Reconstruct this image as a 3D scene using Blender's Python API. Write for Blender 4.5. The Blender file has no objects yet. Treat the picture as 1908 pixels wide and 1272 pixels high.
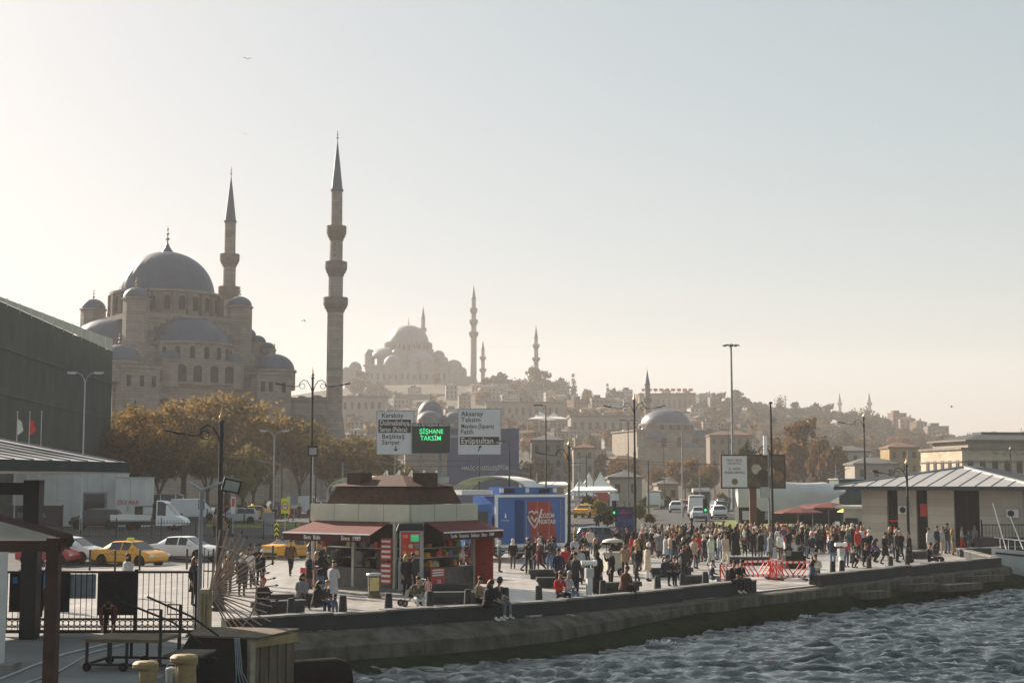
import bpy, bmesh, math, random
import numpy as np
from mathutils import Vector, Matrix, noise as mnoise
R = math.radians
sin, cos, pi = math.sin, math.cos, math.pi
random.seed(7)
sc = bpy.context.scene
col = sc.collection

# ------------------------------------------------------------------ camera
FPX, CX, CY, HOR, CAMZ = 2650.0, 954.0, 636.0, 897.0, 4.75
PITCH = math.atan((HOR - CY) / FPX)
cd = bpy.data.cameras.new('camera')
cd.sensor_width = 36.0
cd.lens = 36.0 * FPX / 1908.0
cd.clip_start, cd.clip_end = 0.5, 6000
cam = bpy.data.objects.new('camera', cd)
col.objects.link(cam)
cam.location = (0, 0, CAMZ)
cam.rotation_euler = (pi / 2 + PITCH, 0, 0)
sc.camera = cam

# ------------------------------------------------------------------ sky, sun, exposure
SUN_AZ, SUN_EL = R(-43), R(25)          # azimuth from +Y, negative = to the left
w = bpy.data.worlds.new('World')
sc.world = w
w.use_nodes = True
nt = w.node_tree
bg = nt.nodes['Background']
sky = nt.nodes.new('ShaderNodeTexSky')
sky.sky_type = 'NISHITA'
sky.sun_disc = False
sky.sun_elevation = SUN_EL
sky.sun_rotation = SUN_AZ
sky.altitude = 0
sky.air_density = 1.0
sky.dust_density = 2.0
sky.ozone_density = 1.5
hs = nt.nodes.new('ShaderNodeHueSaturation')      # thin even veil of autumn haze: paler, flatter sky all round
hs.inputs['Hue'].default_value = 0.465
hs.inputs['Saturation'].default_value = 1.0
gm_ = nt.nodes.new('ShaderNodeGamma')
gm_.inputs['Gamma'].default_value = 0.42
nt.links.new(sky.outputs[0], hs.inputs['Color'])
nt.links.new(hs.outputs[0], gm_.inputs['Color'])
nt.links.new(gm_.outputs[0], bg.inputs[0])
bg.inputs[1].default_value = 0.12
sd = bpy.data.lights.new('sun', 'SUN')
sd.energy = 5.0
sd.angle = R(0.6)
sd.color = (1.0, 0.86, 0.70)
sun = bpy.data.objects.new('sun', sd)
col.objects.link(sun)
SUNV = Vector((sin(SUN_AZ) * cos(SUN_EL), cos(SUN_AZ) * cos(SUN_EL), sin(SUN_EL)))
sun.rotation_euler = SUNV.to_track_quat('Z', 'Y').to_euler()
sun.location = (-60, 40, 60)
sc.view_settings.view_transform = 'Standard'
sc.view_settings.look = 'None'
sc.view_settings.exposure = 1.34
sc.view_settings.gamma = 1.0
sc.render.engine = 'CYCLES'
sc.cycles.use_denoising = True
sc.cycles.max_bounces = 5
sc.cycles.diffuse_bounces = 2
sc.cycles.glossy_bounces = 2
sc.cycles.transparent_max_bounces = 8
sc.cycles.volume_bounces = 1
sc.cycles.caustics_reflective = False
sc.cycles.caustics_refractive = False

# ------------------------------------------------------------------ helpers
_st, _ct = sin(PITCH), cos(PITCH)
def ray(px, py):
    a, b = (px - CX) / FPX, (CY - py) / FPX
    return Vector((a, _ct - b * _st, _st + b * _ct))
def P(px, py, z=0.0):
    "world point on the level plane z that the photograph shows at this pixel"
    d = ray(px, py); t = (z - CAMZ) / d.z
    return Vector((d.x * t, d.y * t, z))
def Q(px, py, Y):
    "world point at distance Y"
    d = ray(px, py); t = Y / d.y
    return Vector((d.x * t, Y, CAMZ + d.z * t))
def PX(X, Y):
    return CX + FPX * X / Y
def XY(px, Y):
    return Vector(((px - CX) / FPX * Y, Y, 0))
def ZY(py, Y):
    return CAMZ + ray(CX, py).z / ray(CX, py).y * Y
def lerp(a, b, t): return a + (b - a) * t
def sstep(a, b, x):
    t = min(1, max(0, (x - a) / (b - a))); return t * t * (3 - 2 * t)
def pw(x, pts):
    if x <= pts[0][0]: return pts[0][1]
    for (a, b), (c, d) in zip(pts, pts[1:]):
        if x <= c: return b + (d - b) * (x - a) / (c - a)
    return pts[-1][1]

MATS = {}
def mat(name, c, rough=0.75, var=0.16, scale=2.0, metal=0.0, bump=0.0, bscale=12.0, emit=0.0, stretch=None, var2=0.0, spec=0.2):
    if name in MATS: return MATS[name]
    m = bpy.data.materials.new(name); m.use_nodes = True
    t = m.node_tree; b = t.nodes['Principled BSDF']
    b.inputs['Roughness'].default_value = rough
    b.inputs['Metallic'].default_value = metal
    b.inputs['Specular IOR Level'].default_value = spec
    c = tuple(c)
    tc = t.nodes.new('ShaderNodeTexCoord')
    mp = t.nodes.new('ShaderNodeMapping')
    t.links.new(tc.outputs['Object'], mp.inputs[0])
    if stretch: mp.inputs['Scale'].default_value = stretch
    n = t.nodes.new('ShaderNodeTexNoise')
    n.inputs['Scale'].default_value = scale; n.inputs['Detail'].default_value = 5
    n.inputs['Roughness'].default_value = 0.65
    t.links.new(mp.outputs[0], n.inputs['Vector'])
    mx = t.nodes.new('ShaderNodeMix'); mx.data_type = 'RGBA'
    rp = t.nodes.new('ShaderNodeMapRange')
    rp.inputs['From Min'].default_value = 0.3; rp.inputs['From Max'].default_value = 0.7
    t.links.new(n.outputs['Fac'], rp.inputs['Value'])
    t.links.new(rp.outputs[0], mx.inputs['Factor'])
    mx.inputs['A'].default_value = (*[x * (1 - var) for x in c], 1)
    mx.inputs['B'].default_value = (*[min(1, x * (1 + var)) for x in c], 1)
    t.links.new(mx.outputs['Result'], b.inputs['Base Color'])
    if bump:
        n2 = t.nodes.new('ShaderNodeTexNoise'); n2.inputs['Scale'].default_value = bscale; n2.inputs['Detail'].default_value = 4
        t.links.new(tc.outputs['Object'], n2.inputs['Vector'])
        bp = t.nodes.new('ShaderNodeBump'); bp.inputs['Strength'].default_value = bump; bp.inputs['Distance'].default_value = 0.05
        t.links.new(n2.outputs['Fac'], bp.inputs['Height']); t.links.new(bp.outputs[0], b.inputs['Normal'])
    if emit:
        b.inputs['Emission Color'].default_value = (*c, 1); b.inputs['Emission Strength'].default_value = emit
    MATS[name] = m
    return m
def coursed(name, c, rows=0.6, length=1.2, mortar=0.03, var=0.16):
    "masonry in courses: blocks a little different from each other, joints darker"
    if name in MATS: return MATS[name]
    m = mat(name, c, 0.88, var, 0.35)
    t = m.node_tree; b = t.nodes['Principled BSDF']
    base = b.inputs['Base Color'].links[0].from_socket
    tc = t.nodes.new('ShaderNodeTexCoord'); sx = t.nodes.new('ShaderNodeSeparateXYZ')
    t.links.new(tc.outputs['Object'], sx.inputs[0])
    ad = t.nodes.new('ShaderNodeMath'); ad.operation = 'ADD'
    t.links.new(sx.outputs[0], ad.inputs[0]); t.links.new(sx.outputs[1], ad.inputs[1])
    cb = t.nodes.new('ShaderNodeCombineXYZ')
    t.links.new(ad.outputs[0], cb.inputs[0]); t.links.new(sx.outputs[2], cb.inputs[1])
    br = t.nodes.new('ShaderNodeTexBrick')
    br.inputs['Scale'].default_value = 1; br.inputs['Row Height'].default_value = rows
    br.inputs['Brick Width'].default_value = length; br.inputs['Mortar Size'].default_value = mortar
    br.inputs['Color1'].default_value = (1, 1, 1, 1); br.inputs['Color2'].default_value = (.80, .78, .76, 1)
    br.inputs['Mortar'].default_value = (.5, .48, .46, 1)
    t.links.new(cb.outputs[0], br.inputs['Vector'])
    mu = t.nodes.new('ShaderNodeMix'); mu.data_type = 'RGBA'; mu.blend_type = 'MULTIPLY'; mu.inputs['Factor'].default_value = 1
    t.links.new(base, mu.inputs['A']); t.links.new(br.outputs['Color'], mu.inputs['B'])
    t.links.new(mu.outputs['Result'], b.inputs['Base Color'])
    return m

class MB:
    "collects shapes into one mesh"
    def __init__(s): s.v = []; s.f = []; s.m = []; s.mi = 0
    def add(s, vs, fs):
        o = len(s.v); s.v += [tuple(x) for x in vs]
        for f in fs: s.f.append(tuple(i + o for i in f)); s.m.append(s.mi)
        return s
    def box(s, x0, x1, y0, y1, z0, z1, tx=0, ty=0):
        "tx, ty: how far each upper edge is drawn in"
        vs = [(x0, y0, z0), (x1, y0, z0), (x1, y1, z0), (x0, y1, z0), (x0 + tx, y0 + ty, z1), (x1 - tx, y0 + ty, z1), (x1 - tx, y1 - ty, z1), (x0 + tx, y1 - ty, z1)]
        return s.add(vs, [(3, 2, 1, 0), (4, 5, 6, 7), (0, 1, 5, 4), (1, 2, 6, 5), (2, 3, 7, 6), (3, 0, 4, 7)])
    def obox(s, c, size, rz=0, ry=0, rx=0):
        M_ = Matrix.Translation(c) @ Matrix.Rotation(rz, 4, 'Z') @ Matrix.Rotation(ry, 4, 'Y') @ Matrix.Rotation(rx, 4, 'X')
        h = [x / 2 for x in size]
        vs = [M_ @ Vector((a * h[0], b * h[1], d * h[2])) for d in (-1, 1) for a, b in ((-1, -1), (1, -1), (1, 1), (-1, 1))]
        return s.add(vs, [(3, 2, 1, 0), (4, 5, 6, 7), (0, 1, 5, 4), (1, 2, 6, 5), (2, 3, 7, 6), (3, 0, 4, 7)])
    def lathe(s, prof, n=16, c=(0, 0, 0), a0=0.0, arc=2 * pi, flute=0.0, every=3, rot=None):
        full = arc > 6.28
        k = n if full else n + 1
        vs, fs = [], []
        for r, z in prof:
            for i in range(k):
                a = a0 + arc * i / n
                rr = r * (1 + (flute if i % every == 0 else 0))
                p = Vector((rr * cos(a), rr * sin(a), z))
                if rot: p = rot @ p
                vs.append((c[0] + p.x, c[1] + p.y, c[2] + p.z))
        for j in range(len(prof) - 1):
            for i in range(n):
                i2 = (i + 1) % k
                fs.append((j * k + i, j * k + i2, (j + 1) * k + i2, (j + 1) * k + i))
        if full:
            fs.append(tuple(range(k - 1, -1, -1))); fs.append(tuple(range((len(prof) - 1) * k, len(prof) * k)))
        return s.add(vs, fs)
    def cyl(s, a, b, r, r2=None, n=10):
        a, b = Vector(a), Vector(b); d = (b - a)
        q = d.normalized().to_track_quat('Z', 'Y').to_matrix()
        r2 = r if r2 is None else r2
        vs = []
        for p, rr in ((a, r), (b, r2)):
            for i in range(n):
                t = 2 * pi * i / n
                vs.append(p + q @ Vector((rr * cos(t), rr * sin(t), 0)))
        fs = [(i, (i + 1) % n, n + (i + 1) % n, n + i) for i in range(n)]
        fs += [tuple(range(n - 1, -1, -1)), tuple(range(n, 2 * n))]
        return s.add(vs, fs)
    def tube(s, pts, r, n=6, r2=None):
        pts = [Vector(p) for p in pts]; L = len(pts); vs, fs = [], []
        up = Vector((0, 0, 1))
        for k, p in enumerate(pts):
            d = (pts[min(k + 1, L - 1)] - pts[max(k - 1, 0)]).normalized()
            sd_ = d.cross(up)
            if sd_.length < 1e-3: sd_ = d.cross(Vector((0, 1, 0)))
            sd_.normalize(); u2 = sd_.cross(d)
            rr = r if r2 is None else lerp(r, r2, k / (L - 1))
            for i in range(n):
                t = 2 * pi * i / n
                vs.append(p + sd_ * (rr * cos(t)) + u2 * (rr * sin(t)))
        for k in range(L - 1):
            for i in range(n):
                fs.append((k * n + i, k * n + (i + 1) % n, (k + 1) * n + (i + 1) % n, (k + 1) * n + i))
        fs += [tuple(range(n - 1, -1, -1)), tuple(range((L - 1) * n, L * n))]
        return s.add(vs, fs)
    def prism(s, poly, z0, z1):
        n = len(poly)
        vs = [(x, y, z0) for x, y in poly] + [(x, y, z1) for x, y in poly]
        fs = [tuple(range(n - 1, -1, -1)), tuple(range(n, 2 * n))] + [(i, (i + 1) % n, n + (i + 1) % n, n + i) for i in range(n)]
        return s.add(vs, fs)
    def slab(s, quad, th):
        "a quad in space with thickness along its normal"
        q = [Vector(p) for p in quad]; nn = (q[1] - q[0]).cross(q[-1] - q[0]).normalized() * th
        n = len(q)
        return s.add(q + [p - nn for p in q], [tuple(range(n)), tuple(range(2 * n - 1, n - 1, -1))] + [((i + 1) % n, i, n + i, n + (i + 1) % n) for i in range(n)])
    def dome(s, c, r, h, n=32, rings=8, flute=0, base=0.0, a0=0, arc=2 * pi):
        prof = [(r, -base)] if base else []
        prof += [(r * cos(pi / 2 * i / rings), h * sin(pi / 2 * i / rings)) for i in range(rings)] + [(0.02 * r, h)]
        return s.lathe(prof, n, c, a0, arc, flute)
    def mesh(s, name):
        me = bpy.data.meshes.new(name); me.from_pydata(s.v, [], s.f)
        if s.m and max(s.m) > 0: me.polygons.foreach_set('material_index', s.m)
        me.update(); return me
    def build(s, name, mats, parent=None, loc=(0, 0, 0), rot=(0, 0, 0), smooth=False):
        me = s.mesh(name)
        return part(name, me, mats, parent, loc, rot, smooth)

def part(name, me, mats, parent=None, loc=(0, 0, 0), rot=(0, 0, 0), smooth=False, scale=None):
    if not isinstance(mats, (list, tuple)): mats = [mats]
    if smooth and not me.get('sm'):
        me.polygons.foreach_set('use_smooth', [True] * len(me.polygons))
        if smooth != 'all':
            try: me.set_sharp_from_angle(angle=R(38))
            except Exception: pass
        me['sm'] = 1
    o = bpy.data.objects.new(name, me); col.objects.link(o)
    while len(me.materials) < len(mats): me.materials.append(None)
    for i, m in enumerate(mats):
        if me.materials[i] is None: me.materials[i] = m
        elif me.materials[i] != m:
            o.material_slots[i].link = 'OBJECT'; o.material_slots[i].material = m
    o.location = loc; o.rotation_euler = rot
    if scale: o.scale = scale if isinstance(scale, (tuple, list)) else (scale,) * 3
    if parent: o.parent = parent
    return o
def tag(o, label, cat, group=None):
    o['label'] = label; o['category'] = cat
    if group: o['group'] = group
    return o
def thing(name, label, cat, loc=(0, 0, 0), rz=0, group=None, scale=1):
    o = bpy.data.objects.new(name, None); col.objects.link(o)
    o.empty_display_size = 0.2
    o.location = loc; o.rotation_euler = (0, 0, rz)
    if scale != 1: o.scale = (scale,) * 3
    return tag(o, label, cat, group)
def struct(o, kind='structure'):
    o['kind'] = kind; return o
def relabel(o, label=None, cat=None, group=None):
    if label: o['label'] = label
    if cat: o['category'] = cat
    if group: o['group'] = group
def copy_tree(o, loc=None, rz=None, label=None, group=None, scale=None):
    kids = {}
    for x in ALLKIDS(o): kids.setdefault(x.parent.name, []).append(x)
    def rec(src, par):
        c = src.copy(); col.objects.link(c)
        if par: c.parent = par
        for ch in kids.get(src.name, []): rec(ch, c)
        return c
    c = rec(o, None)
    if loc is not None: c.location = loc
    if rz is not None: c.rotation_euler = (0, 0, rz)
    if scale is not None: c.scale = (scale,) * 3 if not isinstance(scale, (tuple, list)) else scale
    relabel(c, label, None, group)
    return c
def ALLKIDS(o): return list(o.children_recursive)
CACHE = {}
def cached(key, fn):
    if key not in CACHE: CACHE[key] = fn().mesh(key)
    return CACHE[key]
def text(body, size, m, parent, loc, rot=(pi / 2, 0, 0), align='CENTER', name='lettering', squeeze=1.0, bold=0.0):
    cu = bpy.data.curves.new('lettering', 'FONT'); cu.body = body; cu.size = size
    cu.align_x = align; cu.align_y = 'CENTER'; cu.extrude = 0.004; cu.resolution_u = 2; cu.offset = bold
    o = bpy.data.objects.new('lettering', cu); col.objects.link(o)
    bpy.context.view_layer.update()
    me = bpy.data.meshes.new_from_object(o.evaluated_get(bpy.context.evaluated_depsgraph_get()))
    bpy.data.objects.remove(o); bpy.data.curves.remove(cu)
    me.materials.clear()
    return part(name, me, m, parent, loc, rot, scale=(squeeze, 1, 1))
# ------------------------------------------------------------------ materials
M = dict(
    asphalt=mat('asphalt', (.045, .049, .052), .9, .25, .6, bump=.2, bscale=30),
    concrete=mat('concrete', (.20, .195, .18), .85, .35, .8, bump=.3, bscale=9),
    deck=mat('deck_concrete', (.17, .175, .17), .8, .3, .5, bump=.25, bscale=14),
    quaystone=mat('quay_stone', (.085, .078, .062), .9, .6, 1.6, bump=.6, bscale=6, stretch=(1, 1, .3)),
    parapet=mat('parapet_stone', (.034, .040, .043), .75, .25, 1.5, bump=.2, bscale=20),
    moss=mat('moss', (.012, .019, .007), .95, .6, 1.6, bump=1.0, bscale=10, spec=.1),
    coping=mat('sunlit_coping', (.20, .19, .175), .6, .35, 2.0),  # paler than the parapet: sun on the block tops put into the colour
    kerb=mat('kerb_stone', (.3, .29, .27), .8, .2, 3),
    stone=coursed('mosque_stone', (.31, .262, .228), .55, 1.1, .02),
    stone2=coursed('pale_stone', (.27, .235, .20), .5, 1.0, .02),
    trim=mat('stone_trim', (.19, .16, .135), .85, .2, 1.0),
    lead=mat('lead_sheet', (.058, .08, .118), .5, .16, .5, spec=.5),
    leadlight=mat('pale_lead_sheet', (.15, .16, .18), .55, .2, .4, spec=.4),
    gold=mat('gilt', (.35, .24, .11), .45, .1, 4, metal=.7),
    darkglass=mat('dark_glass', (.018, .021, .026), .12, .3, 1.0, spec=.6),
    deepglass=mat('deep_window', (.010, .011, .013), .5, .3, 2, spec=.15),
    void=mat('window_recess', (.035, .033, .035), .7, .2, 2),
    black=mat('black_paint', (.016, .018, .02), .45, .2, 5),
    blackcloth=mat('black_cloth', (.012, .014, .016), .9, .3, 4, bump=.3),
    iron=mat('dark_iron', (.014, .019, .022), .6, .25, 4, spec=.25),
    greysteel=mat('grey_steel', (.22, .24, .26), .45, .2, 3, metal=.3),
    galv=mat('galvanised_steel', (.36, .38, .39), .42, .15, 3, metal=.5),
    white=mat('white_paint', (.74, .74, .72), .5, .06, 2),
    offwhite=mat('off_white_panel', (.56, .57, .56), .6, .12, .8),
    cream=mat('cream_panel', (.46, .46, .38), .55, .08, 1.2),
    brown=mat('brown_frame', (.05, .027, .022), .55, .25, 3),
    roofbrown=mat('brown_shingle', (.075, .042, .033), .85, .3, 4, bump=.4, bscale=20),
    maroon=mat('maroon_awning_fabric', (.145, .046, .042), .8, .15, 3),
    red=mat('red_plastic', (.62, .045, .035), .5, .12, 4),
    redprint=mat('red_print', (.45, .06, .05), .6, .25, 5),
    bluetruck=mat('blue_truck_paint', (.025, .115, .36), .35, .08, 1.0, spec=.5),
    bluebanner=mat('faded_blue_banner', (.12, .135, .20), .75, .12, .5),
    signwhite=mat('sign_white', (.68, .67, .68), .5, .05, 2),
    signblack=mat('sign_lettering', (.03, .03, .03), .6, .1, 4),
    signbrown=mat('sign_brown', (.05, .022, .016), .6, .1, 4),
    led=mat('led_screen', (.008, .026, .026), .35, .2, 4),
    ledgreen=mat('led_green', (.05, .75, .25), .5, .02, 4, emit=.45),
    taxi=mat('taxi_yellow', (.70, .33, .02), .3, .06, 1.0, spec=.5),
    yellow=mat('yellow_paint', (.30, .215, .105), .6, .3, 4, bump=.2),
    signyellow=mat('fluorescent_yellow', (.6, .72, .02), .55, .05, 4),
    rubber=mat('rubber', (.010, .010, .011), .9, .3, 6, spec=.05),
    chrome=mat('wheel_alloy', (.45, .46, .48), .3, .1, 4, metal=.8),
    tail=mat('tail_lamp_red', (.5, .015, .015), .25, .05, 4),
    headl=mat('lamp_glass', (.7, .7, .68), .15, .05, 4),
    plate=mat('number_plate_white', (.7, .7, .7), .5, .05, 4),
    seam=mat('roof_metal', (.32, .31, .305), .5, .12, .7, metal=.0, spec=.5),
    seamdark=mat('roof_seam', (.16, .17, .18), .5, .1, 2),
    fascia=mat('roof_fascia', (.055, .065, .072), .6, .15, 2),
    net=mat('green_scaffold_net', (.028, .050, .044), .85, .3, .5, bump=.2, bscale=3),
    timber=mat('weathered_timber', (.13, .105, .075), .85, .35, 2.5, bump=.4, stretch=(1, 1, .25)),
    board=mat('pale_board', (.34, .29, .21), .75, .25, 3),
    rope=mat('blue_grey_rope', (.25, .3, .32), .8, .2, 10),
    bark=mat('bark', (.095, .075, .06), .9, .3, 2.5, bump=.5),
    grass=mat('grass', (.14, .17, .035), .9, .3, .8, bump=.4),
    hillm=mat('hill_scrub', (.05, .045, .034), .95, .45, .03),
    tile=mat('terracotta_tile', (.16, .085, .06), .85, .3, .6),
    greyroof=mat('grey_roofing', (.11, .108, .108), .85, .25, .4),
    tarp=mat('grey_tarpaulin', (.60, .61, .60), .6, .12, .4, bump=.3, bscale=1.5),
    tarpdark=mat('dark_green_canvas', (.075, .105, .10), .8, .2, .5),
    canvas=mat('white_canvas', (.68, .67, .63), .8, .08, 1),
    bin=mat('bin_bronze', (.10, .09, .06), .5, .3, 4, metal=.3),
    binface=mat('bin_face', (.50, .40, .17), .4, .3, 6),
    flag=mat('red_flag_cloth', (.6, .03, .03), .8, .1, 3),
)
for i, c in enumerate(((.22, .185, .15), (.17, .14, .115), (.27, .245, .215), (.15, .138, .13), (.19, .13, .10), (.30, .285, .26))):
    M['house%d' % i] = mat('house_plaster_%d' % i, c, .9, .18, .25)

# paving of the plaza: long slabs in courses
def paving():
    m = mat('plaza_paving', (.46, .43, .40), .36, .2, .35, bump=.15, bscale=25, spec=.5)
    t = m.node_tree; b = t.nodes['Principled BSDF']
    base = b.inputs['Base Color'].links[0].from_socket
    tc = t.nodes.new('ShaderNodeTexCoord'); mp = t.nodes.new('ShaderNodeMapping')
    mp.inputs['Rotation'].default_value = (0, 0, R(-48))
    t.links.new(tc.outputs['Object'], mp.inputs[0])
    br = t.nodes.new('ShaderNodeTexBrick'); br.inputs['Scale'].default_value = 1.0
    br.inputs['Row Height'].default_value = .5; br.inputs['Brick Width'].default_value = 1.1; br.inputs['Mortar Size'].default_value = .03
    br.inputs['Color1'].default_value = (1, 1, 1, 1); br.inputs['Color2'].default_value = (.74, .74, .75, 1); br.inputs['Mortar'].default_value = (.3, .29, .28, 1)
    t.links.new(mp.outputs[0], br.inputs['Vector'])
    mu = t.nodes.new('ShaderNodeMix'); mu.data_type = 'RGBA'; mu.blend_type = 'MULTIPLY'; mu.inputs['Factor'].default_value = 1
    t.links.new(base, mu.inputs['A']); t.links.new(br.outputs['Color'], mu.inputs['B'])
    t.links.new(mu.outputs['Result'], b.inputs['Base Color'])
    return m
M['paving'] = paving()

# ------------------------------------------------------------------ ground
QP = [(-9.0, 44.9), (0.9, 51.6), (27.9, 82.0), (29.0, 92.5), (60.0, 112.0), (900.0, 1064.0)]
def quayY(X): return pw(X, QP)
KP = [(-900, 62), (-60, 68), (-25, 77), (-15, 86.5), (-8, 94.5), (0, 101), (8, 105), (40, 112), (900, 1400)]
def kerbY(X): return pw(X, KP)
def gz(X, Y):
    k = kerbY(X)
    return -0.1 + 0.9 * sstep(k + 3, k + 26, Y)
RIDGE = [(0, 52), (300, 56), (640, 60), (900, 63), (1000, 58), (1120, 55), (1330, 50), (1450, 44), (1600, 36), (1750, 29), (1908, 25), (2400, 20)]
def hillz(X, Y):
    u = PX(X, max(Y, 200)); t = min(1.0, max(0.0, (Y - 330) / 560.0))
    z = .8 + pw(u, RIDGE) * (t ** 1.15) * (1 + .06 * sin(Y * .021 + u * .011))
    return z - max(0, Y - 900) * .01

def grid(xs, ys, fz, keep=None):
    vs = [(x, y, fz(x, y)) for y in ys for x in xs]; n = len(xs); fs = []
    for j in range(len(ys) - 1):
        for i in range(n - 1):
            if keep and not keep(xs[i], ys[j]): continue
            fs.append((j * n + i, j * n + i + 1, (j + 1) * n + i + 1, (j + 1) * n + i))
    return MB().add(vs, fs)
# ground sheet: columns run inland from the quay
b = MB(); colsx = [-900, -400, -200, -120, -80] + [x for x in range(-60, 61, 3)] + [75, 90, 120, 160, 220, 300, 420, 600, 900]
rows = [1.0, 6, 12, 18, 24, 30, 36, 42, 48, 54, 60, 68, 76, 90, 110, 140, 180, 240, 330, 500, 800, 1300]
vs = []; n = len(rows)
for x in colsx:
    y0 = quayY(x) if x > -9 else 47
    for r in rows: vs.append((x, y0 + r, gz(x, y0 + r)))
fs = [(i * n + j, (i + 1) * n + j, (i + 1) * n + j + 1, i * n + j + 1) for i in range(len(colsx) - 1) for j in range(n - 1)]
struct(b.add(vs, fs).build('ground', M['asphalt']))

poly = [(x, quayY(x) + .05) for x in (-9.0, -4, .9, 10, 20, 27.9, 29.0, 44, 56)] + [(56, 115.5), (40, 111.8), (8, 104.8), (0, 100.8), (-8, 94.3), (-15, 86.3), (-25, 76.8), (-60, 67.8), (-110, 66), (-110, 46.2), (-8.6, 46.2)]
pl = MB().prism(poly, -.6, 0.0).build('plaza', M['paving']); struct(pl)
kb = MB()
kp = [(-110, 66.0), (-60, 67.8), (-25, 76.8), (-15, 86.3), (-8, 94.3), (0, 100.8), (8, 104.8), (40, 111.8), (56, 116)]
for (x0, y0), (x1, y1) in zip(kp, kp[1:]):
    d = Vector((x1 - x0, y1 - y0, 0)); L = d.length; a = math.atan2(d.y, d.x)
    k = max(1, int(L / 3))
    for i in range(k):
        c = Vector((x0, y0, 0)) + d * ((i + .5) / k)
        kb.obox((c.x - .16 * sin(a), c.y + .16 * cos(a), -.07), (L / k - .03, .3, .2), a)
struct(kb.build('kerb', M['kerb']))
dk = MB().prism([(-8.6, 12), (-8.6, 46.15), (-110, 46.15), (-110, 12)], -.5, 0.003).build('pier_deck', M['deck']); struct(dk)
struct(MB().box(-110, -8.9, 12.3, 46.2, -4, -.5).build('pier_wall', M['quaystone']))

# hillside
xs = [-900, -600, -400] + list(range(-320, 460, 20)) + [520, 640, 800, 900]
ys = [326] + list(range(345, 960, 22)) + [1000, 1080, 1200, 1400, 1700]
hb = grid(xs, ys, lambda x, y: hillz(x, y) + 1.2 * mnoise.noise(Vector((x * .02, y * .02, 0))))
struct(hb.build('hill', M['hillm'], smooth='all'))

# lane lines on the road behind the taxis
rl = MB()
for i in range(14):
    x = -70 + i * 5.2; y = kerbY(x) + 7.5
    a = math.atan2(kerbY(x + 1) - kerbY(x - 1), 2)
    rl.obox((x, y, gz(x, y) + .012), (2.2, .14, .006), a)
struct(rl.build('road_markings', M['white']))

# ------------------------------------------------------------------ quay
def quay_samples(x0=-9.0, x1=58.0, step=.8):
    out = []; x = x0
    while x <= x1:
        e = .6; d = Vector((2 * e, quayY(x + e) - quayY(x - e) if x - e > -9 else (quayY(x + 2 * e) - quayY(x)), 0)).normalized()
        out.append((Vector((x, quayY(x), 0)), d, Vector((d.y, -d.x, 0))))
        x += step * d.x
    return out
QS = quay_samples()
def loft_quay(prof, jit, seed):
    vs, fs = [], []; k = len(prof)
    for i, (p, d, nrm) in enumerate(QS):
        for j, (o, z) in enumerate(prof):
            s_ = i * .8
            jx = jit * mnoise.noise(Vector((s_ * .55, j * 3.1, seed))) + jit * .5 * mnoise.noise(Vector((s_ * 1.9, j * 5.1, seed + 4)))
            jz = jit * .45 * mnoise.noise(Vector((s_ * .5, j * 2.7, seed + 9)))
            if j == 0: jx = jz = 0
            lf = 1 - sstep(-3, 9, p.x); wide = 1 + 1.15 * lf * (o > .635); zk = 1 + .75 * lf * (z < -.2)
            q = p + nrm * (o * wide + jx); vs.append((q.x, q.y, z * zk + jz))
    for i in range(len(QS) - 1):
        for j in range(k - 1): fs.append((i * k + j, i * k + j + 1, (i + 1) * k + j + 1, (i + 1) * k + j))
    return MB().add(vs, fs)
struct(loft_quay([(-.3, -.06), (.25, -.06), (.5, -.07), (.62, -.1), (.64, -.25), (.66, -.42), (.68, -.56), (.9, -.6)], .05, 1).build('quay_wall', M['quaystone']))
struct(loft_quay([(.6, -.46), (.75, -.52), (1.0, -.55), (1.22, -.6), (1.42, -.7), (1.58, -.88), (1.66, -1.15), (1.7, -1.8)], .16, 5).build('mossy_ledge', M['moss'], smooth='all'))
qw = bpy.data.objects['quay_wall']
for i in range(2, len(QS) - 4, 3):
    p, d, nrm = QS[i]
    if p.x < 5: continue
    L = (QS[i + 3][0] - p).length - .03; a = math.atan2((QS[i + 3][0] - p).y, (QS[i + 3][0] - p).x)
    c = p.lerp(QS[i + 3][0], .5) + nrm * (.60 + random.uniform(0, .035))
    MB().box(-L / 2, L / 2, -.12, .12, -.22, .2, .012, .02).build('block', M['quaystone'], qw, (c.x, c.y, -.32 + random.uniform(-.01, .01)), (0, 0, a))
# broken slabs that stick out of the ledge further along
for i, (x, o, L) in enumerate(((19.5, 1.0, 3.2), (21.5, 1.6, 4.2), (24.5, .9, 4.0), (15.8, 1.2, 2.4))):
    p = Vector((x, quayY(x), 0)); d = Vector((.664, .747, 0)); nn = Vector((.747, -.664, 0)); a = math.atan2(d.y, d.x)
    c = p + nn * o
    tag(MB().obox((0, 0, 0), (L, 1.2, .35), 0, .02, -.04).build('fallen_slab', M['quaystone'], None, (c.x, c.y, -.46 - .22 * (o - .9)), (0, 0, a)),
        ('long', 'broad', 'cracked', 'short')[i] + ' worn concrete slab lying on the mossy ledge over the water', 'slab')

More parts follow.
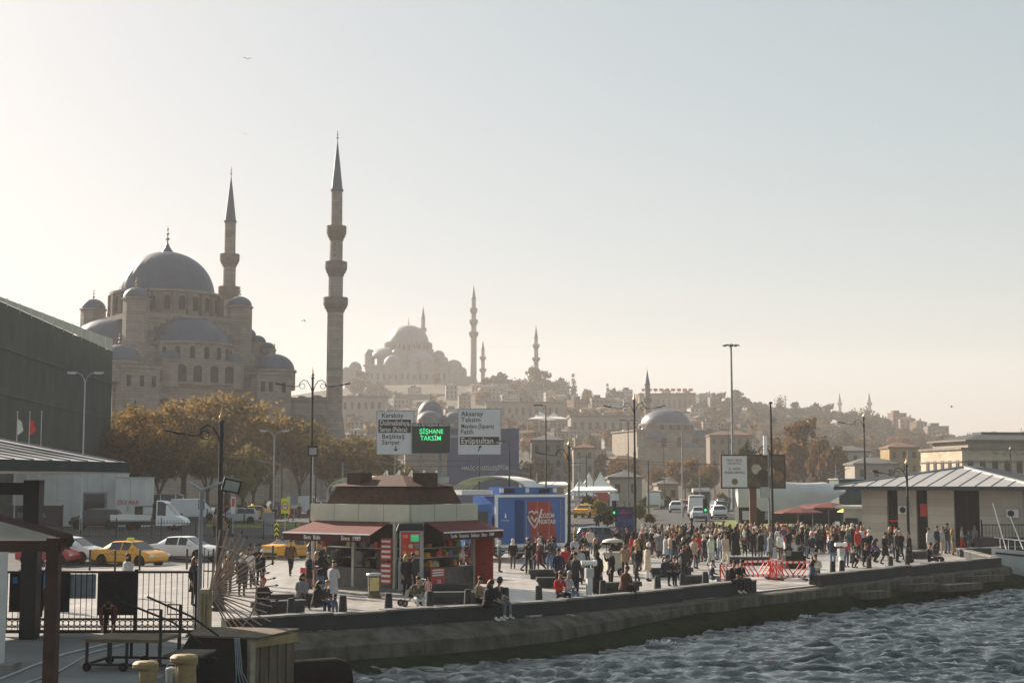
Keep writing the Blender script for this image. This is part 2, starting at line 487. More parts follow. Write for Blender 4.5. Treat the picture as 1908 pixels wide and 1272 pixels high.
# parapet: one block after another, each a little off from the last
par = thing('quay_parapet', 'low dark stone parapet in blocks along the edge of the quay', 'parapet', (0, 0, 0))
blockme = {}
s_acc = 0; x = -8.9; i = 0
while x < 60:
    L = random.choice((1.75, 1.85, 1.95)); a = math.atan2(quayY(x + .5) - quayY(x), .5)
    x2 = x + L * cos(a)
    xm = (x + x2) / 2; p = PX(xm, quayY(xm))
    if not (1390 < p < 1508):
        key = 'pblock%.2f' % L
        if key not in CACHE:
            bb_ = MB().box(-L / 2, L / 2, 0, .42, -.06, .43); bb_.mi = 1; CACHE[key] = bb_.box(-L / 2, L / 2, -.03, .46, .43, .49).mesh('block')
        part('block', CACHE[key], [M['parapet'], M['coping']], par, (xm, quayY(xm), random.uniform(-.025, .03)), (0, 0, a + random.uniform(-.006, .006)))
    x = x2; i += 1
# the step down in the gap
struct(MB().obox((*(P(1450, 1092, 0).xy), -.03), (3.8, 1.0, .1), R(48)).build('landing', M['concrete']))

# ------------------------------------------------------------------ water
rs = np.random.RandomState(3)
fx = np.arange(-13, 52, .16); fy = np.arange(26, 100, .16)
wx = np.concatenate([[-900, -300, -100, -40, -20], fx, [60, 90, 200, 500, 900]])
wy = np.concatenate([[-100, -30, 5, 18], fy, [115, 160, 300, 700, 1700]])
GX, GY = np.meshgrid(wx, wy); Z = np.zeros_like(GX)
for k in range(110):
    lam = 10 ** rs.uniform(math.log10(.36), math.log10(2.6)); th = rs.normal(R(74), .45)
    kx, ky = 2 * pi / lam * np.array([cos(th), sin(th)]); ph = rs.uniform(0, 6.28)
    amp = .0082 * lam ** .9
    s_ = np.sin(kx * GX + ky * GY + ph + .6 * np.sin(.35 * GX - .22 * GY + k))
    Z += amp * (1 - 2 * np.abs(s_) ** 1.0) * .8 + amp * .4 * s_
env = np.zeros_like(GX)
for k in range(10):
    th = rs.uniform(0, 6.28); lam = rs.uniform(7, 26); env += np.sin(2 * pi / lam * (cos(th) * GX + sin(th) * GY) + rs.uniform(0, 6.28))
Z -= Z.mean()
Z *= np.clip(1 + .1 * env, .65, 1.35)
inside = (GX > -13) & (GX < 51.9) & (GY > 26) & (GY < 99.9)
Z = np.where(inside, Z, 0) - 1.1
nx, ny = len(wx), len(wy)
me = bpy.data.meshes.new('water')
V = np.stack([GX, GY, Z], -1).reshape(-1, 3)
ii, jj = np.meshgrid(np.arange(nx - 1), np.arange(ny - 1)); q = (jj * nx + ii).ravel()
me.from_pydata(V.tolist(), [], np.stack([q, q + 1, q + nx + 1, q + nx], -1).tolist()); me.update()
wm = mat('sea_water', (.018, .030, .036), .07, .3, .25, bump=.35, bscale=9, spec=.5)
wm.node_tree.nodes['Principled BSDF'].inputs['IOR'].default_value = 1.33
struct(part('water', me, wm, smooth='all'))

# ------------------------------------------------------------------ haze
hz = MB().box(-950, 950, -150, 1750, -6, 150).build('haze', [])
struct(hz, 'stuff')
hm = bpy.data.materials.new('haze'); hm.use_nodes = True
ht = hm.node_tree
ht.nodes.remove(ht.nodes['Principled BSDF'])
pv = ht.nodes.new('ShaderNodeVolumePrincipled')
HAZE_DENSITY = .00027
pv.inputs['Color'].default_value = (.96, .93, .92, 1)
pv.inputs['Density'].default_value = HAZE_DENSITY
pv.inputs['Anisotropy'].default_value = .15
ht.links.new(pv.outputs[0], ht.nodes['Material Output'].inputs['Volume'])
hz.data.materials.append(hm)
# ------------------------------------------------------------------ foliage
def leafmat(name, c1, c2, scale=.35, trans=.45):
    m = bpy.data.materials.new(name); m.use_nodes = True; t = m.node_tree
    t.nodes.remove(t.nodes['Principled BSDF'])
    tc = t.nodes.new('ShaderNodeTexCoord'); n = t.nodes.new('ShaderNodeTexNoise')
    n.inputs['Scale'].default_value = scale; n.inputs['Detail'].default_value = 6; n.inputs['Roughness'].default_value = .8
    t.links.new(tc.outputs['Object'], n.inputs['Vector'])
    rp = t.nodes.new('ShaderNodeMapRange'); rp.inputs['From Min'].default_value = .36; rp.inputs['From Max'].default_value = .64
    t.links.new(n.outputs['Fac'], rp.inputs['Value'])
    mx = t.nodes.new('ShaderNodeMix'); mx.data_type = 'RGBA'
    mx.inputs['A'].default_value = (*c1, 1); mx.inputs['B'].default_value = (*c2, 1)
    t.links.new(rp.outputs[0], mx.inputs['Factor'])
    d = t.nodes.new('ShaderNodeBsdfDiffuse'); tr = t.nodes.new('ShaderNodeBsdfTranslucent'); s = t.nodes.new('ShaderNodeMixShader')
    s.inputs[0].default_value = trans
    t.links.new(mx.outputs['Result'], d.inputs[0]); t.links.new(mx.outputs['Result'], tr.inputs[0])
    t.links.new(d.outputs[0], s.inputs[1]); t.links.new(tr.outputs[0], s.inputs[2])
    t.links.new(s.outputs[0], t.nodes['Material Output'].inputs[0])
    MATS[name] = m; return m
LEAF = dict(
    amber=leafmat('amber_leaves', (.10, .088, .036), (.33, .19, .06)),
    dull=leafmat('dull_olive_leaves', (.075, .08, .034), (.21, .14, .045)),
    lime=leafmat('yellow_green_leaves', (.10, .115, .03), (.26, .22, .05)),
    rust=leafmat('rust_leaves', (.075, .05, .022), (.22, .115, .035)),
    dark=leafmat('dark_evergreen_leaves', (.022, .03, .014), (.055, .06, .022)),
    umber=leafmat('umber_leaves', (.045, .038, .022), (.10, .07, .03)),
)
def crown_mesh(seed, n, leaf, rx, rz, nb=16, kind='round', hole=.35):
    rs = np.random.RandomState(seed)
    if kind == 'cypress':
        zz = rs.uniform(0, 1, nb); cs = np.stack([rs.normal(0, .1, nb) * rx, rs.normal(0, .1, nb) * rx, (zz - .5) * 2 * rz], 1)
        br = rx * (1.0 - .8 * zz) * .8 + .1 * rx
    else:
        u = rs.normal(size=(nb, 3)); u /= np.linalg.norm(u, axis=1)[:, None]
        cs = u * np.array([rx, rx, rz]) * rs.uniform(.35, .78, nb)[:, None]
        cs[:, 2] = np.where(cs[:, 2] < -.5 * rz, cs[:, 2] * .6, cs[:, 2])
        br = rs.uniform(.24, .44, nb) * rx * (1 if nb < 40 else .72)
    k = rs.choice(nb, n, p=br ** 2 / np.sum(br ** 2))
    d = rs.normal(size=(n, 3)); d /= np.linalg.norm(d, axis=1)[:, None]
    rad = br[k] * (1 - hole * rs.uniform(0, 1, n) ** 1.5) * (1 + .16 * rs.normal(size=n))
    c = cs[k] + d * rad[:, None] * np.array([1, 1, .82])
    a = rs.normal(size=(n, 3)); a /= np.linalg.norm(a, axis=1)[:, None]
    bb = np.cross(a, rs.normal(size=(n, 3))); bb /= np.linalg.norm(bb, axis=1)[:, None] + 1e-9
    sz = leaf * rs.uniform(.5, 1.25, n)[:, None]
    v = np.stack([c - a * sz, c + bb * sz * .6, c + a * sz, c - bb * sz * .6], 1).reshape(-1, 3)
    me = bpy.data.meshes.new('crown')
    me.from_pydata(v.tolist(), [], np.arange(4 * n).reshape(-1, 4).tolist()); me.update()
    return me
def trunk_mesh(seed, h, r, spread, n=7, fork=.35):
    rr = random.Random(seed); b = MB()
    b.tube([(0, 0, -.3), (rr.uniform(-.1, .1) * r, 0, h * fork * .5), (0, 0, h * fork)], r, 8, r * .75)
    for i in range(n):
        a = 2 * pi * i / n + rr.uniform(-.4, .4); sp = spread * rr.uniform(.5, 1); z1 = h * rr.uniform(.7, 1.0)
        p1 = Vector((cos(a) * sp * .45, sin(a) * sp * .45, lerp(h * fork, z1, .55))); p2 = Vector((cos(a) * sp, sin(a) * sp, z1))
        b.tube([(0, 0, h * fork * .9), p1, p2], r * .42, 6, r * .08)
        b.tube([p1, p1 + Vector((rr.uniform(-1, 1) * sp * .5, rr.uniform(-1, 1) * sp * .5, h * .22))], r * .2, 5, r * .05)
    return b.mesh('trunk')
CR = {
    'big0': (crown_mesh(1, 7500, .30, 1, 1, 22) if 0 else None),
}
def tree_proto(key, seed, n, leaf, rx, rz, kind='round', h=None, r=.3, nb=18, hole=.35):
    ztop = (h or rz * 1.5)
    CR[key] = (crown_mesh(seed, n, leaf, rx, rz, nb, kind, hole), trunk_mesh(seed, ztop, r, rx * .7), ztop, rz)
tree_proto('planeA', 1, 5200, .24, 5.4, 4.9, h=10.5, r=.38, nb=60, hole=.7)
tree_proto('planeB', 2, 4600, .24, 4.8, 4.5, h=10.0, r=.34, nb=52, hole=.7)
tree_proto('planeC', 3, 3900, .23, 4.0, 4.4, h=8.5, r=.3, nb=44, hole=.7)
tree_proto('farA', 4, 1500, .75, 6.5, 5.2, h=8.5, r=.4, nb=16)
tree_proto('farB', 5, 1500, .75, 6.0, 6.0, h=9, r=.4, nb=14)
tree_proto('farC', 6, 1300, .70, 7.5, 4.6, h=8, r=.4, nb=18)
tree_proto('cypress', 7, 1100, .55, 2.6, 8.0, 'cypress', h=9, r=.3, nb=22)
tree_proto('thin', 8, 420, .45, 5.5, 4.8, h=8.5, r=.3, nb=16, hole=.8)
tree_proto('bush', 9, 900, .16, 1.0, .8, h=.9, r=.06, nb=12)
def tree(key, leaf, loc, label, scale=1, rz=0, name='tree', cat='tree', group=None, sq=1.0):
    cm, tm, h, rzz = CR[key]
    t = thing(name, label, cat, loc, rz, group); t.scale = (scale, scale, scale * sq)
    part('crown', cm, LEAF[leaf], t, (0, 0, h * (1 if kindof(key) else .8)))
    part('trunk', tm, M['bark'], t)
    return t
def kindof(k): return k == 'cypress'

# ------------------------------------------------------------------ mosque pieces
def finial(name, c, h, parent, m='gold'):
    r = h * .09
    pr = [(r * .5, 0), (r * .35, h * .12), (r * 1.5, h * .2), (r * .35, h * .3), (r * .3, h * .42), (r * 1.1, h * .5), (r * .3, h * .58), (r * .25, h * .7), (r * .75, h * .76), (r * .2, h * .83), (.01, h)]
    return MB().lathe(pr, 8, c).build(name, M[m], parent, smooth=True)
def minaret(parent, x, y, z0, r, balcs, zc, tip, wide=1.55, base=None, matk='stone', lead='lead', n=14):
    "shaft tapering at each balcony, corbelled balconies, conical lead cap"
    k = len(balcs); b = MB(); pr = [(r, z0)] if not base else [(r * 1.55, z0), (r * 1.5, base * .72 + z0 * .28), (r * 1.02, base)]
    rr = r
    for i, zb in enumerate(balcs):
        pr += [(rr, zb - r * .2)]; rr *= .9; pr += [(rr, zb)]
    pr += [(rr * .96, zc)]
    b.lathe(pr, n, (x, y, 0))
    sh = b.build('minaret', M[matk], parent, smooth=True)
    rr = r
    for zb in balcs:
        h = r * 1.0
        bb = MB().lathe([(rr * 1.0, zb - h * 1.15), (rr * 1.15, zb - h * .95), (rr * 1.17, zb - h * .75), (rr * 1.36, zb - h * .62), (rr * 1.38, zb - h * .42), (rr * wide * 1.0, zb - h * .28), (rr * wide * 1.04, zb), (rr * wide * 1.04, zb + h * .75), (rr * wide * .96, zb + h * .75), (rr * wide * .95, zb + .05), (rr * .9, zb + .05)], n, (x, y, 0))
        bb.build('balcony', M['trim'], sh, smooth=True)
        rr *= .9
    MB().lathe([(rr * 1.12, zc - .1 * r), (rr * 1.14, zc + .15 * r), (rr * .98, zc + .2 * r), (rr * .55, lerp(zc, tip, .48)), (.03, tip)], n, (x, y, 0)).build('spire', M[lead], sh, smooth=True)
    finial('finial', (x, y, tip - .05), (tip - zc) * .2, sh)
    return sh
def arch_panel(wd, h, th=.25, seg=6):
    pts = [(-wd / 2, 0), (wd / 2, 0)] + [(wd / 2 * cos(pi * i / seg), h - wd / 2 + wd / 2 * sin(pi * i / seg)) for i in range(seg + 1)]
    n = len(pts)
    return MB().add([(x, -th, z) for x, z in pts] + [(x, th, z) for x, z in pts], [tuple(range(n)), tuple(range(2 * n - 1, n - 1, -1))] + [((i + 1) % n, i, n + i, n + (i + 1) % n) for i in range(n)])
def window_ring(parent, c, r, z, n, wd, h, a0=0, a1=2 * pi, m='void', frame=True):
    key = 'archwin%.1f_%.1f' % (wd, h); me = cached(key, lambda: arch_panel(wd, h, .3))
    for i in range(n):
        a = a0 + (a1 - a0) * (i + .5) / n
        part('window', me, M[m], parent, (c[0] + r * cos(a), c[1] + r * sin(a), z), (0, 0, a + pi / 2))
def drum(parent, c, r, z0, z1, nb, matk='stone', bw=.9, bd=.7):
    d = MB().lathe([(r, z0), (r, z1 - .5), (r + .35, z1 - .45), (r + .35, z1), (r * .5, z1 + .05)], 40, (c[0], c[1], 0)).build('drum', M[matk], parent)
    b = MB()
    for i in range(nb):
        a = 2 * pi * i / nb
        b.obox((c[0] + (r + bd * .4) * cos(a), c[1] + (r + bd * .4) * sin(a), (z0 + z1) / 2 - .3), (bd, bw, z1 - z0 - .7), a)
    b.build('buttress_ring', M['trim'], d)
    return d
def cupola(parent, x, y, z0, z1, r, rise, fin=2.2, sides=8, matk='stone', lead='lead'):
    "weight tower: polygonal body, cornice, lead dome, finial"
    t = MB().lathe([(r, z0), (r, z1 - .35), (r * 1.1, z1 - .3), (r * 1.1, z1), (r * .3, z1 + .02)], sides, (x, y, 0), pi / sides).build('turret', M[matk], parent)
    MB().dome((x, y, z1), r * 1.0, rise, 20, 6).build('dome', M[lead], t, smooth=True)
    if fin: finial('finial', (x, y, z1 + rise - .05), fin, t)
    return t
def semidome(parent, x, y, z, r, h, az, n=30, lead='lead', wall=None):
    "half dome opening back towards the hall; az = direction it bulges to"
    s = MB().dome((x, y, z), r, h, n, 8, flute=.006, a0=az - pi / 2 - .25, arc=pi + .5).build('semi_dome', M[lead], parent, smooth=True)
    if wall:
        MB().lathe([(r * 1.03, wall), (r * 1.03, z - .4), (r * 1.08, z - .35), (r * 1.08, z), (r * .8, z + .01)], n, (x, y, 0), az - pi / 2 - .25, pi + .5).build('semi_dome_wall', M['stone'], s)
    return s

# ------------------------------------------------------------------ great mosque with the dark tall minaret
NM = thing('mosque', 'large stone mosque with a lead grey dome and two minarets behind amber trees', 'mosque', (Q(310, 548, 270).x, 270, 0), R(37.6))
MB().box(-17, 17, -17, 17, 0, 21.5).box(-17.3, 17.3, -17.3, 17.3, 21.5, 22.1).build('hall_wall', M['stone'], NM)
MB().box(-12.6, 12.6, -12.6, 12.6, 22.1, 29).box(-11.4, 11.4, -11.4, 11.4, 29, 32.2).box(-10.2, 10.2, -10.9, 10.9, 32.2, 34.4).box(-8.6, 8.6, -11.1, 11.1, 34.4, 35.4).box(-11.1, 11.1, -8.6, 8.6, 34.4, 35.38).build('upper_hall', M['stone'], NM)
drum(NM, (0, 0), 10.2, 35.2, 40.2, 24)
window_ring(NM, (0, 0), 10.12, 36.4, 24, .95, 2.6)
md = MB().dome((0, 0, 40.15), 9.0, 8.4, 96, 14, flute=.010).build('main_dome', M['lead'], NM, smooth=True)
MB().lathe([(1.35, 48.0), (1.05, 48.7), (.55, 49.4), (.2, 50.2), (.08, 50.6)], 14).build('dome_cap', M['lead'], md, smooth=True)
finial('finial', (0, 0, 50.4), 3.4, md)
for sx, sy in ((-1, -1), (1, -1), (-1, 1), (1, 1)): cupola(NM, 10.3 * sx, 10.3 * sy, 29, 37.8, 2.35, 1.95)
for az, x, y in ((-pi / 2, 0, -10.6), (pi, -10.6, 0), (0, 10.6, 0)):
    semidome(NM, x, y, 29.9, 7.3, 5.0, az, wall=22)
    window_ring(NM, (x, y), 7.45, 26.8, 9, .8, 2.2, az - pi / 2, az + pi / 2)
# stepped great arch over the front half dome
for k in range(7):
    a = k * .8 + .4
    for s in (-1, 1): MB().box(-.9, .9, -.45, .45, 0, 1.3).build('arch_step', M['trim'], NM, (s * (2.4 + k * 1.25), -11.2, 33.6 - k * .72))
for x, y in ((-15.2, -15.2), (15.2, -15.2), (15.2, 15.2)):
    d = MB().lathe([(4.0, 21.9), (4.0, 25.1), (4.25, 25.2), (4.25, 25.6), (1, 25.65)], 16, (x, y, 0)).build('corner_drum', M['stone'], NM)
    MB().dome((x, y, 25.6), 3.85, 3.1, 28, 7, flute=.006).build('dome', M['lead'], d, smooth=True)
    finial('finial', (x, y, 28.6), 2.4, d)
for x, y, z1, r in ((6.2, -16.4, 26.5, 1.9), (-6.2, -16.4, 26.5, 1.9), (13.4, -7.6, 32.6, 1.7), (14.6, -9.6, 31.2, 1.6), (15.9, -11.2, 29.9, 1.5), (6.0, -13.4, 30.0, 1.3), (13.6, -5.0, 30.6, 1.5), (14.0, 5.0, 30.6, 1.5), (-6.0, -13.4, 30.0, 1.3), (17.4, -8.6, 28.4, 1.5)):
    cupola(NM, x, y, 21.5, z1, r, r * .9, 0)
for a_ in ((-6.5, 6.5, -17.9, -12), (12, 17.9, -6.5, 6.5), (-17.9, -12, -6.5, 6.5)): MB().box(*a_, 22.1, 26.6).build('exedra_block', M['stone'], NM)
for s_ in (13, -13): MB().box(s_ - 3.5, s_ + 3.5, -19.6, -16.8, 0, 24.4).box(s_ - 3.8, s_ + 3.8, -19.9, -16.6, 24.4, 24.8).build('pier_block', M['stone'], NM)
for x in (10.6, 12.2, 14.9): MB().box(-.35, .35, -.12, .2, 0, 1.9).build('window', M['void'], NM, (x, -19.62, 21.2))
for x in (-15.2, -12.8, -10.6): MB().box(-.35, .35, -.12, .2, 0, 1.9).build('window', M['void'], NM, (x, -19.62, 21.2))
me = cached('latwin', lambda: arch_panel(1.5, 3.0, .2))
for x in (-4.6, -1.6, 1.6, 4.6): part('window', me, M['void'], NM, (x, -17.95, 22.6))
for x in (-7.5, -4, 0, 4, 7.5): part('window', me, M['void'], NM, (x, -17.05, 16.5))
# gallery with lean-to lead roof along the front, courtyard wall and its domes to the right
MB().box(-16, 9, -23, -17, 0, 14).build('gallery_wall', M['stone'], NM)
MB().add([(-16.5, -23.6, 14), (9.5, -23.6, 14), (9.5, -17, 16.5), (-16.5, -17, 16.5), (-16.5, -17, 14), (9.5, -17, 14)], [(0, 1, 2, 3), (1, 5, 2), (0, 3, 4), (0, 4, 5, 1)]).build('gallery_roof', M['lead'], NM)
cw = MB().obox((19.6, -20.0, 9.9), (9.6, 1.6, 19.8), R(-46)).obox((19.6, -20.0, 20.1), (9.9, 2.1, .6), R(-46)).obox((24.5, -13, 9.9), (1.6, 20, 19.8)).build('courtyard_wall', M['stone'], NM)
for x, y in ((18.8, -13.5), (21.2, -15), (22.6, -18.5)): MB().dome((x, y, 19.6), 1.6, 1.5, 18, 5).build('dome', M['lead'], NM, smooth=True)
me = cached('courtarch', lambda: arch_panel(4.4, 8.0, .15))
for x, y in ((18.2, -19.6), (20.6, -22.0)): part('blind_arch', me, M['trim'], NM, (x - .15, y - .15, 9.4), (0, 0, R(-46)))
minaret(NM, 23.3, -23.8, 0, 1.5, (38.0, 44.8, 51.6), 59.6, 69.4, 1.5, base=17.5)
minaret(NM, 19.2, 12.4, 0, 1.45, (43.7, 50.5), 58.4, 68.2, 1.5, base=17.5)

# ------------------------------------------------------------------ hill mosque
SY = 950.0; SS = FPX / SY
def hx(px): return (px - 760) / SS
def hzz(py): return ZY(py, SY) - 58
HM = thing('mosque', 'hazy domed mosque crowning the hill with four slender minarets', 'mosque', (XY(760, SY).x, SY, 58), 0)
MB().box(hx(688), hx(838), -28, 28, -10, hzz(688)).box(hx(684), hx(842), -29, 29, hzz(688), hzz(686)).build('hall_wall', M['stone2'], HM)
MB().box(hx(706), hx(816), -17, 17, hzz(690), hzz(668)).box(hx(714), hx(806), -16, 16, hzz(668), hzz(656)).build('upper_hall', M['stone2'], HM)
MB().box(hx(838), hx(888), -26, 26, -10, hzz(706)).build('courtyard_wall', M['stone2'], HM)
drum(HM, (0, 0), 14.6, hzz(660), hzz(638), 28, 'stone2', 1.1, 1.6)
window_ring(HM, (0, 0), 14.6, hzz(656), 28, 1.1, 4)
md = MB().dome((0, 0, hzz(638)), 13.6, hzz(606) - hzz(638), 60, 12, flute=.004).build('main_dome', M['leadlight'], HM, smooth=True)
finial('finial', (0, 0, hzz(606)), 6, md)
for px, py, rp, yy, zb in ((690, 660, 9, -8, 676), (818, 664, 11, -8, 678), (742, 662, 9, -17, 676), (667, 690, 13, -24, 700), (652, 696, 9, -24, 704), (848, 688, 15, -22, 700), (738, 682, 17, -26, 690), (800, 680, 13, -27, 690), (828, 676, 9, -20, 684), (776, 684, 10, -27, 690), (862, 696, 9, -22, 704)):
    r = rp / SS
    d = MB().lathe([(r * 1.05, hzz(zb + 14)), (r * 1.05, hzz(py)), (r * .5, hzz(py) + .05)], 16, (hx(px), yy, 0)).build('turret', M['stone2'], HM)
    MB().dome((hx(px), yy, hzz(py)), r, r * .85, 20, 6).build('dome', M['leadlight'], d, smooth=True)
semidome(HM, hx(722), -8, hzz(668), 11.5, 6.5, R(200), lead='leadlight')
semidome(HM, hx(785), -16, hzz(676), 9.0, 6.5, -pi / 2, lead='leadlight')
MB().box(hx(766), hx(816), -18.5, -16, hzz(690), hzz(662)).box(hx(772), hx(810), -18.4, -16, hzz(662), hzz(655)).build('tympanum', M['stone2'], HM)
for i in range(13): part('window', cached('hillwin', lambda: arch_panel(1.5, 4.2, .3)), M['void'], HM, (hx(700 + i * 11), -28.1, hzz(712)))
for i in range(7): part('blind_arch', cached('hillarch', lambda: arch_panel(5.2, 10, .3)), M['trim'], HM, (hx(706 + i * 22), -28.0, hzz(738)))
minaret(HM, hx(884), -26, -6, 2.0, (hzz(630), hzz(608), hzz(587)), hzz(566), hzz(541), 1.5, matk='stone2')
minaret(HM, hx(782), 30, -6, 1.8, (hzz(640), hzz(606)), hzz(585), hzz(560), 1.5, matk='stone2')
minaret(HM, hx(898), 26, -6, 1.5, (hzz(684), hzz(661)), hzz(645), hzz(626), 1.6, matk='stone2')
minaret(HM, hx(998), -20, -6, 1.6, (hzz(674), hzz(650)), hzz(635), hzz(612), 1.6, matk='stone2')

# ------------------------------------------------------------------ small mosque at the foot of the hill
RY = 440.0; RS = FPX / RY
def rx_(px): return (px - 1240) / RS
def rzz(py): return ZY(py, RY)
RM = thing('mosque', 'small stone mosque with a wide lead dome and one short minaret at the hill foot', 'mosque', (XY(1240, RY).x, RY, 0), R(14))
MB().box(-13.5, 13.5, -12, 12, 0, rzz(805)).box(-13.9, 13.9, -12.4, 12.4, rzz(805), rzz(803)).build('hall_wall', M['stone2'], RM)
MB().box(-15, 22, -17, -11, 0, rzz(838)).box(-14.6, 21.6, -16.6, -11, rzz(838), rzz(836)).build('porch_wall', M['stone2'], RM)
drum(RM, (0, 0), 8.0, rzz(806), rzz(790), 20, 'stone2', .7, .9)
window_ring(RM, (0, 0), 8.0, rzz(803), 20, .9, 2.0)
md = MB().dome((0, 0, rzz(790)), 7.7, rzz(762) - rzz(790), 48, 10, flute=.005).build('main_dome', M['lead'], RM, smooth=True)
finial('finial', (0, 0, rzz(762)), 2.6, md)
for x, y in ((-7.5, -9.5), (7.5, -9.5)):
    semidome(RM, x, y, rzz(818), 4.2, 2.6, -pi / 2)
for x, y in ((-10, -9.5), (10.5, -9.5), (-10, 9), (10, 9)): cupola(RM, x, y, 10, rzz(804), 1.3, 1.1, 0, matk='stone2')
for x in (-10, -5, 0, 5, 10): part('window', cached('rwin', lambda: arch_panel(1.6, 3.2, .2)), M['void'], RM, (x, -12.05, rzz(835)))
part('portal', cached('rportal', lambda: arch_panel(4.0, 8.0, .2)), M['trim'], RM, (-9, -12.15, rzz(838)))
for x in (3, 8, 13, 18): MB().dome((x, -14, rzz(836)), 2.2, 1.6, 18, 5).build('dome', M['lead'], RM, smooth=True)
minaret(RM, rx_(1226), 10, 0, .95, (rzz(742),), rzz(713), rzz(684), 1.5, matk='stone2')

# far slender minarets on the ridge
for i, (px, tip, b0, yy) in enumerate(((1565, 731, 765, 1300), (1620, 730, 772, 1200))):
    t = thing('minaret', 'faint slender minaret rising from the ridge ' + ('between leafy crowns' if i == 0 else 'beside a red roofed house block'), 'minaret', (XY(px, yy).x, yy, ZY(800, yy)))
    z0 = ZY(800, yy)
    minaret(t, 0, 0, -3, 1.5, (ZY(752, yy) - z0,), ZY(746, yy) - z0, ZY(tip, yy) - z0, 1.5, matk='stone2')
# domed baths behind the road signs
BT = thing('bathhouse', 'old bathhouse with three pale grey domes behind the road signs', 'bathhouse', (XY(805, 300).x, 300, 0), R(5))
bx0 = lambda px: (px - 805) * 300 / FPX
MB().box(bx0(755), bx0(880), -5, 8, 0, ZY(790, 300)).build('wall', M['stone2'], BT)
for px, y0, top, rp, yy in ((803, 770, 744, 24, 3), (800, 783, 766, 23, -2), (846, 783, 767, 23, -2)):
    d = MB().lathe([(rp / 8.83 * 1.04, ZY(800, 300)), (rp / 8.83 * 1.04, ZY(y0, 300)), (.6, ZY(y0, 300) + .02)], 12, (bx0(px), yy, 0)).build('drum', M['stone2'], BT)
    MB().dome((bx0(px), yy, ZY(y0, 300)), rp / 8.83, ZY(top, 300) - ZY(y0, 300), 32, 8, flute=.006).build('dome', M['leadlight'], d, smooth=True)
finial('finial', (bx0(803), 3, ZY(745, 300)), 1.6, BT, 'iron')

# ------------------------------------------------------------------ houses on the hill
def house_proto(w_, d_, h_, roof, st, seed):
    rr = random.Random(seed)
    wall = MB().box(-w_ / 2, w_ / 2, -d_ / 2, d_ / 2, -4, h_).mesh('wall')
    if roof == 'hip':
        e = .5; k = min(w_, d_) / 2 * .98
        r = MB().add([(-w_ / 2 - e, -d_ / 2 - e, h_), (w_ / 2 + e, -d_ / 2 - e, h_), (w_ / 2 + e, d_ / 2 + e, h_), (-w_ / 2 - e, d_ / 2 + e, h_), (-w_ / 2 + k, 0, h_ + k * .42), (w_ / 2 - k, 0, h_ + k * .42)], [(3, 2, 1, 0), (0, 1, 5, 4), (1, 2, 5), (2, 3, 4, 5), (3, 0, 4)])
        r.box(w_ * .2, w_ * .2 + .9, .5, 1.4, h_ + .5, h_ + k * .42 + 1.1)
    else:
        r = MB().box(-w_ / 2 - .2, w_ / 2 + .2, -d_ / 2 - .2, d_ / 2 + .2, h_, h_ + .5).box(-w_ * .3, w_ * .1, -d_ * .2, d_ * .3, h_ + .5, h_ + 2.6)
    wn = MB()
    n = max(2, int(w_ / 2.6))
    for f in range(st):
        for i in range(n):
            if rr.random() < .12: continue
            x = -w_ / 2 + (i + .5) * w_ / n; z = h_ - (f + .8) * (h_ / st) + .2
            wn.box(x - .5, x + .5, -d_ / 2 - .06, -d_ / 2 + .15, z - .7, z + .8)
        for i in range(max(2, int(d_ / 3))):
            y = -d_ / 2 + (i + .5) * d_ / max(2, int(d_ / 3)); z = h_ - (f + .8) * (h_ / st) + .2
            for s in (-1, 1): wn.box(s * w_ / 2 - .08, s * w_ / 2 + .08, y - .5, y + .5, z - .7, z + .8)
    return wall, r.mesh('roof'), wn.mesh('window_rows'), roof
HP = [house_proto(10, 9, 8, 'hip', 3, 1), house_proto(14, 10, 11, 'flat', 4, 2), house_proto(9, 9, 10, 'hip', 3, 3), house_proto(18, 11, 9, 'hip', 3, 4), house_proto(12, 10, 13, 'flat', 4, 5), house_proto(8, 8, 6.5, 'hip', 2, 6)]
CN = ('sand plastered', 'brown plastered', 'pale cream', 'grey', 'red brown', 'whitewashed')
RN = {'hip': 'tiled hipped', 'flat': 'flat'}
def house(k, c, loc, rz, place, roofm=None, scale=1, group=None):
    wall, roof, wn, kind = HP[k]
    st = ('three storey', 'broad four storey', 'tall three storey', 'long three storey', 'tall four storey', 'small two storey')[k]
    t = thing('house', '%s %s house with %s roof %s' % (CN[c], st, RN[kind], place), 'house', loc, rz, group or 'houses ' + place); t.scale = (scale,) * 3
    part('wall', wall, M['house%d' % c], t)
    part('roof', roof, M[roofm or ('tile' if kind == 'hip' else 'greyroof')], t)
    struct(part('window_rows', wn, M['void'], t), 'stuff')
rr = random.Random(11)
spots = []
def free(x, y, d):
    return all((x - a) ** 2 + (y - b) ** 2 > d * d for a, b in spots)
n = 0; tries = 0
while n < 230 and tries < 20000:
    tries += 1
    Y = 350 + 560 * rr.random() ** .8; px = rr.uniform(640, 1760); X = XY(px, Y).x
    if not free(X, Y, 8 + Y * .003): continue
    if 640 < px < 905 and Y > 800: continue
    if 1160 < px < 1320 and Y < 480: continue
    if 1400 < px < 1760 and (Y > 470): continue          # wooded slope
    if 1330 < px < 1460 and Y > 760: continue
    if px < 760 and Y < 330: continue
    spots.append((X, Y)); n += 1
    k = rr.randrange(6); z = hillz(X, Y)
    place = 'low on the hillside' if Y < 500 else 'halfway up the hillside' if Y < 680 else 'high under the hilltop'
    house(k, rr.randrange(6), (X, Y, z), rr.choice((0, .2, -.25, .5, pi / 2 + .1)), place, rr.choice((None, None, 'greyroof')), (.40 + .2 * sstep(380, 800, Y)) * rr.uniform(.85, 1.2))
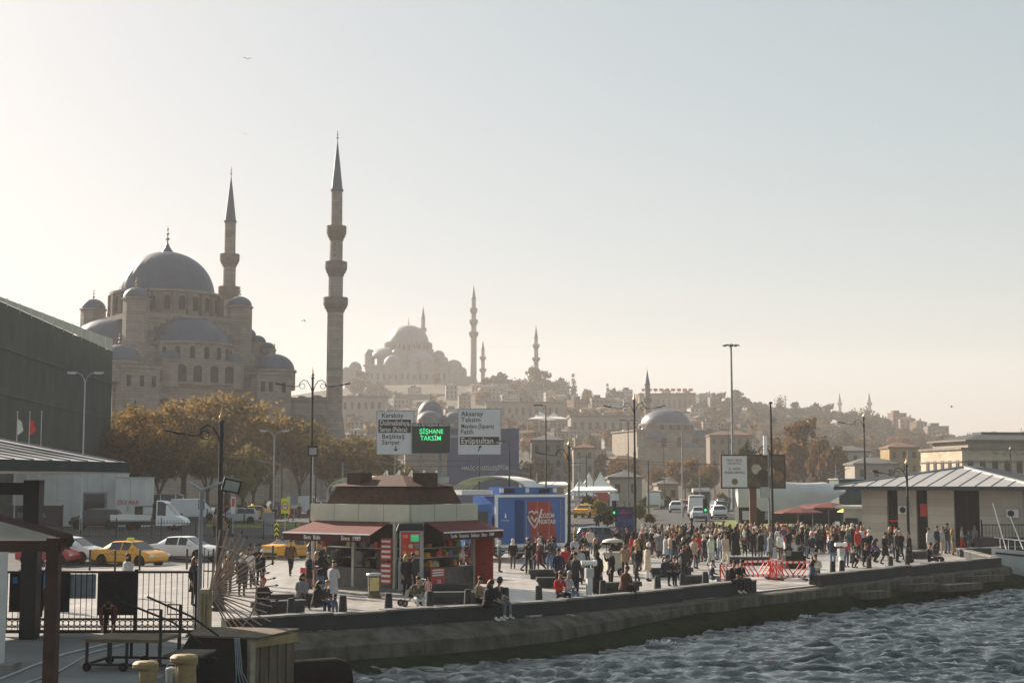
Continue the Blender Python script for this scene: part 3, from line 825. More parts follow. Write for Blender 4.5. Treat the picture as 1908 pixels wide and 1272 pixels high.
# long pale terrace wall below the hill mosque and a stepped roofline block on the crest
for i, (px0, px1, py0, py1, Y, m) in enumerate(((640, 720, 742, 760, 620, 'house2'), (650, 900, 738, 752, 800, 'house1'), (1190, 1292, 736, 760, 800, 'house4'), (905, 1050, 752, 772, 640, 'house0'), (1060, 1180, 778, 800, 560, 'house2'))):
    a, b_ = XY(px0, Y).x, XY(px1, Y).x; z0, z1 = ZY(py1 + 14, Y), ZY(py0, Y)
    t = thing('terrace_building', ('pale low terrace behind the tall minaret', 'long brown terrace building under the hill mosque', 'red brown rooftop restaurant block on the crest', 'sand coloured long building halfway up the hill', 'pale cream long building above the bazaar roofs')[i], 'building', ((a + b_) / 2, Y, z0), .04 * (i - 2))
    L = b_ - a
    MB().box(-L / 2, L / 2, -5, 5, -3, z1 - z0).build('wall', M[m], t)
    MB().box(-L / 2 - .4, L / 2 + .4, -5.4, 5.4, z1 - z0, z1 - z0 + .8).build('roof', M['tile' if i % 2 else 'greyroof'], t)
    wb = MB()
    for q_ in range(int(L / 3)):
        wb.box(-L / 2 + 1 + q_ * 3, -L / 2 + 2.2 + q_ * 3, -5.08, -4.9, (z1 - z0) * .35, (z1 - z0) * .75)
    struct(wb.build('window_rows', M['void'], t), 'stuff')
    if i == 2:
        for q_ in range(9): MB().box(-.12, .12, -.12, .12, 0, 3.2).box(-1.2, 1.2, -.1, .1, 1.6, 3.0).build('banner_post', M['redprint'], t, (-L / 2 + 3 + q_ * 3.3, 0, z1 - z0 + .7))
# red roofed blocks on the wooded ridge to the right
for i, (px, py, Y, k, c, s) in enumerate(((1672, 800, 820, 4, 4, .7), (1690, 803, 810, 0, 1, .85), (1712, 812, 790, 2, 4, .75), (1745, 826, 760, 1, 3, .8), (1762, 832, 750, 5, 1, .9), (1640, 806, 900, 0, 2, 1))):
    house(k, c, Q(px, py, Y), (.2, -.1, .3, 0, .4, .1)[i], 'on the wooded ridge', 'tile' if i < 3 else None, s)

# ------------------------------------------------------------------ trees
G1 = 'plane trees in front of the mosque'
for i, (px, py, Y, key, leaf, s, sq, lab) in enumerate((
    (252, 742, 172, 'planeA', 'amber', 1.02, 1.0, 'amber plane tree beside the green netted building'),
    (345, 730, 180, 'planeB', 'amber', 1.05, 1.0, 'orange plane tree under the great mosque half dome'),
    (425, 716, 185, 'planeA', 'amber', 1.15, 1.06, 'tallest orange plane tree in front of the great mosque'),
    (508, 760, 178, 'planeB', 'amber', .92, .95, 'amber plane tree below the mosque courtyard wall'),
    (560, 770, 182, 'planeA', 'dull', .98, .92, 'broad olive plane tree between the mosque courtyard and the tall minaret'),
    (660, 800, 180, 'planeA', 'dull', .95, .9, 'dull olive plane tree at the foot of the tall minaret'),
    (618, 805, 172, 'planeC', 'dull', .95, .9, 'olive plane tree behind the twin arm street lamps'),
    (710, 812, 185, 'planeB', 'dull', .9, .9, 'dull olive plane tree behind the left road sign'),
    (300, 800, 168, 'planeC', 'dull', 1.1, .95, 'olive brown plane tree behind the white site hut'),
    (390, 805, 170, 'planeB', 'dull', .95, .92, 'shaded olive plane tree between the two ornate lamps'),
    (475, 815, 168, 'planeC', 'dull', 1.0, .92, 'shaded plane tree behind the small twin lamps'),
    (228, 790, 165, 'planeC', 'rust', 1.0, 1.0, 'rust coloured plane tree at the corner of the green net'),
    (752, 858, 178, 'planeC', 'dull', 1.2, 1.0, 'olive plane tree below the left road sign'),
    (905, 862, 200, 'planeB', 'dull', 1.0, 1.0, 'olive plane tree below the right road sign'),
    (455, 850, 140, 'planeC', 'lime', .62, 1.0, 'young yellow green tree behind the floodlight'))):
    cm, tm, h, rzz_ = CR[key]
    z0 = gz(*XY(px, Y).xy)
    top = ZY(py, Y); sc_ = s
    # size the tree so that its crown top stands where it does
    base_top = h * .8 + rzz_ * .96
    sz = (top - z0) / base_top
    t = tree(key, leaf, (XY(px, Y).x, Y, z0), lab, 1, i * 1.3, 'plane_tree', group=G1 if i < 14 else None)
    t.scale = (sz * s, sz * s, sz)
G2 = 'trees on the hill crest'
hilltrees = [  # px, top y, Y, key, leaf, width px
    (932, 693, 900, 'farA', 'umber', 40), (998, 684, 880, 'farB', 'umber', 88), (1040, 703, 890, 'farA', 'umber', 50), (965, 704, 890, 'farC', 'umber', 48),
    (1069, 698, 870, 'cypress', 'dark', 14), (1133, 716, 860, 'cypress', 'dark', 12), (1148, 722, 860, 'farA', 'dark', 30), (1095, 722, 860, 'farC', 'umber', 26),
    (672, 690, 880, 'farB', 'umber', 52), (700, 712, 870, 'farC', 'umber', 44), (660, 708, 865, 'farA', 'umber', 36),
    (1310, 745, 840, 'farA', 'dark', 34), (1342, 731, 830, 'farB', 'umber', 50), (1372, 726, 820, 'farB', 'dark', 46), (1355, 748, 800, 'farC', 'dark', 60), (1415, 748, 840, 'farA', 'umber', 34),
    (1415, 748, 840, 'farC', 'dark', 44), (1455, 732, 900, 'thin', 'umber', 34), (1445, 752, 820, 'farA', 'dark', 50), (1483, 748, 830, 'farB', 'dark', 40), (1515, 750, 820, 'farA', 'dark', 46),
    (1545, 752, 810, 'farB', 'umber', 44), (1582, 760, 800, 'farC', 'umber', 46), (1615, 752, 790, 'thin', 'umber', 52), (1640, 770, 800, 'farA', 'dark', 44), (1608, 768, 780, 'farC', 'dark', 52),
    (1470, 772, 760, 'farC', 'dark', 70), (1530, 778, 740, 'farB', 'dark', 66), (1590, 786, 720, 'farC', 'dark', 72), (1650, 792, 700, 'farA', 'dark', 66), (1430, 778, 730, 'farA', 'umber', 56),
    (1700, 806, 690, 'farC', 'dark', 60), (1740, 822, 660, 'farB', 'umber', 50), (1620, 806, 640, 'farC', 'umber', 66), (1560, 800, 660, 'farA', 'dark', 60), (1680, 822, 620, 'farC', 'dark', 66), (1725, 838, 600, 'farA', 'umber', 50), (1640, 828, 590, 'farB', 'umber', 52),
    (1860, 800, 1300, 'farC', 'umber', 50), (1800, 806, 1250, 'farA', 'umber', 40), (1900, 797, 1280, 'farC', 'umber', 50), (1830, 808, 1200, 'farC', 'umber', 46)]
LN = {'umber': 'brown leaved', 'dark': 'dark evergreen', 'rust': 'rust coloured', 'amber': 'amber', 'lime': 'yellow green', 'dull': 'dull olive'}
KN = {'farA': 'round', 'farB': 'tall round', 'farC': 'broad', 'cypress': 'pointed cypress', 'thin': 'bare thin', 'planeA': 'broad', 'planeB': 'round', 'planeC': 'narrow'}
def sized_tree(px, top, Y, key, leaf, wpx, where, group, zf):
    cm, tm, h, rzz_ = CR[key]
    x = XY(px, Y).x; s = wpx * Y / FPX / (2 * {'farA': 6.5, 'farB': 6, 'farC': 7.5, 'cypress': 2.2, 'thin': 5.5, 'planeA': 5.4, 'planeB': 4.8, 'planeC': 4.0, 'bush': 1.0}[key])
    ztop = ZY(top, Y); zb = ztop - s * (h * (1 if key == 'cypress' else .8) + rzz_ * .95)
    zg = zf(x, Y)
    t = tree(key, leaf, (x, Y, zb), '%s %s tree %s' % (LN[leaf], KN[key], where), s, px * .37, 'tree', group=group)
    if zb > zg + .3:      # stand it on the ground: stretch it downwards
        k = (ztop - zg) / (ztop - zb); t.location.z = zg; t.scale = (s, s, s * k)
    return t
for a in hilltrees:
    w_ = 'on the far shore beyond the ornate hall' if a[2] > 1100 else 'beside the hill mosque' if a[0] < 720 else 'on the crest near the short minarets' if a[0] < 1160 else 'on the wooded ridge behind the billboard'
    sized_tree(*a, w_, G2, hillz)
rt = random.Random(5)
for i in range(64):
    px = rt.uniform(1330, 1770); Y = rt.uniform(480, 800); x = XY(px, Y).x; zt = hillz(x, Y) + rt.uniform(7, 11)
    if px < 1420 and Y < 620: continue
    py = HOR - (zt - CAMZ) * FPX / Y
    sized_tree(px, py, Y, rt.choice(('farA', 'farB', 'farC')), rt.choice(('dark', 'umber', 'umber', 'rust')), rt.uniform(10, 15) * FPX / Y, 'on the wooded slope under the ridge', 'trees on the wooded slope', hillz)
for i in range(110):
    px = rt.uniform(640, 1330) if i < 60 else rt.uniform(950, 1420); Y = rt.uniform(420, 860); x = XY(px, Y).x; zt = hillz(x, Y) + rt.uniform(6, 9)
    py = HOR - (zt - CAMZ) * FPX / Y
    sized_tree(px, py, Y, rt.choice(('farA', 'farB', 'farC', 'farA', 'farC', 'cypress')), rt.choice(('dull', 'umber', 'umber', 'rust')), rt.uniform(6, 10) * FPX / Y, 'standing among the hillside houses', 'trees among the hillside houses', hillz)
G3 = 'autumn trees along the far road'
for a in ((1165, 850, 300, 'planeB', 'rust', 70), (1130, 842, 330, 'farA', 'rust', 60), (1225, 862, 280, 'planeC', 'rust', 56), (1275, 846, 310, 'farC', 'rust', 80), (1320, 860, 290, 'planeA', 'rust', 60), (1372, 838, 260, 'planeB', 'dull', 70), (1420, 850, 280, 'planeA', 'rust', 60),
          (1495, 780, 300, 'farB', 'rust', 110), (1455, 812, 310, 'farA', 'rust', 80), (1535, 812, 290, 'farA', 'rust', 76), (1060, 830, 340, 'farC', 'rust', 60), (1005, 846, 300, 'planeB', 'dull', 60), (1385, 815, 200, 'planeC', 'dark', 60), (1303, 876, 250, 'planeC', 'dark', 52), (1580, 850, 300, 'planeB', 'umber', 60), (975, 852, 290, 'planeC', 'umber', 46)):
    sized_tree(*a, 'beyond the traffic on the far road', G3, gz)
for i, (px, y0, Y, wpx) in enumerate(((1240, 898, 215, 30), (1262, 905, 205, 26), (1345, 900, 230, 34), (1095, 905, 190, 40), (1112, 918, 160, 44), (1200, 905, 210, 30), (1130, 958, 128, 44), (1190, 940, 150, 40), (1210, 962, 135, 26), (1290, 908, 225, 30))):
    t = tree('bush', ('dark', 'lime', 'dull')[i % 3], (XY(px, Y).x, Y, gz(*XY(px, Y).xy)), '%s clipped shrub on the green strip by the far road' % LN[('dark', 'lime', 'dull')[i % 3]], wpx * Y / FPX / 2, i, 'shrub', 'shrub', 'shrubs along the far road')
# ------------------------------------------------------------------ vehicles
def wheel_me(r, wd):
    t = MB().lathe([(r * .62, -wd / 2), (r * .93, -wd / 2), (r, -wd * .36), (r, wd * .36), (r * .93, wd / 2), (r * .62, wd / 2)], 20)
    h = MB().lathe([(r * .1, -wd * .44), (r * .6, -wd * .40), (r * .64, -wd * .30), (r * .64, wd * .30), (r * .6, wd * .40), (r * .1, wd * .44)], 20)
    for i in range(5):
        a = 2 * pi * i / 5
        for s in (-1, 1): h.obox((r * .33 * cos(a), r * .33 * sin(a), s * wd * .45), (r * .55, r * .14, .02), a)
    return t, h
def add_wheel(parent, x, y, r=.32, wd=.21, rimm='chrome'):
    kt, kr = 'tyre%.2f' % r, 'rim%.2f' % r
    if kt not in CACHE:
        t, h = wheel_me(r, wd); CACHE[kt] = t.mesh('tyre'); CACHE[kr] = h.mesh('rim')
    wh = part('wheel', cached('hub%.2f' % r, lambda: MB().lathe([(r * .2, -wd * .5), (r * .2, wd * .5)], 10)), M['iron'], parent, (x, y, r), (pi / 2, 0, 0))
    part('tyre', CACHE[kt], M['rubber'], wh, smooth=True); part('rim', CACHE[kr], M[rimm], wh, smooth=True)
# stations: x, bottom, belt, roof, half width (sill, belt), half width roof
SEDAN = [(-2.25, .42, .78, .78, .62, .60), (-2.20, .30, .93, .93, .80, .74), (-1.75, .24, .97, .985, .86, .74), (-1.45, .22, .975, 1.03, .87, .70), (-.85, .20, .965, 1.40, .88, .60), (-.70, .20, .96, 1.43, .88, .60), (-.05, .20, .95, 1.46, .88, .62), (.03, .20, .95, 1.46, .88, .62), (.45, .20, .94, 1.43, .88, .61), (.58, .20, .935, 1.40, .88, .61), (1.28, .20, .92, .945, .88, .72), (1.75, .22, .85, .86, .86, .70), (2.1, .28, .72, .72, .80, .68), (2.25, .38, .60, .60, .60, .58)]
HATCH = [(-2.0, .40, .85, .86, .68, .62), (-1.97, .28, .98, 1.0, .80, .70), (-1.72, .24, 1.0, 1.38, .86, .58), (-1.55, .22, 1.0, 1.45, .87, .60), (-.70, .20, .98, 1.50, .88, .62), (-.60, .20, .98, 1.50, .88, .62), (.02, .20, .96, 1.50, .88, .63), (.10, .20, .96, 1.50, .88, .63), (.50, .20, .95, 1.46, .88, .62), (.62, .20, .94, 1.43, .88, .61), (1.25, .20, .93, .96, .88, .72), (1.6, .22, .86, .87, .86, .70), (1.9, .28, .72, .72, .78, .66), (2.0, .38, .60, .60, .60, .56)]
SUV = [(x * 1.06, b + .08, be + .16, rf + .22 if rf > 1.1 else rf + .16, wa * 1.03, wr * 1.05) for x, b, be, rf, wa, wr in HATCH]
VAN = [(-2.75, .45, 1.15, 1.2, .8, .78), (-2.72, .32, 1.25, 2.2, .96, .84), (-2.6, .30, 1.25, 2.38, .97, .85), (-1.3, .28, 1.25, 2.42, .98, .86), (-1.2, .28, 1.25, 2.42, .98, .86), (.35, .28, 1.22, 2.42, .98, .86), (.45, .28, 1.22, 2.42, .98, .86), (.9, .28, 1.2, 2.36, .98, .84), (1.15, .28, 1.18, 2.2, .98, .80), (1.95, .28, 1.12, 1.2, .96, .8), (2.45, .32, .98, 1.0, .92, .78), (2.68, .38, .75, .76, .82, .7), (2.75, .45, .6, .6, .7, .6)]
KINDS = {'sedan': (SEDAN, [3], [9], [(4, 6), (7, 9)], (-1.35, 1.35), .32), 'hatch': (HATCH, [1], [9], [(3, 4), (5, 6), (7, 9)], (-1.2, 1.2), .31), 'suv': (SUV, [1], [9], [(3, 4), (5, 6), (7, 9)], (-1.3, 1.28), .36), 'van': (VAN, [1], [8], [(6, 8)], (-1.6, 1.75), .36), 'minibus': (VAN, [1], [8], [(2, 3), (4, 5), (6, 8)], (-1.6, 1.75), .36)}
def car_meshes(kind):
    if kind + 'body' in CACHE: return
    st, rear, front, sides, ax, wr = KINDS[kind]
    body, gl = MB(), {'rear_window': MB(), 'windscreen': MB()}
    rings = []
    for x, zb, be, rf, wa, wro in st:
        mid = (zb + be) / 2
        tall = rf - be > .2
        wb_ = wa * .97
        rings.append([(x, -wa * .8, zb), (x, -wa, zb + .1), (x, -wa * 1.01, mid), (x, -wb_, be), (x, -lerp(wb_, wro, .98), rf - (.05 if tall else .005)), (x, -wro * .8, rf), (x, wro * .8, rf), (x, lerp(wb_, wro, .98), rf - (.05 if tall else .005)), (x, wb_, be), (x, wa * 1.01, mid), (x, wa, zb + .1), (x, wa * .8, zb)])
    K = 12
    for i in range(len(rings) - 1):
        for j in range(K):
            q = [rings[i][j], rings[i][(j + 1) % K], rings[i + 1][(j + 1) % K], rings[i + 1][j]]
            tgt = body
            for wn_, (a, b_) in enumerate(sides):
                if j in (3, 7) and a <= i < b_: tgt = gl.setdefault('side_window%d%d' % (j, wn_), MB())
            if j in (4, 5, 6) and i in rear: tgt = gl['rear_window']
            if j in (4, 5, 6) and i in front: tgt = gl['windscreen']
            tgt.add(q, [(3, 2, 1, 0)])
    body.add(rings[0], [tuple(range(K))]); body.add(rings[-1], [tuple(range(K - 1, -1, -1))])
    CACHE[kind + 'body'] = weld(body, 'body')
    for k, v in gl.items():
        if v.v: CACHE[kind + k] = weld(v, k.rstrip('0123456789'))
def weld(b, name):
    me = b.mesh(name); bm = bmesh.new(); bm.from_mesh(me)
    bmesh.ops.remove_doubles(bm, verts=bm.verts, dist=.0005); bmesh.ops.recalc_face_normals(bm, faces=bm.faces)
    bm.to_mesh(me); bm.free(); return me
def car(kind, paint, loc, heading, label, taxi=False, scale=1, group=None):
    "heading: direction the nose points to, 0 = +X"
    car_meshes(kind)
    st, rear, front, sides, ax, wr = KINDS[kind]
    nm = 'taxi' if taxi else ('van' if kind == 'van' else 'minibus' if kind == 'minibus' else 'car')
    t = thing(nm, label, nm, loc, heading, group, scale)
    part('body', CACHE[kind + 'body'], M[paint], t, smooth=True)
    for k in [c[len(kind):] for c in CACHE if c.startswith(kind + 'rear_') or c.startswith(kind + 'winds') or c.startswith(kind + 'side_')]:
        part(k.rstrip('0123456789'), CACHE[kind + k], M['darkglass'], t)
    xr, xf = st[0][0], st[-1][0]; zt = st[1][2]
    for s in (-1, 1):
        wy = st[5][4]
        for a in ax:
            add_wheel(t, a, s * (wy - .09), wr)
            part('wheel_arch', cached('warch%.2f' % wr, lambda: MB().lathe([(wr * .6, -.02), (wr * 1.16, -.02), (wr * 1.16, .02), (wr * .6, .02)], 20)), M['rubber'], t, (a, s * (wy - .005), wr + .02), (pi / 2, 0, 0))
        tl = (.06, .24, .18) if kind not in ('van', 'minibus') else (.06, .14, .6)
        part('tail_lamp', cached('tl%s' % kind[0], lambda: MB().obox((0, 0, 0), tl)), M['tail'], t, (xr + .06, s * (st[1][4] - .16), zt - .14 if kind not in ('van', 'minibus') else 1.1))
        part('headlamp', cached('hl', lambda: MB().obox((0, 0, 0), (.22, .30, .13))), M['headl'], t, (xf - .17, s * (st[-2][4] - .12), st[-2][2] - .08), (0, .2, s * -.35))
        part('mirror', cached('mir', lambda: MB().obox((0, 0, 0), (.12, .2, .13))), M[paint], t, (st[front[0]][0] + .22, s * (wy + .06), st[front[0]][2] + .08))
    part('number_plate', cached('plate', lambda: MB().obox((0, 0, 0), (.02, .5, .11))), M['plate'], t, (xr - .008 if kind in ('van', 'minibus') else xr - .006, 0, .62))
    part('bumper', cached('bump', lambda: MB().obox((0, 0, 0), (.1, 1.3, .14))), M['iron'], t, (xr + .02, 0, .44))
    if taxi:
        part('roof_sign', cached('rsign', lambda: MB().box(-.1, .1, -.25, .25, 0, .16, .03, .03)), M['signyellow'], t, (.0, 0, 1.455 if kind == 'sedan' else 1.5))
        part('check_stripe', cached('chk', lambda: chk()), M['black'], t, (0, 0, .70))
    return t
def chk():
    b = MB()
    for s in (-1, 1):
        for i in range(14):
            b.obox((-1.2 + i * .18, s * .893, .04 if i % 2 else 0), (.09, .012, .04))
    return b
for nme, c in (('carwhite', (.72, .73, .74)), ('carblack', (.015, .017, .02)), ('cargrey', (.13, .145, .16)), ('carsilver', (.38, .41, .44)), ('carred', (.42, .03, .03)), ('carblue', (.06, .09, .16))):
    M[nme] = mat(nme.replace('car', 'car_paint_'), c, .28, .04, 1.0, spec=.55)
def gp(px, py):
    "where the ground shows at this pixel (road surface)"
    z = 0
    for _ in range(6):
        p = P(px, py, z); z = gz(p.x, p.y)
    return Vector((p.x, p.y, z))
car('sedan', 'taxi', gp(242, 1054), R(-24), 'yellow taxi with black check stripe passing behind the gate', taxi=True)
car('sedan', 'carwhite', gp(342, 1043), R(-14), 'white saloon driving ahead of the yellow taxi')
car('hatch', 'carwhite', gp(128, 1046), R(-10), 'white hatchback following behind the yellow taxi')
car('hatch', 'carred', gp(92, 1040), R(-10), 'red hatchback half hidden by the pier column', scale=.9)
car('sedan', 'taxi', gp(552, 1022), R(52), 'yellow taxi seen from behind next to the kiosk awning', taxi=True)
car('sedan', 'taxi', gp(140, 979), R(188), 'yellow taxi parked by the white site hut', taxi=True)
car('suv', 'carblack', gp(178, 985), R(186), 'black car parked beside the dropside truck')
car('minibus', 'carwhite', gp(322, 960), R(5), 'white minibus parked behind the dropside truck', scale=1.05)
car('van', 'carwhite', gp(362, 968), R(10), 'white van in front of the white minibus', scale=.9)
car('hatch', 'carsilver', gp(440, 975), R(200), 'silver hatchback behind the median railing')
car('sedan', 'taxi', gp(470, 967), R(205), 'yellow taxi with pale bonnet behind the median railing', taxi=True)
car('suv', 'cargrey', gp(515, 960), R(-65), 'dark grey car facing the kerb behind the speed sign')
car('van', 'carwhite', gp(572, 957), R(0), 'white van beyond the speed sign', scale=.9)
car('suv', 'carwhite', gp(600, 960), R(182), 'white car beyond the double ornate lamp')
car('minibus', 'carwhite', gp(1222, 947), R(78), 'white minibus leading the far traffic away', scale=1.1)
car('hatch', 'carwhite', gp(1261, 954), R(80), 'white hatchback with red lamps in the far lane')
car('hatch', 'carred', gp(1275, 950), R(80), 'red hatchback ahead of the white hatchback')
car('van', 'carwhite', gp(1298, 962), R(84), 'white panel van in the far traffic queue', scale=1.0)
car('sedan', 'carsilver', gp(1303, 970), R(86), 'silver saloon waiting at the traffic light')
car('suv', 'cargrey', gp(1337, 958), R(95), 'grey car in the lane beside the panel van')
car('hatch', 'carwhite', gp(1334, 966), R(95), 'white car waiting in the lane beside the silver saloon')
car('suv', 'carblack', gp(1340, 952), R(95), 'black car farthest up the lane beside the bus')
car('sedan', 'taxi', gp(1092, 964), R(70), 'yellow taxi with white boot beyond the railing', taxi=True)
car('suv', 'carblue', gp(1118, 1003), R(10), 'dark blue car parked behind the plaza railing', scale=.9)
car('hatch', 'carsilver', gp(1165, 943), R(20), 'silver car behind the advertising panel')
car('minibus', 'carwhite', gp(1600, 925), R(178), 'white coach beyond the grey tarpaulin', scale=1.3)
# pale bus in the queue
def bus(px, py, hd):
    t = thing('bus', 'pale city bus ahead of the white panel van', 'bus', gp(px, py), hd)
    MB().box(-5.5, 5.5, -1.25, 1.25, .35, 3.0, .05, .08).build('body', M['offwhite'], t)
    MB().box(-5.56, -5.4, -1.1, 1.1, 1.5, 2.6).build('rear_window', M['darkglass'], t)
    for s in (-1, 1): MB().box(-5, 5, -.03, .03, 1.4, 2.5).build('side_window', M['darkglass'], t, (0, s * 1.24, 0))
    for x in (-3.4, 3.6):
        for s in (-1, 1): add_wheel(t, x, s * 1.14, .48, .28)
    for s in (-1, 1): MB().obox((0, 0, 0), (.06, .2, .4)).build('tail_lamp', M['tail'], t, (-5.55, s * 1.05, 1.0))
bus(1306, 950, R(84))
# white dropside truck with crew cab
t = thing('dropside_truck', 'white dropside truck with crew cab and black headboard', 'truck', gp(284, 987), R(-3))
cab = [(x, b_, be, rf, wa, wr_) for x, b_, be, rf, wa, wr_ in VAN if x > .3]
b = MB(); K = 12; rings = []; g = MB(); wsn = MB(); g2 = MB()
for x, zb, be, rf, wa, wro in cab:
    tall = rf - be > .2
    rings.append([(x, -wa * .8, zb), (x, -wa, zb + .1), (x, -wa * 1.01, (zb + be) / 2), (x, -wa * .97, be), (x, -wro, rf - (.05 if tall else .005)), (x, -wro * .8, rf), (x, wro * .8, rf), (x, wro, rf - (.05 if tall else .005)), (x, wa * .97, be), (x, wa * 1.01, (zb + be) / 2), (x, wa, zb + .1), (x, wa * .8, zb)])
for i in range(len(rings) - 1):
    for j in range(K):
        tg = g if j == 3 and i in (1, 2) else g2 if j == 7 and i in (1, 2) else wsn if j in (4, 5, 6) and i == 3 else b
        tg.add([rings[i][j], rings[i][(j + 1) % K], rings[i + 1][(j + 1) % K], rings[i + 1][j]], [(3, 2, 1, 0)])
b.add(rings[0], [tuple(range(K))]); b.add(rings[-1], [tuple(range(K - 1, -1, -1))])
part('cab', weld(b, 'cab'), M['carwhite'], t, (.2, 0, 0), smooth=True); part('windscreen', weld(wsn, 'ws'), M['darkglass'], t, (.2, 0, 0)); [part('side_window', weld(g_, 'side_window'), M['darkglass'], t, (.2, 0, 0)) for g_ in (g, g2)]
MB().box(-3.2, .3, -1.0, 1.0, .72, .84).build('load_bed', M['galv'], t)
for s in (-1, 1):
    for k in range(3): MB().box(-3.2, .2, s * 1.02 - .02, s * 1.02 + .02, .84 + k * .15, .975 + k * .15).build('side_board', M['white'], t)
MB().box(.28, .36, -1.0, 1.0, .84, 2.2).box(-1.2, .28, -.98, .98, 1.9, 1.96).box(-1.2, -1.14, -.98, .98, .84, 1.96).build('headboard', M['black'], t)
MB().box(-3.0, 1.2, -.4, .4, .42, .72).build('chassis', M['iron'], t)
for x in (-1.7, 1.75):
    for s in (-1, 1): add_wheel(t, x + .1, s * .86, .36)
# red and white lorry beyond the railing
t = thing('lorry', 'small red and white lorry under the white canopy', 'lorry', gp(1122, 948), R(15))
MB().box(-2.5, .6, -1.0, 1.0, .7, 2.4).build('box_body', M['redprint'], t); MB().box(.8, 2.3, -1.0, 1.0, .45, 2.2, .15, .05).build('cab', M['carwhite'], t); MB().box(2.1, 2.28, -.85, .85, 1.35, 2.0).build('windscreen', M['darkglass'], t); MB().box(-2.4, 2.0, -.5, .5, .4, .7).build('chassis', M['iron'], t)
for x in (-1.6, 1.5):
    for s in (-1, 1): add_wheel(t, x, s * .88, .4)

# blue information truck
LB = 4.75
BTK = thing('box_truck', 'blue box truck with red panel and heart tick emblem behind the kiosk', 'truck', (XY(924, 88).x, 88, 0), math.atan2(3.2, 4.7), None, 1.13)
# local: x along the side facing the plaza (left to right), y inward, z up
MB().box(0, LB, 0, 2.3, .75, 3.42).build('box_body', M['bluetruck'], BTK)
fr = M['galv']
for nm_, bx_ in (('frame_bar', (-.04, .12, -.04, .06, .7, 3.5)), ('frame_bar', (LB - .1, LB + .04, -.04, .06, .7, 3.5)), ('frame_bar', (.12, LB - .1, -.04, .06, 3.36, 3.5)), ('frame_bar', (.12, LB - .1, -.05, .06, .62, .80))):
    MB().box(*bx_).build(nm_, M['white'], BTK)
MB().box(1.25, 1.85, -.012, .02, .85, 3.2).build('side_door', mat('door_dark_blue', (.012, .05, .16), .4, .1, 2), BTK)  # door in a darker blue than the box
MB().add([(2.35, -.02, .84), (4.15, -.02, .84), (3.65, -.02, 3.12), (2.1, -.02, 3.12)], [(0, 1, 2, 3)]).build('red_panel', mat('truck_red', (.36, .055, .04), .5, .1, 2), BTK)
for x in (2.0, 2.75, 3.55, 4.35): MB().box(x - .012, x + .012, -.03, 0, .84, 3.2).build('panel_joint', M['galv'], BTK)
hp_ = [(0, -.55), (-.34, -.12), (-.42, .16), (-.28, .36), (-.08, .34), (.02, .2), (.14, .32), (.42, .62), (.46, .5), (.14, .08), (.02, -.04), (-.08, .14), (-.2, .2), (-.28, .12), (-.2, -.08), (0, -.34), (.3, .06), (.36, -.02)]
eb = MB(); eb.tube([(x, 0, z) for x, z in ((.22, .28), (.1, .38), (-.02, .24), (-.16, .38), (-.36, .32), (-.44, .1), (-.32, -.16), (0, -.55), (.26, -.14), (.5, .5))], .05, 6)
eb.tube([(x, 0, z) for x, z in ((-.22, .12), (-.14, -.04), (0, -.2), (.14, .02))], .05, 6)
eb.build('heart_emblem', M['white'], BTK, (2.55, -.03, 2.2), smooth=True)
text('ÇÖZÜM\nNOKTASI', .33, M['white'], BTK, (3.42, -.035, 2.15), align='CENTER', squeeze=.8, bold=.006)
MB().lathe([(.01, .16), (.045, .02), (.06, -.06), (.04, -.12), (.01, -.14)], 8).build('drop_emblem', M['white'], BTK, (.62, -.02, 2.35))
text('İSTANBUL', .11, M['white'], BTK, (.62, -.02, 2.1))
MB().box(.6, 4.4, .5, 1.6, 3.5, 3.9).build('roof_rack', M['bluetruck'], BTK)
for x in (.7, 2.4, 4.3): MB().box(x - .12, x + .12, .44, .5, 3.6, 3.85).build('roof_lamp', M['headl'], BTK)
for x in (1.2, 3.6): MB().box(x - .35, x + .35, .46, .5, 3.58, 3.82).build('roof_speaker', M['black'], BTK)
MB().box(-2.0, 0, .3, 1.4, 3.5, 3.75).build('awning_box', M['offwhite'], BTK)
MB().box(-1.95, -.12, .05, 2.25, .7, 3.0, .1, .05).build('cab', M['bluetruck'], BTK)
MB().box(-1.7, -.5, .03, .1, 1.8, 2.6).build('cab_window', M['darkglass'], BTK)
MB().box(-1.8, 4.6, .3, 2.0, .42, .72).build('chassis', M['iron'], BTK)
for z in (.30, .48): MB().box(.0, 4.4, -.02, .06, z, z + .10).build('side_guard', M['galv'], BTK)
for x in (-1.3, 1.55, 3.6):
    for y in (.2, 2.1): add_wheel(BTK, x, y, .42, .26)
# ------------------------------------------------------------------ people
SKIN = mat('skin', (.36, .21, .15), .6, .1, 8)
CLOTH = {}
for k, c in dict(black=(.012, .013, .016), charcoal=(.035, .038, .042), navy=(.018, .027, .055), denim=(.06, .10, .17), bluejean=(.10, .17, .27), grey=(.16, .17, .18), palegrey=(.36, .37, .38), white=(.62, .62, .60), beige=(.42, .33, .26), cream=(.55, .48, .38), red=(.42, .03, .03), maroon=(.12, .03, .035), brown=(.10, .055, .035), tan=(.24, .16, .10), olive=(.07, .075, .04), teal=(.03, .10, .13), pink=(.5, .28, .28), mint=(.50, .58, .42), blue=(.03, .12, .33), purple=(.09, .05, .14)).items():
    CLOTH[k] = mat('cloth_' + k, c, .85, .18, 9, bump=.2, bscale=30)
HAIR = {'dark': mat('hair_dark', (.018, .014, .012), .6, .2, 12), 'brown': mat('hair_brown', (.07, .04, .022), .55, .25, 12), 'fair': mat('hair_fair', (.28, .17, .08), .5, .25, 12), 'grey': mat('hair_grey', (.3, .3, .3), .6, .2, 12)}
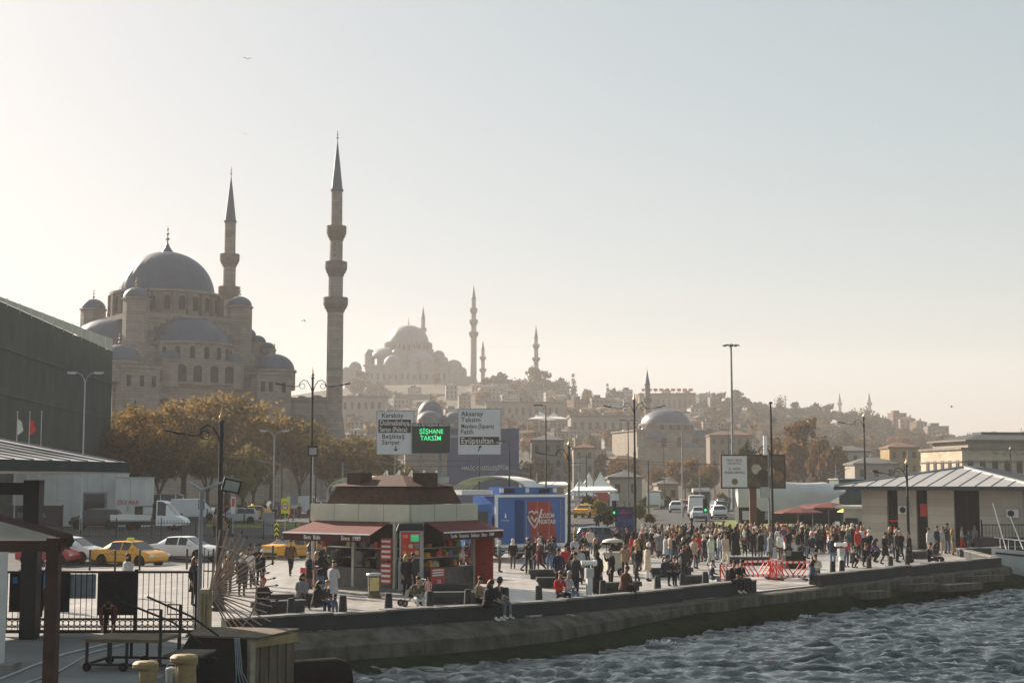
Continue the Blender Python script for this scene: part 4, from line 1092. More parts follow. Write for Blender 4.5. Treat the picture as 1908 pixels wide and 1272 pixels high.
def rotx(v, a, o):
    d = v - o; return o + Vector((d.x, d.y * cos(a) - d.z * sin(a), d.y * sin(a) + d.z * cos(a)))
def skeleton(pose):
    "joints facing -Y, feet at z = 0 unless seated on an edge"
    J = {}
    lean, hipz = 0.03, .93
    legs = {-1: [(.09, 0, .93), (.10, -.02, .50), (.10, .01, .09)], 1: [(.09, 0, .93), (.10, -.02, .50), (.10, .01, .09)]}
    arms = {-1: [(.19, .01, 1.42), (.25, .03, 1.13), (.24, -.05, .89)], 1: [(.19, .01, 1.42), (.25, .03, 1.13), (.24, -.05, .89)]}
    head_fw = .02
    if pose == 'walk':
        legs = {-1: [(.09, 0, .92), (.09, -.20, .53), (.09, -.24, .09)], 1: [(.09, 0, .92), (.10, .04, .50), (.10, .32, .17)]}
        arms = {-1: [(.19, .01, 1.41), (.24, .14, 1.15), (.24, .14, .90)], 1: [(.19, .01, 1.41), (.24, -.10, 1.14), (.22, -.26, .95)]}
        lean = .05
    elif pose == 'walk2':
        legs = {1: [(.09, 0, .92), (.09, -.14, .53), (.09, -.16, .09)], -1: [(.09, 0, .92), (.10, .02, .50), (.10, .22, .13)]}
        arms = {-1: [(.19, .01, 1.41), (.24, -.02, 1.14), (.12, -.22, 1.08)], 1: [(.19, .01, 1.41), (.25, .08, 1.14), (.24, .05, .89)]}
    elif pose == 'phone':
        arms = {-1: [(.19, .01, 1.41), (.25, -.04, 1.14), (.08, -.28, 1.18)], 1: [(.19, .01, 1.41), (.24, -.03, 1.13), (.10, -.26, 1.10)]}
        head_fw = .08
    elif pose == 'hands_up':
        arms = {-1: [(.19, .01, 1.42), (.28, -.10, 1.2), (.12, -.26, 1.44)], 1: [(.19, .01, 1.42), (.25, .03, 1.13), (.2, -.1, .9)]}
    elif pose in ('sit', 'sit_edge'):
        dz = -.45 if pose == 'sit_edge' else 0
        hipz = .56
        legs = {-1: [(.10, 0, .55), (.12, -.42, .54), (.11, -.40, .12)], 1: [(.10, 0, .55), (.13, -.42, .55), (.12, -.46, .11)]}
        arms = {-1: [(.19, -.02, 1.03), (.25, -.04, .76), (.08, -.30, .70)], 1: [(.19, -.02, 1.03), (.25, -.06, .76), (.09, -.30, .74)]}
        lean = .12; head_fw = .07
    elif pose == 'sit_cross':
        hipz = .56
        legs = {-1: [(.10, 0, .55), (.12, -.42, .54), (.11, -.40, .12)], 1: [(.10, 0, .55), (.02, -.44, .62), (-.16, -.70, .34)]}
        arms = {-1: [(.19, -.02, 1.03), (.25, -.1, .78), (.1, -.34, .74)], 1: [(.19, -.02, 1.03), (.25, -.1, .78), (.06, -.36, .80)]}
        lean = .2; head_fw = .08
    elif pose == 'crouch':
        hipz = .34
        legs = {-1: [(.10, .06, .34), (.17, -.30, .52), (.15, -.12, .09)], 1: [(.10, .06, .34), (.17, -.32, .48), (.15, -.10, .09)]}
        arms = {-1: [(.19, -.1, .80), (.26, -.28, .60), (.12, -.45, .5)], 1: [(.19, -.1, .80), (.26, -.28, .60), (.12, -.45, .48)]}
        lean = .3; head_fw = .08
    elif pose == 'bend':
        legs = {-1: [(.09, .12, .88), (.12, .02, .48), (.12, .10, .09)], 1: [(.09, .12, .88), (.12, .0, .48), (.12, .05, .09)]}
        arms = {-1: [(.19, -.36, 1.02), (.22, -.42, .72), (.18, -.48, .46)], 1: [(.19, -.36, 1.02), (.22, -.42, .72), (.16, -.52, .46)]}
        hipz = .9
    px = .12 if pose == 'bend' else .06 if pose == 'crouch' else 0
    sh = (Vector(arms[1][0]) + Vector((-arms[1][0][0], 0, 0)))
    pel = Vector((0, px, hipz + .03))
    neck = sh + Vector((0, -.0, .05)) if pose != 'bend' else sh + Vector((0, -.06, .03))
    up = Vector((0, -head_fw, .17)) if pose != 'bend' else Vector((0, -.14, .03))
    return pel, sh, neck, up, arms, legs
def person_mesh(pose):
    pel, sh, neck, up, arms, legs = skeleton(pose)
    V, E, Rr, T = [], [], [], []
    def add(p, r, tag_, par=None):
        V.append(tuple(p)); Rr.append(r if isinstance(r, tuple) else (r, r)); T.append(tag_)
        if par is not None: E.append((par, len(V) - 1))
        return len(V) - 1
    p0 = add(pel, (.165, .125), 'top')
    p1 = add(pel.lerp(sh, .45), (.150, .115), 'top', p0)
    p2 = add(pel.lerp(sh, .82), (.165, .125), 'top', p1)
    nk = add(neck + Vector((0, 0, .02)), .062, 'skin', p2)
    hu = up.normalized()
    h1 = add(neck + up * .62, (.068, .078), 'skin', nk)
    h2 = add(neck + up * 1.05 + hu * .02, (.082, .098), 'skin', h1)
    h3 = add(neck + up * 1.35 + hu * .045, (.070, .082), 'skin', h2)
    fwd = Vector((0, -1, 0)) if pose != 'bend' else Vector((0, -.3, -.95))
    add(V_(V[h2]) + fwd * .112 - hu * .02, .014, 'skin', h2)
    for s in (-1, 1):
        add(V_(V[h2]) + Vector((s * .092, .01, -.01)), .016, 'skin', h2)
        a = [Vector((s * x, y, z)) for x, y, z in arms[s]]
        q = add(a[0], .072, 'top', p2); q = add(a[0].lerp(a[1], .5), .060, 'top', q); q = add(a[1], .052, 'top', q); q = add(a[1].lerp(a[2], .85), .040, 'top', q)
        d = (a[2] - a[1]).normalized(); side = d.cross(Vector((0, 0, 1)))
        if side.length < .2: side = Vector((0, -1, 0))
        side.normalize()
        w_ = add(a[2], (.030, .024), 'skin', q); pm = add(a[2] + d * .07, (.036, .018), 'skin', w_)
        for f in range(4):
            o = side * ((f - 1.5) * .021); L = (.062, .078, .074, .056)[f]
            k1 = add(a[2] + d * .095 + o, .0095, 'skin', pm); k2 = add(a[2] + d * (.095 + L * .55) + o * 1.1 + Vector((0, 0, -.006)), .0085, 'skin', k1)
            add(a[2] + d * (.095 + L) + o * 1.05 + Vector((0, -.012, -.02)), .007, 'skin', k2)
        tb = add(a[2] + d * .045 - side * .042, .010, 'skin', w_); add(a[2] + d * .085 - side * .055 + Vector((0, -.01, 0)), .008, 'skin', tb)
        l = [Vector((s * x, y, z)) for x, y, z in legs[s]]
        q = add(l[0] + Vector((0, 0, -.04)), .105, 'leg', p0); q = add(l[0].lerp(l[1], .5), .090, 'leg', q); q = add(l[1], .068, 'leg', q); q = add(l[1].lerp(l[2], .4), .066, 'leg', q); q = add(l[2] + Vector((0, 0, .05)), .050, 'leg', q)
        an = l[2]
        q = add(an + Vector((0, .02, -.03)), .050, 'shoe', q); q = add(an + Vector((0, -.10, -.05)), (.048, .036), 'shoe', q); add(an + Vector((0, -.18, -.06)), (.042, .024), 'shoe', q)
    me = bpy.data.meshes.new('person_cage'); me.from_pydata(V, E, [])
    o = bpy.data.objects.new('person_cage', me); col.objects.link(o)
    sk = o.modifiers.new('skin', 'SKIN'); sk.use_smooth_shade = True; sk.branch_smoothing = .5
    if not me.skin_vertices: return None
    for i, r in enumerate(Rr):
        me.skin_vertices[0].data[i].radius = r; me.skin_vertices[0].data[i].use_root = (i == 0)
    sb = o.modifiers.new('sub', 'SUBSURF'); sb.levels = 1; sb.render_levels = 1
    bpy.context.view_layer.update()
    out = bpy.data.meshes.new_from_object(o.evaluated_get(bpy.context.evaluated_depsgraph_get()))
    bpy.data.objects.remove(o); bpy.data.meshes.remove(me)
    seg = [(np.array(V[a]), np.array(V[b_]), T[b_]) for a, b_ in E]
    A = np.array([s[0] for s in seg]); B = np.array([s[1] for s in seg]); tg = [s[2] for s in seg]
    idx = {'skin': 0, 'top': 1, 'leg': 2, 'shoe': 3}
    C = np.array([p.center[:] for p in out.polygons]); D = B - A; L2 = (D * D).sum(1) + 1e-9
    tt = np.clip(((C[:, None] - A) * D).sum(2) / L2, 0, 1); dist = np.linalg.norm(C[:, None] - (A + tt[..., None] * D), axis=2)
    k = dist.argmin(1); mi = [idx[tg[i]] for i in k]
    out.materials.clear()
    for _ in range(4): out.materials.append(None)
    out.polygons.foreach_set('material_index', mi)
    out.polygons.foreach_set('use_smooth', [True] * len(out.polygons))
    out.name = 'body'
    return out, Vector(V[h2]), up.normalized(), pel, sh
def V_(t): return Vector(t)
POSES = {}
for ps in ('stand', 'walk', 'walk2', 'phone', 'hands_up', 'sit', 'sit_cross', 'crouch', 'bend'): POSES[ps] = person_mesh(ps)
def blob(c, r, n=12, rings=8, z0=-1.0):
    b = MB(); pr = []
    for i in range(rings + 1):
        a = lerp(math.asin(max(-1, z0)), pi / 2, i / rings); pr.append((max(.004, r[0] * cos(a)), r[2] * sin(a)))
    b.lathe(pr, n, (0, 0, 0)); b.v = [(x + c[0], y * r[1] / r[0] + c[1], z + c[2]) for x, y, z in b.v]
    return b
def hair_mesh(kind):
    if kind == 'short': b = blob((0, .018, .035), (.096, .108, .10), z0=-.25)
    elif kind == 'long':
        b = blob((0, .02, .03), (.102, .112, .105), z0=-.3)
        b.lathe([(.05, -.36), (.11, -.30), (.12, -.12), (.105, .02), (.06, .08)], 12, (0, .055, 0))
    elif kind == 'hood': b = blob((0, .03, .01), (.108, .118, .128), z0=-.8)
    elif kind == 'scarf':
        b = blob((0, .02, .01), (.112, .122, .13), z0=-.7); b.lathe([(.19, -.27), (.15, -.20), (.09, -.10), (.07, -.02)], 12, (0, .02, 0))
    elif kind == 'cap':
        b = blob((0, .005, .035), (.10, .112, .10), z0=0.0); b.box(-.07, .07, -.2, -.08, .03, .045)
    elif kind == 'beanie': b = blob((0, .01, .03), (.102, .114, .115), z0=-.1)
    return b
HAIRME = {k: hair_mesh(k).mesh('hair') for k in ('short', 'long', 'hood', 'scarf', 'cap', 'beanie')}
def coat_mesh(kind):
    prof = {'coat': [(.245, .52), (.235, .6), (.205, .85), (.182, 1.02), (.2, 1.22), (.195, 1.36), (.12, 1.46)], 'jacket': [(.195, .80), (.20, .84), (.185, 1.02), (.2, 1.22), (.195, 1.36), (.12, 1.46)], 'gown': [(.33, .08), (.31, .15), (.25, .6), (.2, .98), (.2, 1.22), (.195, 1.36), (.12, 1.46)]}[kind]
    b = MB().lathe(prof, 18); b.v = [(x * (1 + .05 * sin(5 * math.atan2(y, x))), y * .72 + .005, z) for x, y, z in b.v]
    return b
COATME = {k: coat_mesh(k).mesh('coat') for k in ('coat', 'jacket', 'gown')}
HDESC = dict(short='{h} hair', long='long {h} hair', hood='a raised {h} hood', scarf='a {h} headscarf', cap='a {h} cap', beanie='a {h} woolly hat')
ACT = dict(stand='standing', walk='striding', walk2='walking', phone='looking at a phone', hands_up='with a hand raised to the face', sit='seated', sit_cross='seated with crossed legs', crouch='crouching', bend='bending over')
def person(loc, face, pose, top, leg, hair, hc, where, coat=None, h=1.0, shoe='black', group='people out on the plaza', label=None):
    me, hd, up, pel, sh = POSES[pose]
    cn = {'coat': 'long coat', 'jacket': 'jacket', 'gown': 'full length gown', None: 'top'}[coat]
    tn = {'palegrey': 'pale grey', 'bluejean': 'pale denim', 'denim': 'denim blue', 'mint': 'pale mint'}
    lab = label or ('person in %s %s and %s trousers, %s, %s, %s' % (tn.get(top, top), cn, tn.get(leg, leg), HDESC[hair].format(h=tn.get(hc, hc)), ACT[pose], where))
    if coat == 'gown' and not label: lab = 'person in %s full length gown, %s, %s, %s' % (tn.get(top, top), HDESC[hair].format(h=tn.get(hc, hc)), ACT[pose], where)
    w_ = lab.split()
    if len(w_) > 16:
        lab = lab.replace(' trousers', '').replace(', ' + ACT[pose], ''); w_ = lab.split()
    if len(w_) > 16:
        lab = ' '.join(w_[:16])
    t = thing('person', lab, 'person', loc, face, group); t.scale = (h,) * 3
    part('body', me, [SKIN, CLOTH[top], CLOTH[leg], CLOTH[shoe]], t)
    hm = HAIR[hc] if hc in HAIR else CLOTH[hc]
    rot = (0, 0, 0)
    ang = math.atan2(-up.y, up.z); rot = (ang * .8, 0, 0)
    part('hair' if hc in HAIR else 'headwear', HAIRME[hair], hm, t, tuple(hd), rot, smooth='all')
    if coat and pose in ('stand', 'walk', 'walk2', 'phone', 'hands_up'): part('coat', COATME[coat], CLOTH[top], t, smooth='all')
    elif coat in ('coat', 'gown') and pose.startswith('sit'):
        part('coat', cached('sitcoat', lambda: MB().lathe([(.27, -.06), (.28, .03), (.24, .16), (.2, .34), (.2, .46), (.12, .58)], 14)), CLOTH[top], t, (0, -.02, pel.z - .06), smooth='all')
    return t
def look(px, py, z=0): return P(px, py, z)
# face: 0 looks to the camera side (-Y), +90deg = towards +X
W = 'near the quay'
pp = []
def pe(px, py, pose, face, top, leg, hair, hc, where, coat=None, h=1.0, z=0, shoe='black', dy=0, label=None):
    p = P(px, py, z); p.y += dy
    zz = p.z
    if pose in ('sit', 'sit_cross') and z > 0: zz = z - .47 * h
    person((p.x, p.y, zz), R(face), pose, top, leg, hair, hc, where, coat, h, shoe, label=label)
A = 'beside the kiosk'; B = 'in the crowd by the railing'; C = 'by the red barriers'; D = 'on the dark parapet over the water'; E = 'near the pale waterfront building'; F = 'on a stone bench'; G = 'by the fan of spikes'
# around the kiosk and the near parapet
pe(620, 1131, 'phone', 150, 'palegrey', 'black', 'short', 'dark', 'beside the tapered posts', 'coat')
pe(592, 1128, 'sit', 60, 'black', 'navy', 'long', 'dark', 'beside the tapered posts', 'coat', .95, .42)
pe(606, 1124, 'sit', 70, 'charcoal', 'denim', 'short', 'fair', 'beside the tapered posts', None, .9, .42)
pe(562, 1112, 'sit', 30, 'grey', 'black', 'long', 'dark', F, 'coat', .97, .42)
pe(597, 1100, 'phone', 200, 'black', 'charcoal', 'short', 'dark', A, 'jacket', .95)
pe(541, 1072, 'walk', 25, 'brown', 'black', 'short', 'dark', 'striding past the yellow taxi', 'jacket', 1.02)
pe(650, 1082, 'stand', 80, 'black', 'black', 'short', 'dark', 'at the kiosk counter under the awning', 'jacket', 1.02)
pe(596, 1063, 'stand', 60, 'tan', 'grey', 'long', 'dark', 'at the kiosk side counter', 'coat', .98)
pe(757, 1110, 'stand', 40, 'black', 'black', 'long', 'fair', 'with a white mask beside the stone bench', 'coat', .97)
pe(769, 1109, 'hands_up', 20, 'charcoal', 'black', 'short', 'dark', 'drinking beside the stone bench', 'jacket', 1.0)
pe(778, 1118, 'sit', 20, 'olive', 'palegrey', 'short', 'dark', 'beside the pushchair', None, .95, .42)
pe(798, 1119, 'stand', -20, 'pink', 'pink', 'short', 'dark', 'small child in pink beside the pushchair', None, .52, label='small child in pink clothes standing beside the stone bench')
pe(842, 1077, 'stand', 170, 'black', 'bluejean', 'short', 'dark', 'buying at the kiosk window', 'jacket', 1.0)
pe(856, 1075, 'stand', 180, 'beige', 'brown', 'long', 'brown', 'queueing at the kiosk window', None, .93)
pe(868, 1074, 'stand', 190, 'maroon', 'brown', 'long', 'dark', 'queueing at the kiosk window', 'jacket', .95)
pe(880, 1062, 'stand', 150, 'black', 'black', 'scarf', 'black', 'waiting at the kiosk corner', 'gown', 1.0)
pe(890, 1124, 'sit', 70, 'tan', 'black', 'short', 'dark', D, None, 1.0, .5, dy=.35)
pe(912, 1130, 'sit', 50, 'black', 'charcoal', 'long', 'brown', D, 'coat', 1.0, .5, shoe='white')
pe(928, 1126, 'sit', 48, 'charcoal', 'grey', 'hood', 'charcoal', D, None, 1.03, .5, shoe='white')
pe(1042, 1110, 'sit', 42, 'red', 'black', 'short', 'brown', D, None, 1.02, .5)
pe(1058, 1107, 'sit', 44, 'palegrey', 'bluejean', 'beanie', 'grey', D, None, .96, .5)
pe(983, 1066, 'walk', 115, 'black', 'denim', 'beanie', 'grey', 'striding past the blue truck', 'jacket', 1.02)
pe(1006, 1050, 'walk', 100, 'black', 'black', 'short', 'dark', 'in a white mask beside the blue truck', 'jacket', 1.0)
pe(1041, 1098, 'stand', 20, 'navy', 'black', 'short', 'dark', 'in the group at the coin telescope', 'jacket', 1.02)
pe(1054, 1085, 'stand', 10, 'red', 'black', 'short', 'dark', 'in the group at the coin telescope', None, 1.0)
pe(1072, 1110, 'stand', 150, 'charcoal', 'navy', 'short', 'dark', 'in the group at the coin telescope', 'jacket', 1.02)
pe(1080, 1088, 'stand', 0, 'palegrey', 'black', 'short', 'dark', 'in the group at the coin telescope', 'jacket', .98)
pe(1090, 1082, 'stand', 30, 'black', 'denim', 'short', 'dark', 'in the group at the coin telescope', None, 1.0)
pe(1113, 1106, 'stand', -30, 'black', 'black', 'scarf', 'black', 'behind the coin telescope', 'gown', 1.0)
pe(1139, 1100, 'hands_up', -70, 'black', 'black', 'cap', 'charcoal', 'by the food cart', 'jacket', 1.05)
pe(1166, 1100, 'sit_cross', 40, 'brown', 'black', 'short', 'brown', D, 'coat', 1.05, .5, dy=.2)
pe(1185, 1070, 'phone', 20, 'olive', 'charcoal', 'long', 'fair', 'beside the pale coated pedestrian', 'coat', 1.0)
pe(1207, 1082, 'phone', 70, 'cream', 'white', 'hood', 'white', 'by the stone bench', 'coat', 1.03)
pe(1240, 1072, 'sit', 30, 'navy', 'black', 'short', 'dark', F, 'coat', 1.0, .42)
pe(1256, 1072, 'sit', 20, 'charcoal', 'navy', 'short', 'brown', F, None, 1.0, .42)
pe(1275, 1064, 'walk2', 160, 'black', 'black', 'long', 'brown', 'beyond the stone bench', 'gown', 1.02)
pe(1293, 1060, 'walk', 150, 'beige', 'charcoal', 'hood', 'tan', 'beyond the stone bench', 'jacket', 1.0)
pe(1325, 1056, 'walk2', 30, 'mint', 'palegrey', 'cap', 'white', C, 'jacket', 1.0)
pe(1352, 1054, 'walk2', 30, 'beige', 'cream', 'cap', 'charcoal', C, 'jacket', 1.05)
pe(1325, 1078, 'sit', 110, 'navy', 'grey', 'short', 'dark', C, None, .9, .42)
pe(1366, 1084, 'sit', 42, 'black', 'black', 'cap', 'charcoal', D, None, 1.0, .5, shoe='white')
pe(1380, 1082, 'sit', 46, 'black', 'charcoal', 'short', 'dark', D, None, 1.0, .5)
pe(1405, 1037, 'walk2', 170, 'black', 'black', 'short', 'dark', 'midway across the plaza', 'jacket', 1.0)
pe(1427, 1035, 'walk', 170, 'grey', 'bluejean', 'short', 'dark', 'midway across the plaza', 'jacket', 1.0)
pe(1388, 1036, 'walk2', 10, 'maroon', 'black', 'cap', 'mint', 'midway across the plaza', None, .75, label='child in maroon top and pale green cap crossing the plaza')
pe(1371, 1036, 'walk2', 180, 'black', 'black', 'scarf', 'black', 'midway across the plaza', 'gown', 1.05)
pe(1451, 1030, 'walk', 40, 'white', 'black', 'long', 'dark', 'beside the camera pole', 'jacket', 1.0)
pe(1464, 1026, 'walk2', 60, 'grey', 'bluejean', 'short', 'dark', 'beside the camera pole', None, 1.0)
pe(1522, 1068, 'sit', -40, 'cream', 'olive', 'short', 'brown', C, None, 1.0, .45)
pe(1513, 1078, 'sit', 60, 'denim', 'charcoal', 'long', 'dark', C, None, .95, .3)
pe(1503, 1032, 'crouch', 20, 'white', 'black', 'short', 'dark', 'by the market umbrellas', None, 1.0)
pe(1527, 1030, 'walk2', 60, 'olive', 'black', 'short', 'dark', 'by the market umbrellas', 'jacket', 1.1)
pe(1552, 1055, 'stand', 150, 'navy', 'bluejean', 'short', 'dark', 'at the second telescope', 'jacket', 1.0)
pe(1577, 1056, 'stand', 20, 'red', 'denim', 'short', 'dark', 'at the second telescope', None, .95)
pe(1588, 1057, 'crouch', 40, 'charcoal', 'black', 'short', 'dark', 'at the second telescope', None, 1.0)
pe(1600, 1040, 'stand', 30, 'red', 'black', 'hood', 'red', 'in a bright hood along the parapet', 'jacket', 1.05)
pe(1611, 1055, 'crouch', 20, 'black', 'black', 'short', 'dark', 'along the parapet', None, 1.15)
pe(1626, 1047, 'crouch', 60, 'purple', 'black', 'long', 'dark', 'along the parapet', None, 1.2)
pe(1650, 1052, 'walk2', 40, 'black', 'charcoal', 'short', 'dark', 'along the parapet', 'coat', 1.05)
pe(1672, 1047, 'stand', 60, 'charcoal', 'black', 'hood', 'beige', 'along the parapet', 'jacket', 1.08)
pe(1695, 1048, 'stand', 60, 'black', 'black', 'short', 'dark', 'beside the lamp pedestal', 'coat', 1.0)
pe(1731, 1044, 'sit', 55, 'black', 'black', 'short', 'dark', D, None, 1.05, .5, shoe='white')
pe(1742, 1041, 'sit', 50, 'charcoal', 'black', 'long', 'dark', D, None, .98, .5, shoe='white')
pe(1731, 1034, 'walk2', 60, 'palegrey', 'beige', 'short', 'dark', E, 'jacket', 1.0)
pe(1747, 1032, 'stand', 40, 'navy', 'black', 'short', 'brown', E, 'jacket', 1.05)
pe(1758, 1031, 'stand', -20, 'palegrey', 'beige', 'short', 'dark', E, None, 1.0)
pe(1766, 1031, 'hands_up', 20, 'charcoal', 'denim', 'beanie', 'black', E, 'jacket', 1.12)
pe(1776, 1034, 'stand', 90, 'olive', 'tan', 'long', 'fair', E, None, .95)
pe(1793, 1028, 'walk2', 60, 'palegrey', 'red', 'short', 'brown', E, None, 1.0)
pe(1806, 1028, 'stand', 10, 'teal', 'grey', 'short', 'dark', E, None, .85)
pe(1817, 1026, 'stand', -60, 'grey', 'charcoal', 'cap', 'olive', E, 'jacket', 1.0)
# left, round the fan and the gate
pe(463, 1096, 'stand', 20, 'white', 'navy', 'long', 'brown', G, 'jacket', 1.0)
pe(476, 1090, 'stand', 160, 'black', 'black', 'cap', 'black', G, 'jacket', 1.05)
pe(488, 1098, 'stand', 80, 'black', 'charcoal', 'beanie', 'white', G, 'jacket', .98)
pe(489, 1125, 'sit', 30, 'black', 'navy', 'beanie', 'red', G, 'coat', 1.0, .42)
pe(450, 1110, 'stand', 30, 'charcoal', 'black', 'scarf', 'cream', G, 'coat', 1.0)
pe(425, 1105, 'stand', -20, 'tan', 'black', 'short', 'grey', G, 'jacket', 1.0)
pe(362, 1128, 'stand', 60, 'black', 'black', 'long', 'brown', 'waiting behind the gate', 'coat', 1.05)
pe(236, 1112, 'stand', -30, 'palegrey', 'grey', 'long', 'dark', 'beside the taxi behind the gate', 'coat', 1.0)
pe(85, 1135, 'stand', 20, 'blue', 'black', 'short', 'dark', 'wearing a mask behind the gate', 'jacket', 1.02)
pe(42, 1130, 'stand', -20, 'black', 'black', 'long', 'dark', 'behind the gate beside the pier column', 'coat', .98)
pe(203, 1192, 'bend', 10, 'maroon', 'black', 'short', 'dark', 'bending over the work cart', None, 1.0, label='worker in dark red vest bending down behind the wheeled work platform')
# crowd
rc = random.Random(21)
tops = ['black'] * 18 + ['charcoal'] * 6 + ['navy'] * 4 + ['brown'] + ['grey', 'palegrey', 'brown', 'tan', 'olive', 'maroon', 'red', 'beige', 'white', 'teal', 'pink', 'purple', 'cream', 'denim']
legs_ = ['black', 'black', 'charcoal', 'navy', 'denim', 'bluejean', 'grey', 'brown']
placed = []
def crowd(n, px0, px1, py0, py1, where):
    k = 0; tr = 0
    while k < n and tr < 4000:
        tr += 1
        px, py = rc.uniform(px0, px1), rc.uniform(py0, py1); p = P(px, py)
        if any((p.x - a) ** 2 + (p.y - b_) ** 2 < .22 for a, b_ in placed) or p.y > kerbY(p.x) - .4: continue
        placed.append((p.x, p.y)); k += 1
        person((p.x, p.y, 0), rc.uniform(0, 6.28), rc.choice(('stand', 'walk', 'walk2', 'walk2', 'phone', 'stand', 'hands_up')), rc.choice(tops), rc.choice(legs_), *rc.choice((('short', 'dark'), ('short', 'dark'), ('short', 'brown'), ('long', 'dark'), ('long', 'brown'), ('long', 'fair'), ('scarf', 'black'), ('scarf', 'cream'), ('hood', 'charcoal'), ('cap', 'navy'), ('beanie', 'red'), ('short', 'grey'))), where, rc.choice(('jacket', 'jacket', 'coat', 'coat', None)), rc.uniform(.9, 1.06))
crowd(56, 1195, 1350, 1013, 1036, B)
crowd(44, 1330, 1500, 1011, 1028, B)
crowd(20, 1225, 1350, 1032, 1050, B)
crowd(9, 1065, 1225, 1048, 1092, 'along the near quay by the telescope')
crowd(6, 1230, 1330, 1056, 1082, 'near the stone bench by the barriers')
crowd(12, 1400, 1520, 1026, 1044, 'between the camera pole and the barriers')
crowd(8, 930, 1040, 1046, 1070, 'in the open plaza by the blue truck')
crowd(7, 560, 640, 1075, 1110, 'on the open paving beside the kiosk and bench')
crowd(30, 1490, 1605, 1013, 1036, 'around the red market umbrellas')
crowd(12, 1600, 1690, 1026, 1045, 'along the parapet by the lamp')
# people far off behind the road
for i in range(26):
    px = rc.uniform(395, 660) if i < 20 else rc.uniform(1090, 1200); Y = rc.uniform(135, 165); x = XY(px, Y).x
    person((x, Y, gz(x, Y)), rc.uniform(0, 6.28), rc.choice(('stand', 'walk', 'walk2')), rc.choice(tops), rc.choice(legs_), 'short', 'dark', 'far beyond the road', rc.choice(('jacket', 'coat')), rc.uniform(.9, 1.05), group='people far beyond the road')
for px, py in ((213, 978), (400, 1000), (415, 1003), (1113, 985), (1072, 1000)):
    p = gp(px, py); person(tuple(p), rc.uniform(0, 6), 'walk2', rc.choice(('navy', 'tan', 'black')), 'charcoal', 'short', 'dark', 'walking by the railings' if px > 300 else 'by the white site hut', 'jacket', 1.0)
pe(1100, 1033, 'walk2', 170, 'cream', 'bluejean', 'short', 'dark', 'before the plaza railing', 'jacket', 1.0)
pe(1150, 1040, 'walk2', 180, 'black', 'black', 'short', 'dark', 'below the advertising panel', 'jacket', 1.08)
pe(1168, 1035, 'walk', 170, 'black', 'denim', 'short', 'brown', 'below the advertising panel', 'jacket', 1.0)
# ------------------------------------------------------------------ kiosk
KA = math.atan2(.813, .583)
KI = thing('kiosk', 'brown roofed snack kiosk with cream band and maroon awnings on the plaza', 'kiosk', (-4.42, 62, 0), KA)
KX, KY = 4.77, 5.83
MB().box(-.1, KX + .1, -.1, KY + .1, 0, .12).build('plinth', M['concrete'], KI)
MB().box(.9, KX - .1, .9, KY - .1, .12, 2.95).build('inner_core', M['black'], KI)
# cream band: separate panels
for i in range(4):
    y0 = KY * i / 4; MB().box(-.06, .06, y0 + .012, y0 + KY / 4 - .012, 3.0, 3.75).build('fascia_panel', M['cream'], KI)
for i in range(3):
    x0 = KX * i / 3 + .06; MB().box(x0 + .012, x0 + KX / 3 - .03, -.06, .06, 3.0, 3.75).build('fascia_panel', M['cream'], KI)
MB().box(.06, KX, .06, KY, 2.9, 3.72).build('ceiling_block', M['cream'], KI)
MB().box(KX, KX + .06, 0, KY, 3.0, 3.75).box(0, KX, KY, KY + .06, 3.0, 3.75).build('rear_band', M['cream'], KI)
# corner posts and frames
for x, y in ((.08, .9), (.9, .08), (.08, KY - .12), (KX - .12, .08), (.08, 3.3)): MB().box(x - .07, x + .07, y - .07, y + .07, .12, 2.95).build('post', M['cream'], KI)
# counters and glazing
MB().box(.02, .7, 1.05, KY - .2, .12, .95).build('counter', mat('counter_steel', (.10, .11, .11), .4, .3, 3, metal=.4), KI)
MB().box(1.05, KX - .2, .02, .7, .12, .95).build('counter', M['counter'] if 'counter' in M else MATS['counter_steel'], KI)
for y in (1.3, 2.6, 4.0, 5.0):
    MB().box(-.0, .04, y, y + .6, 1.0, 1.7).build('glass_case', M['darkglass'], KI)
rk = random.Random(4)
gm = [mat('goods_%d' % i, c, .5, .35, 14) for i, c in enumerate(((.55, .24, .04), (.5, .1, .06), (.5, .42, .2), (.12, .2, .3), (.35, .3, .25), (.2, .3, .12)))]
for i in range(46):
    if i < 26: x, y = 1.15 + rk.random() * 3.1, .35 + rk.random() * .35; z = .98 + (i % 3) * .42
    else: x, y = .35 + rk.random() * .35, 1.2 + rk.random() * 4.2; z = .98 + (i % 3) * .42
    MB().box(-.13, .13, -.1, .1, 0, rk.uniform(.16, .34), .02, .02).build('goods_tray', gm[0 if (i < 8) else rk.randrange(6)], KI, (x, y, z))
for z in (1.38, 1.8): MB().box(1.1, KX - .25, .3, .8, z, z + .03).build('shelf', M['galv'], KI); MB().box(.3, .8, 1.1, KY - .25, z, z + .03).build('shelf', M['galv'], KI)
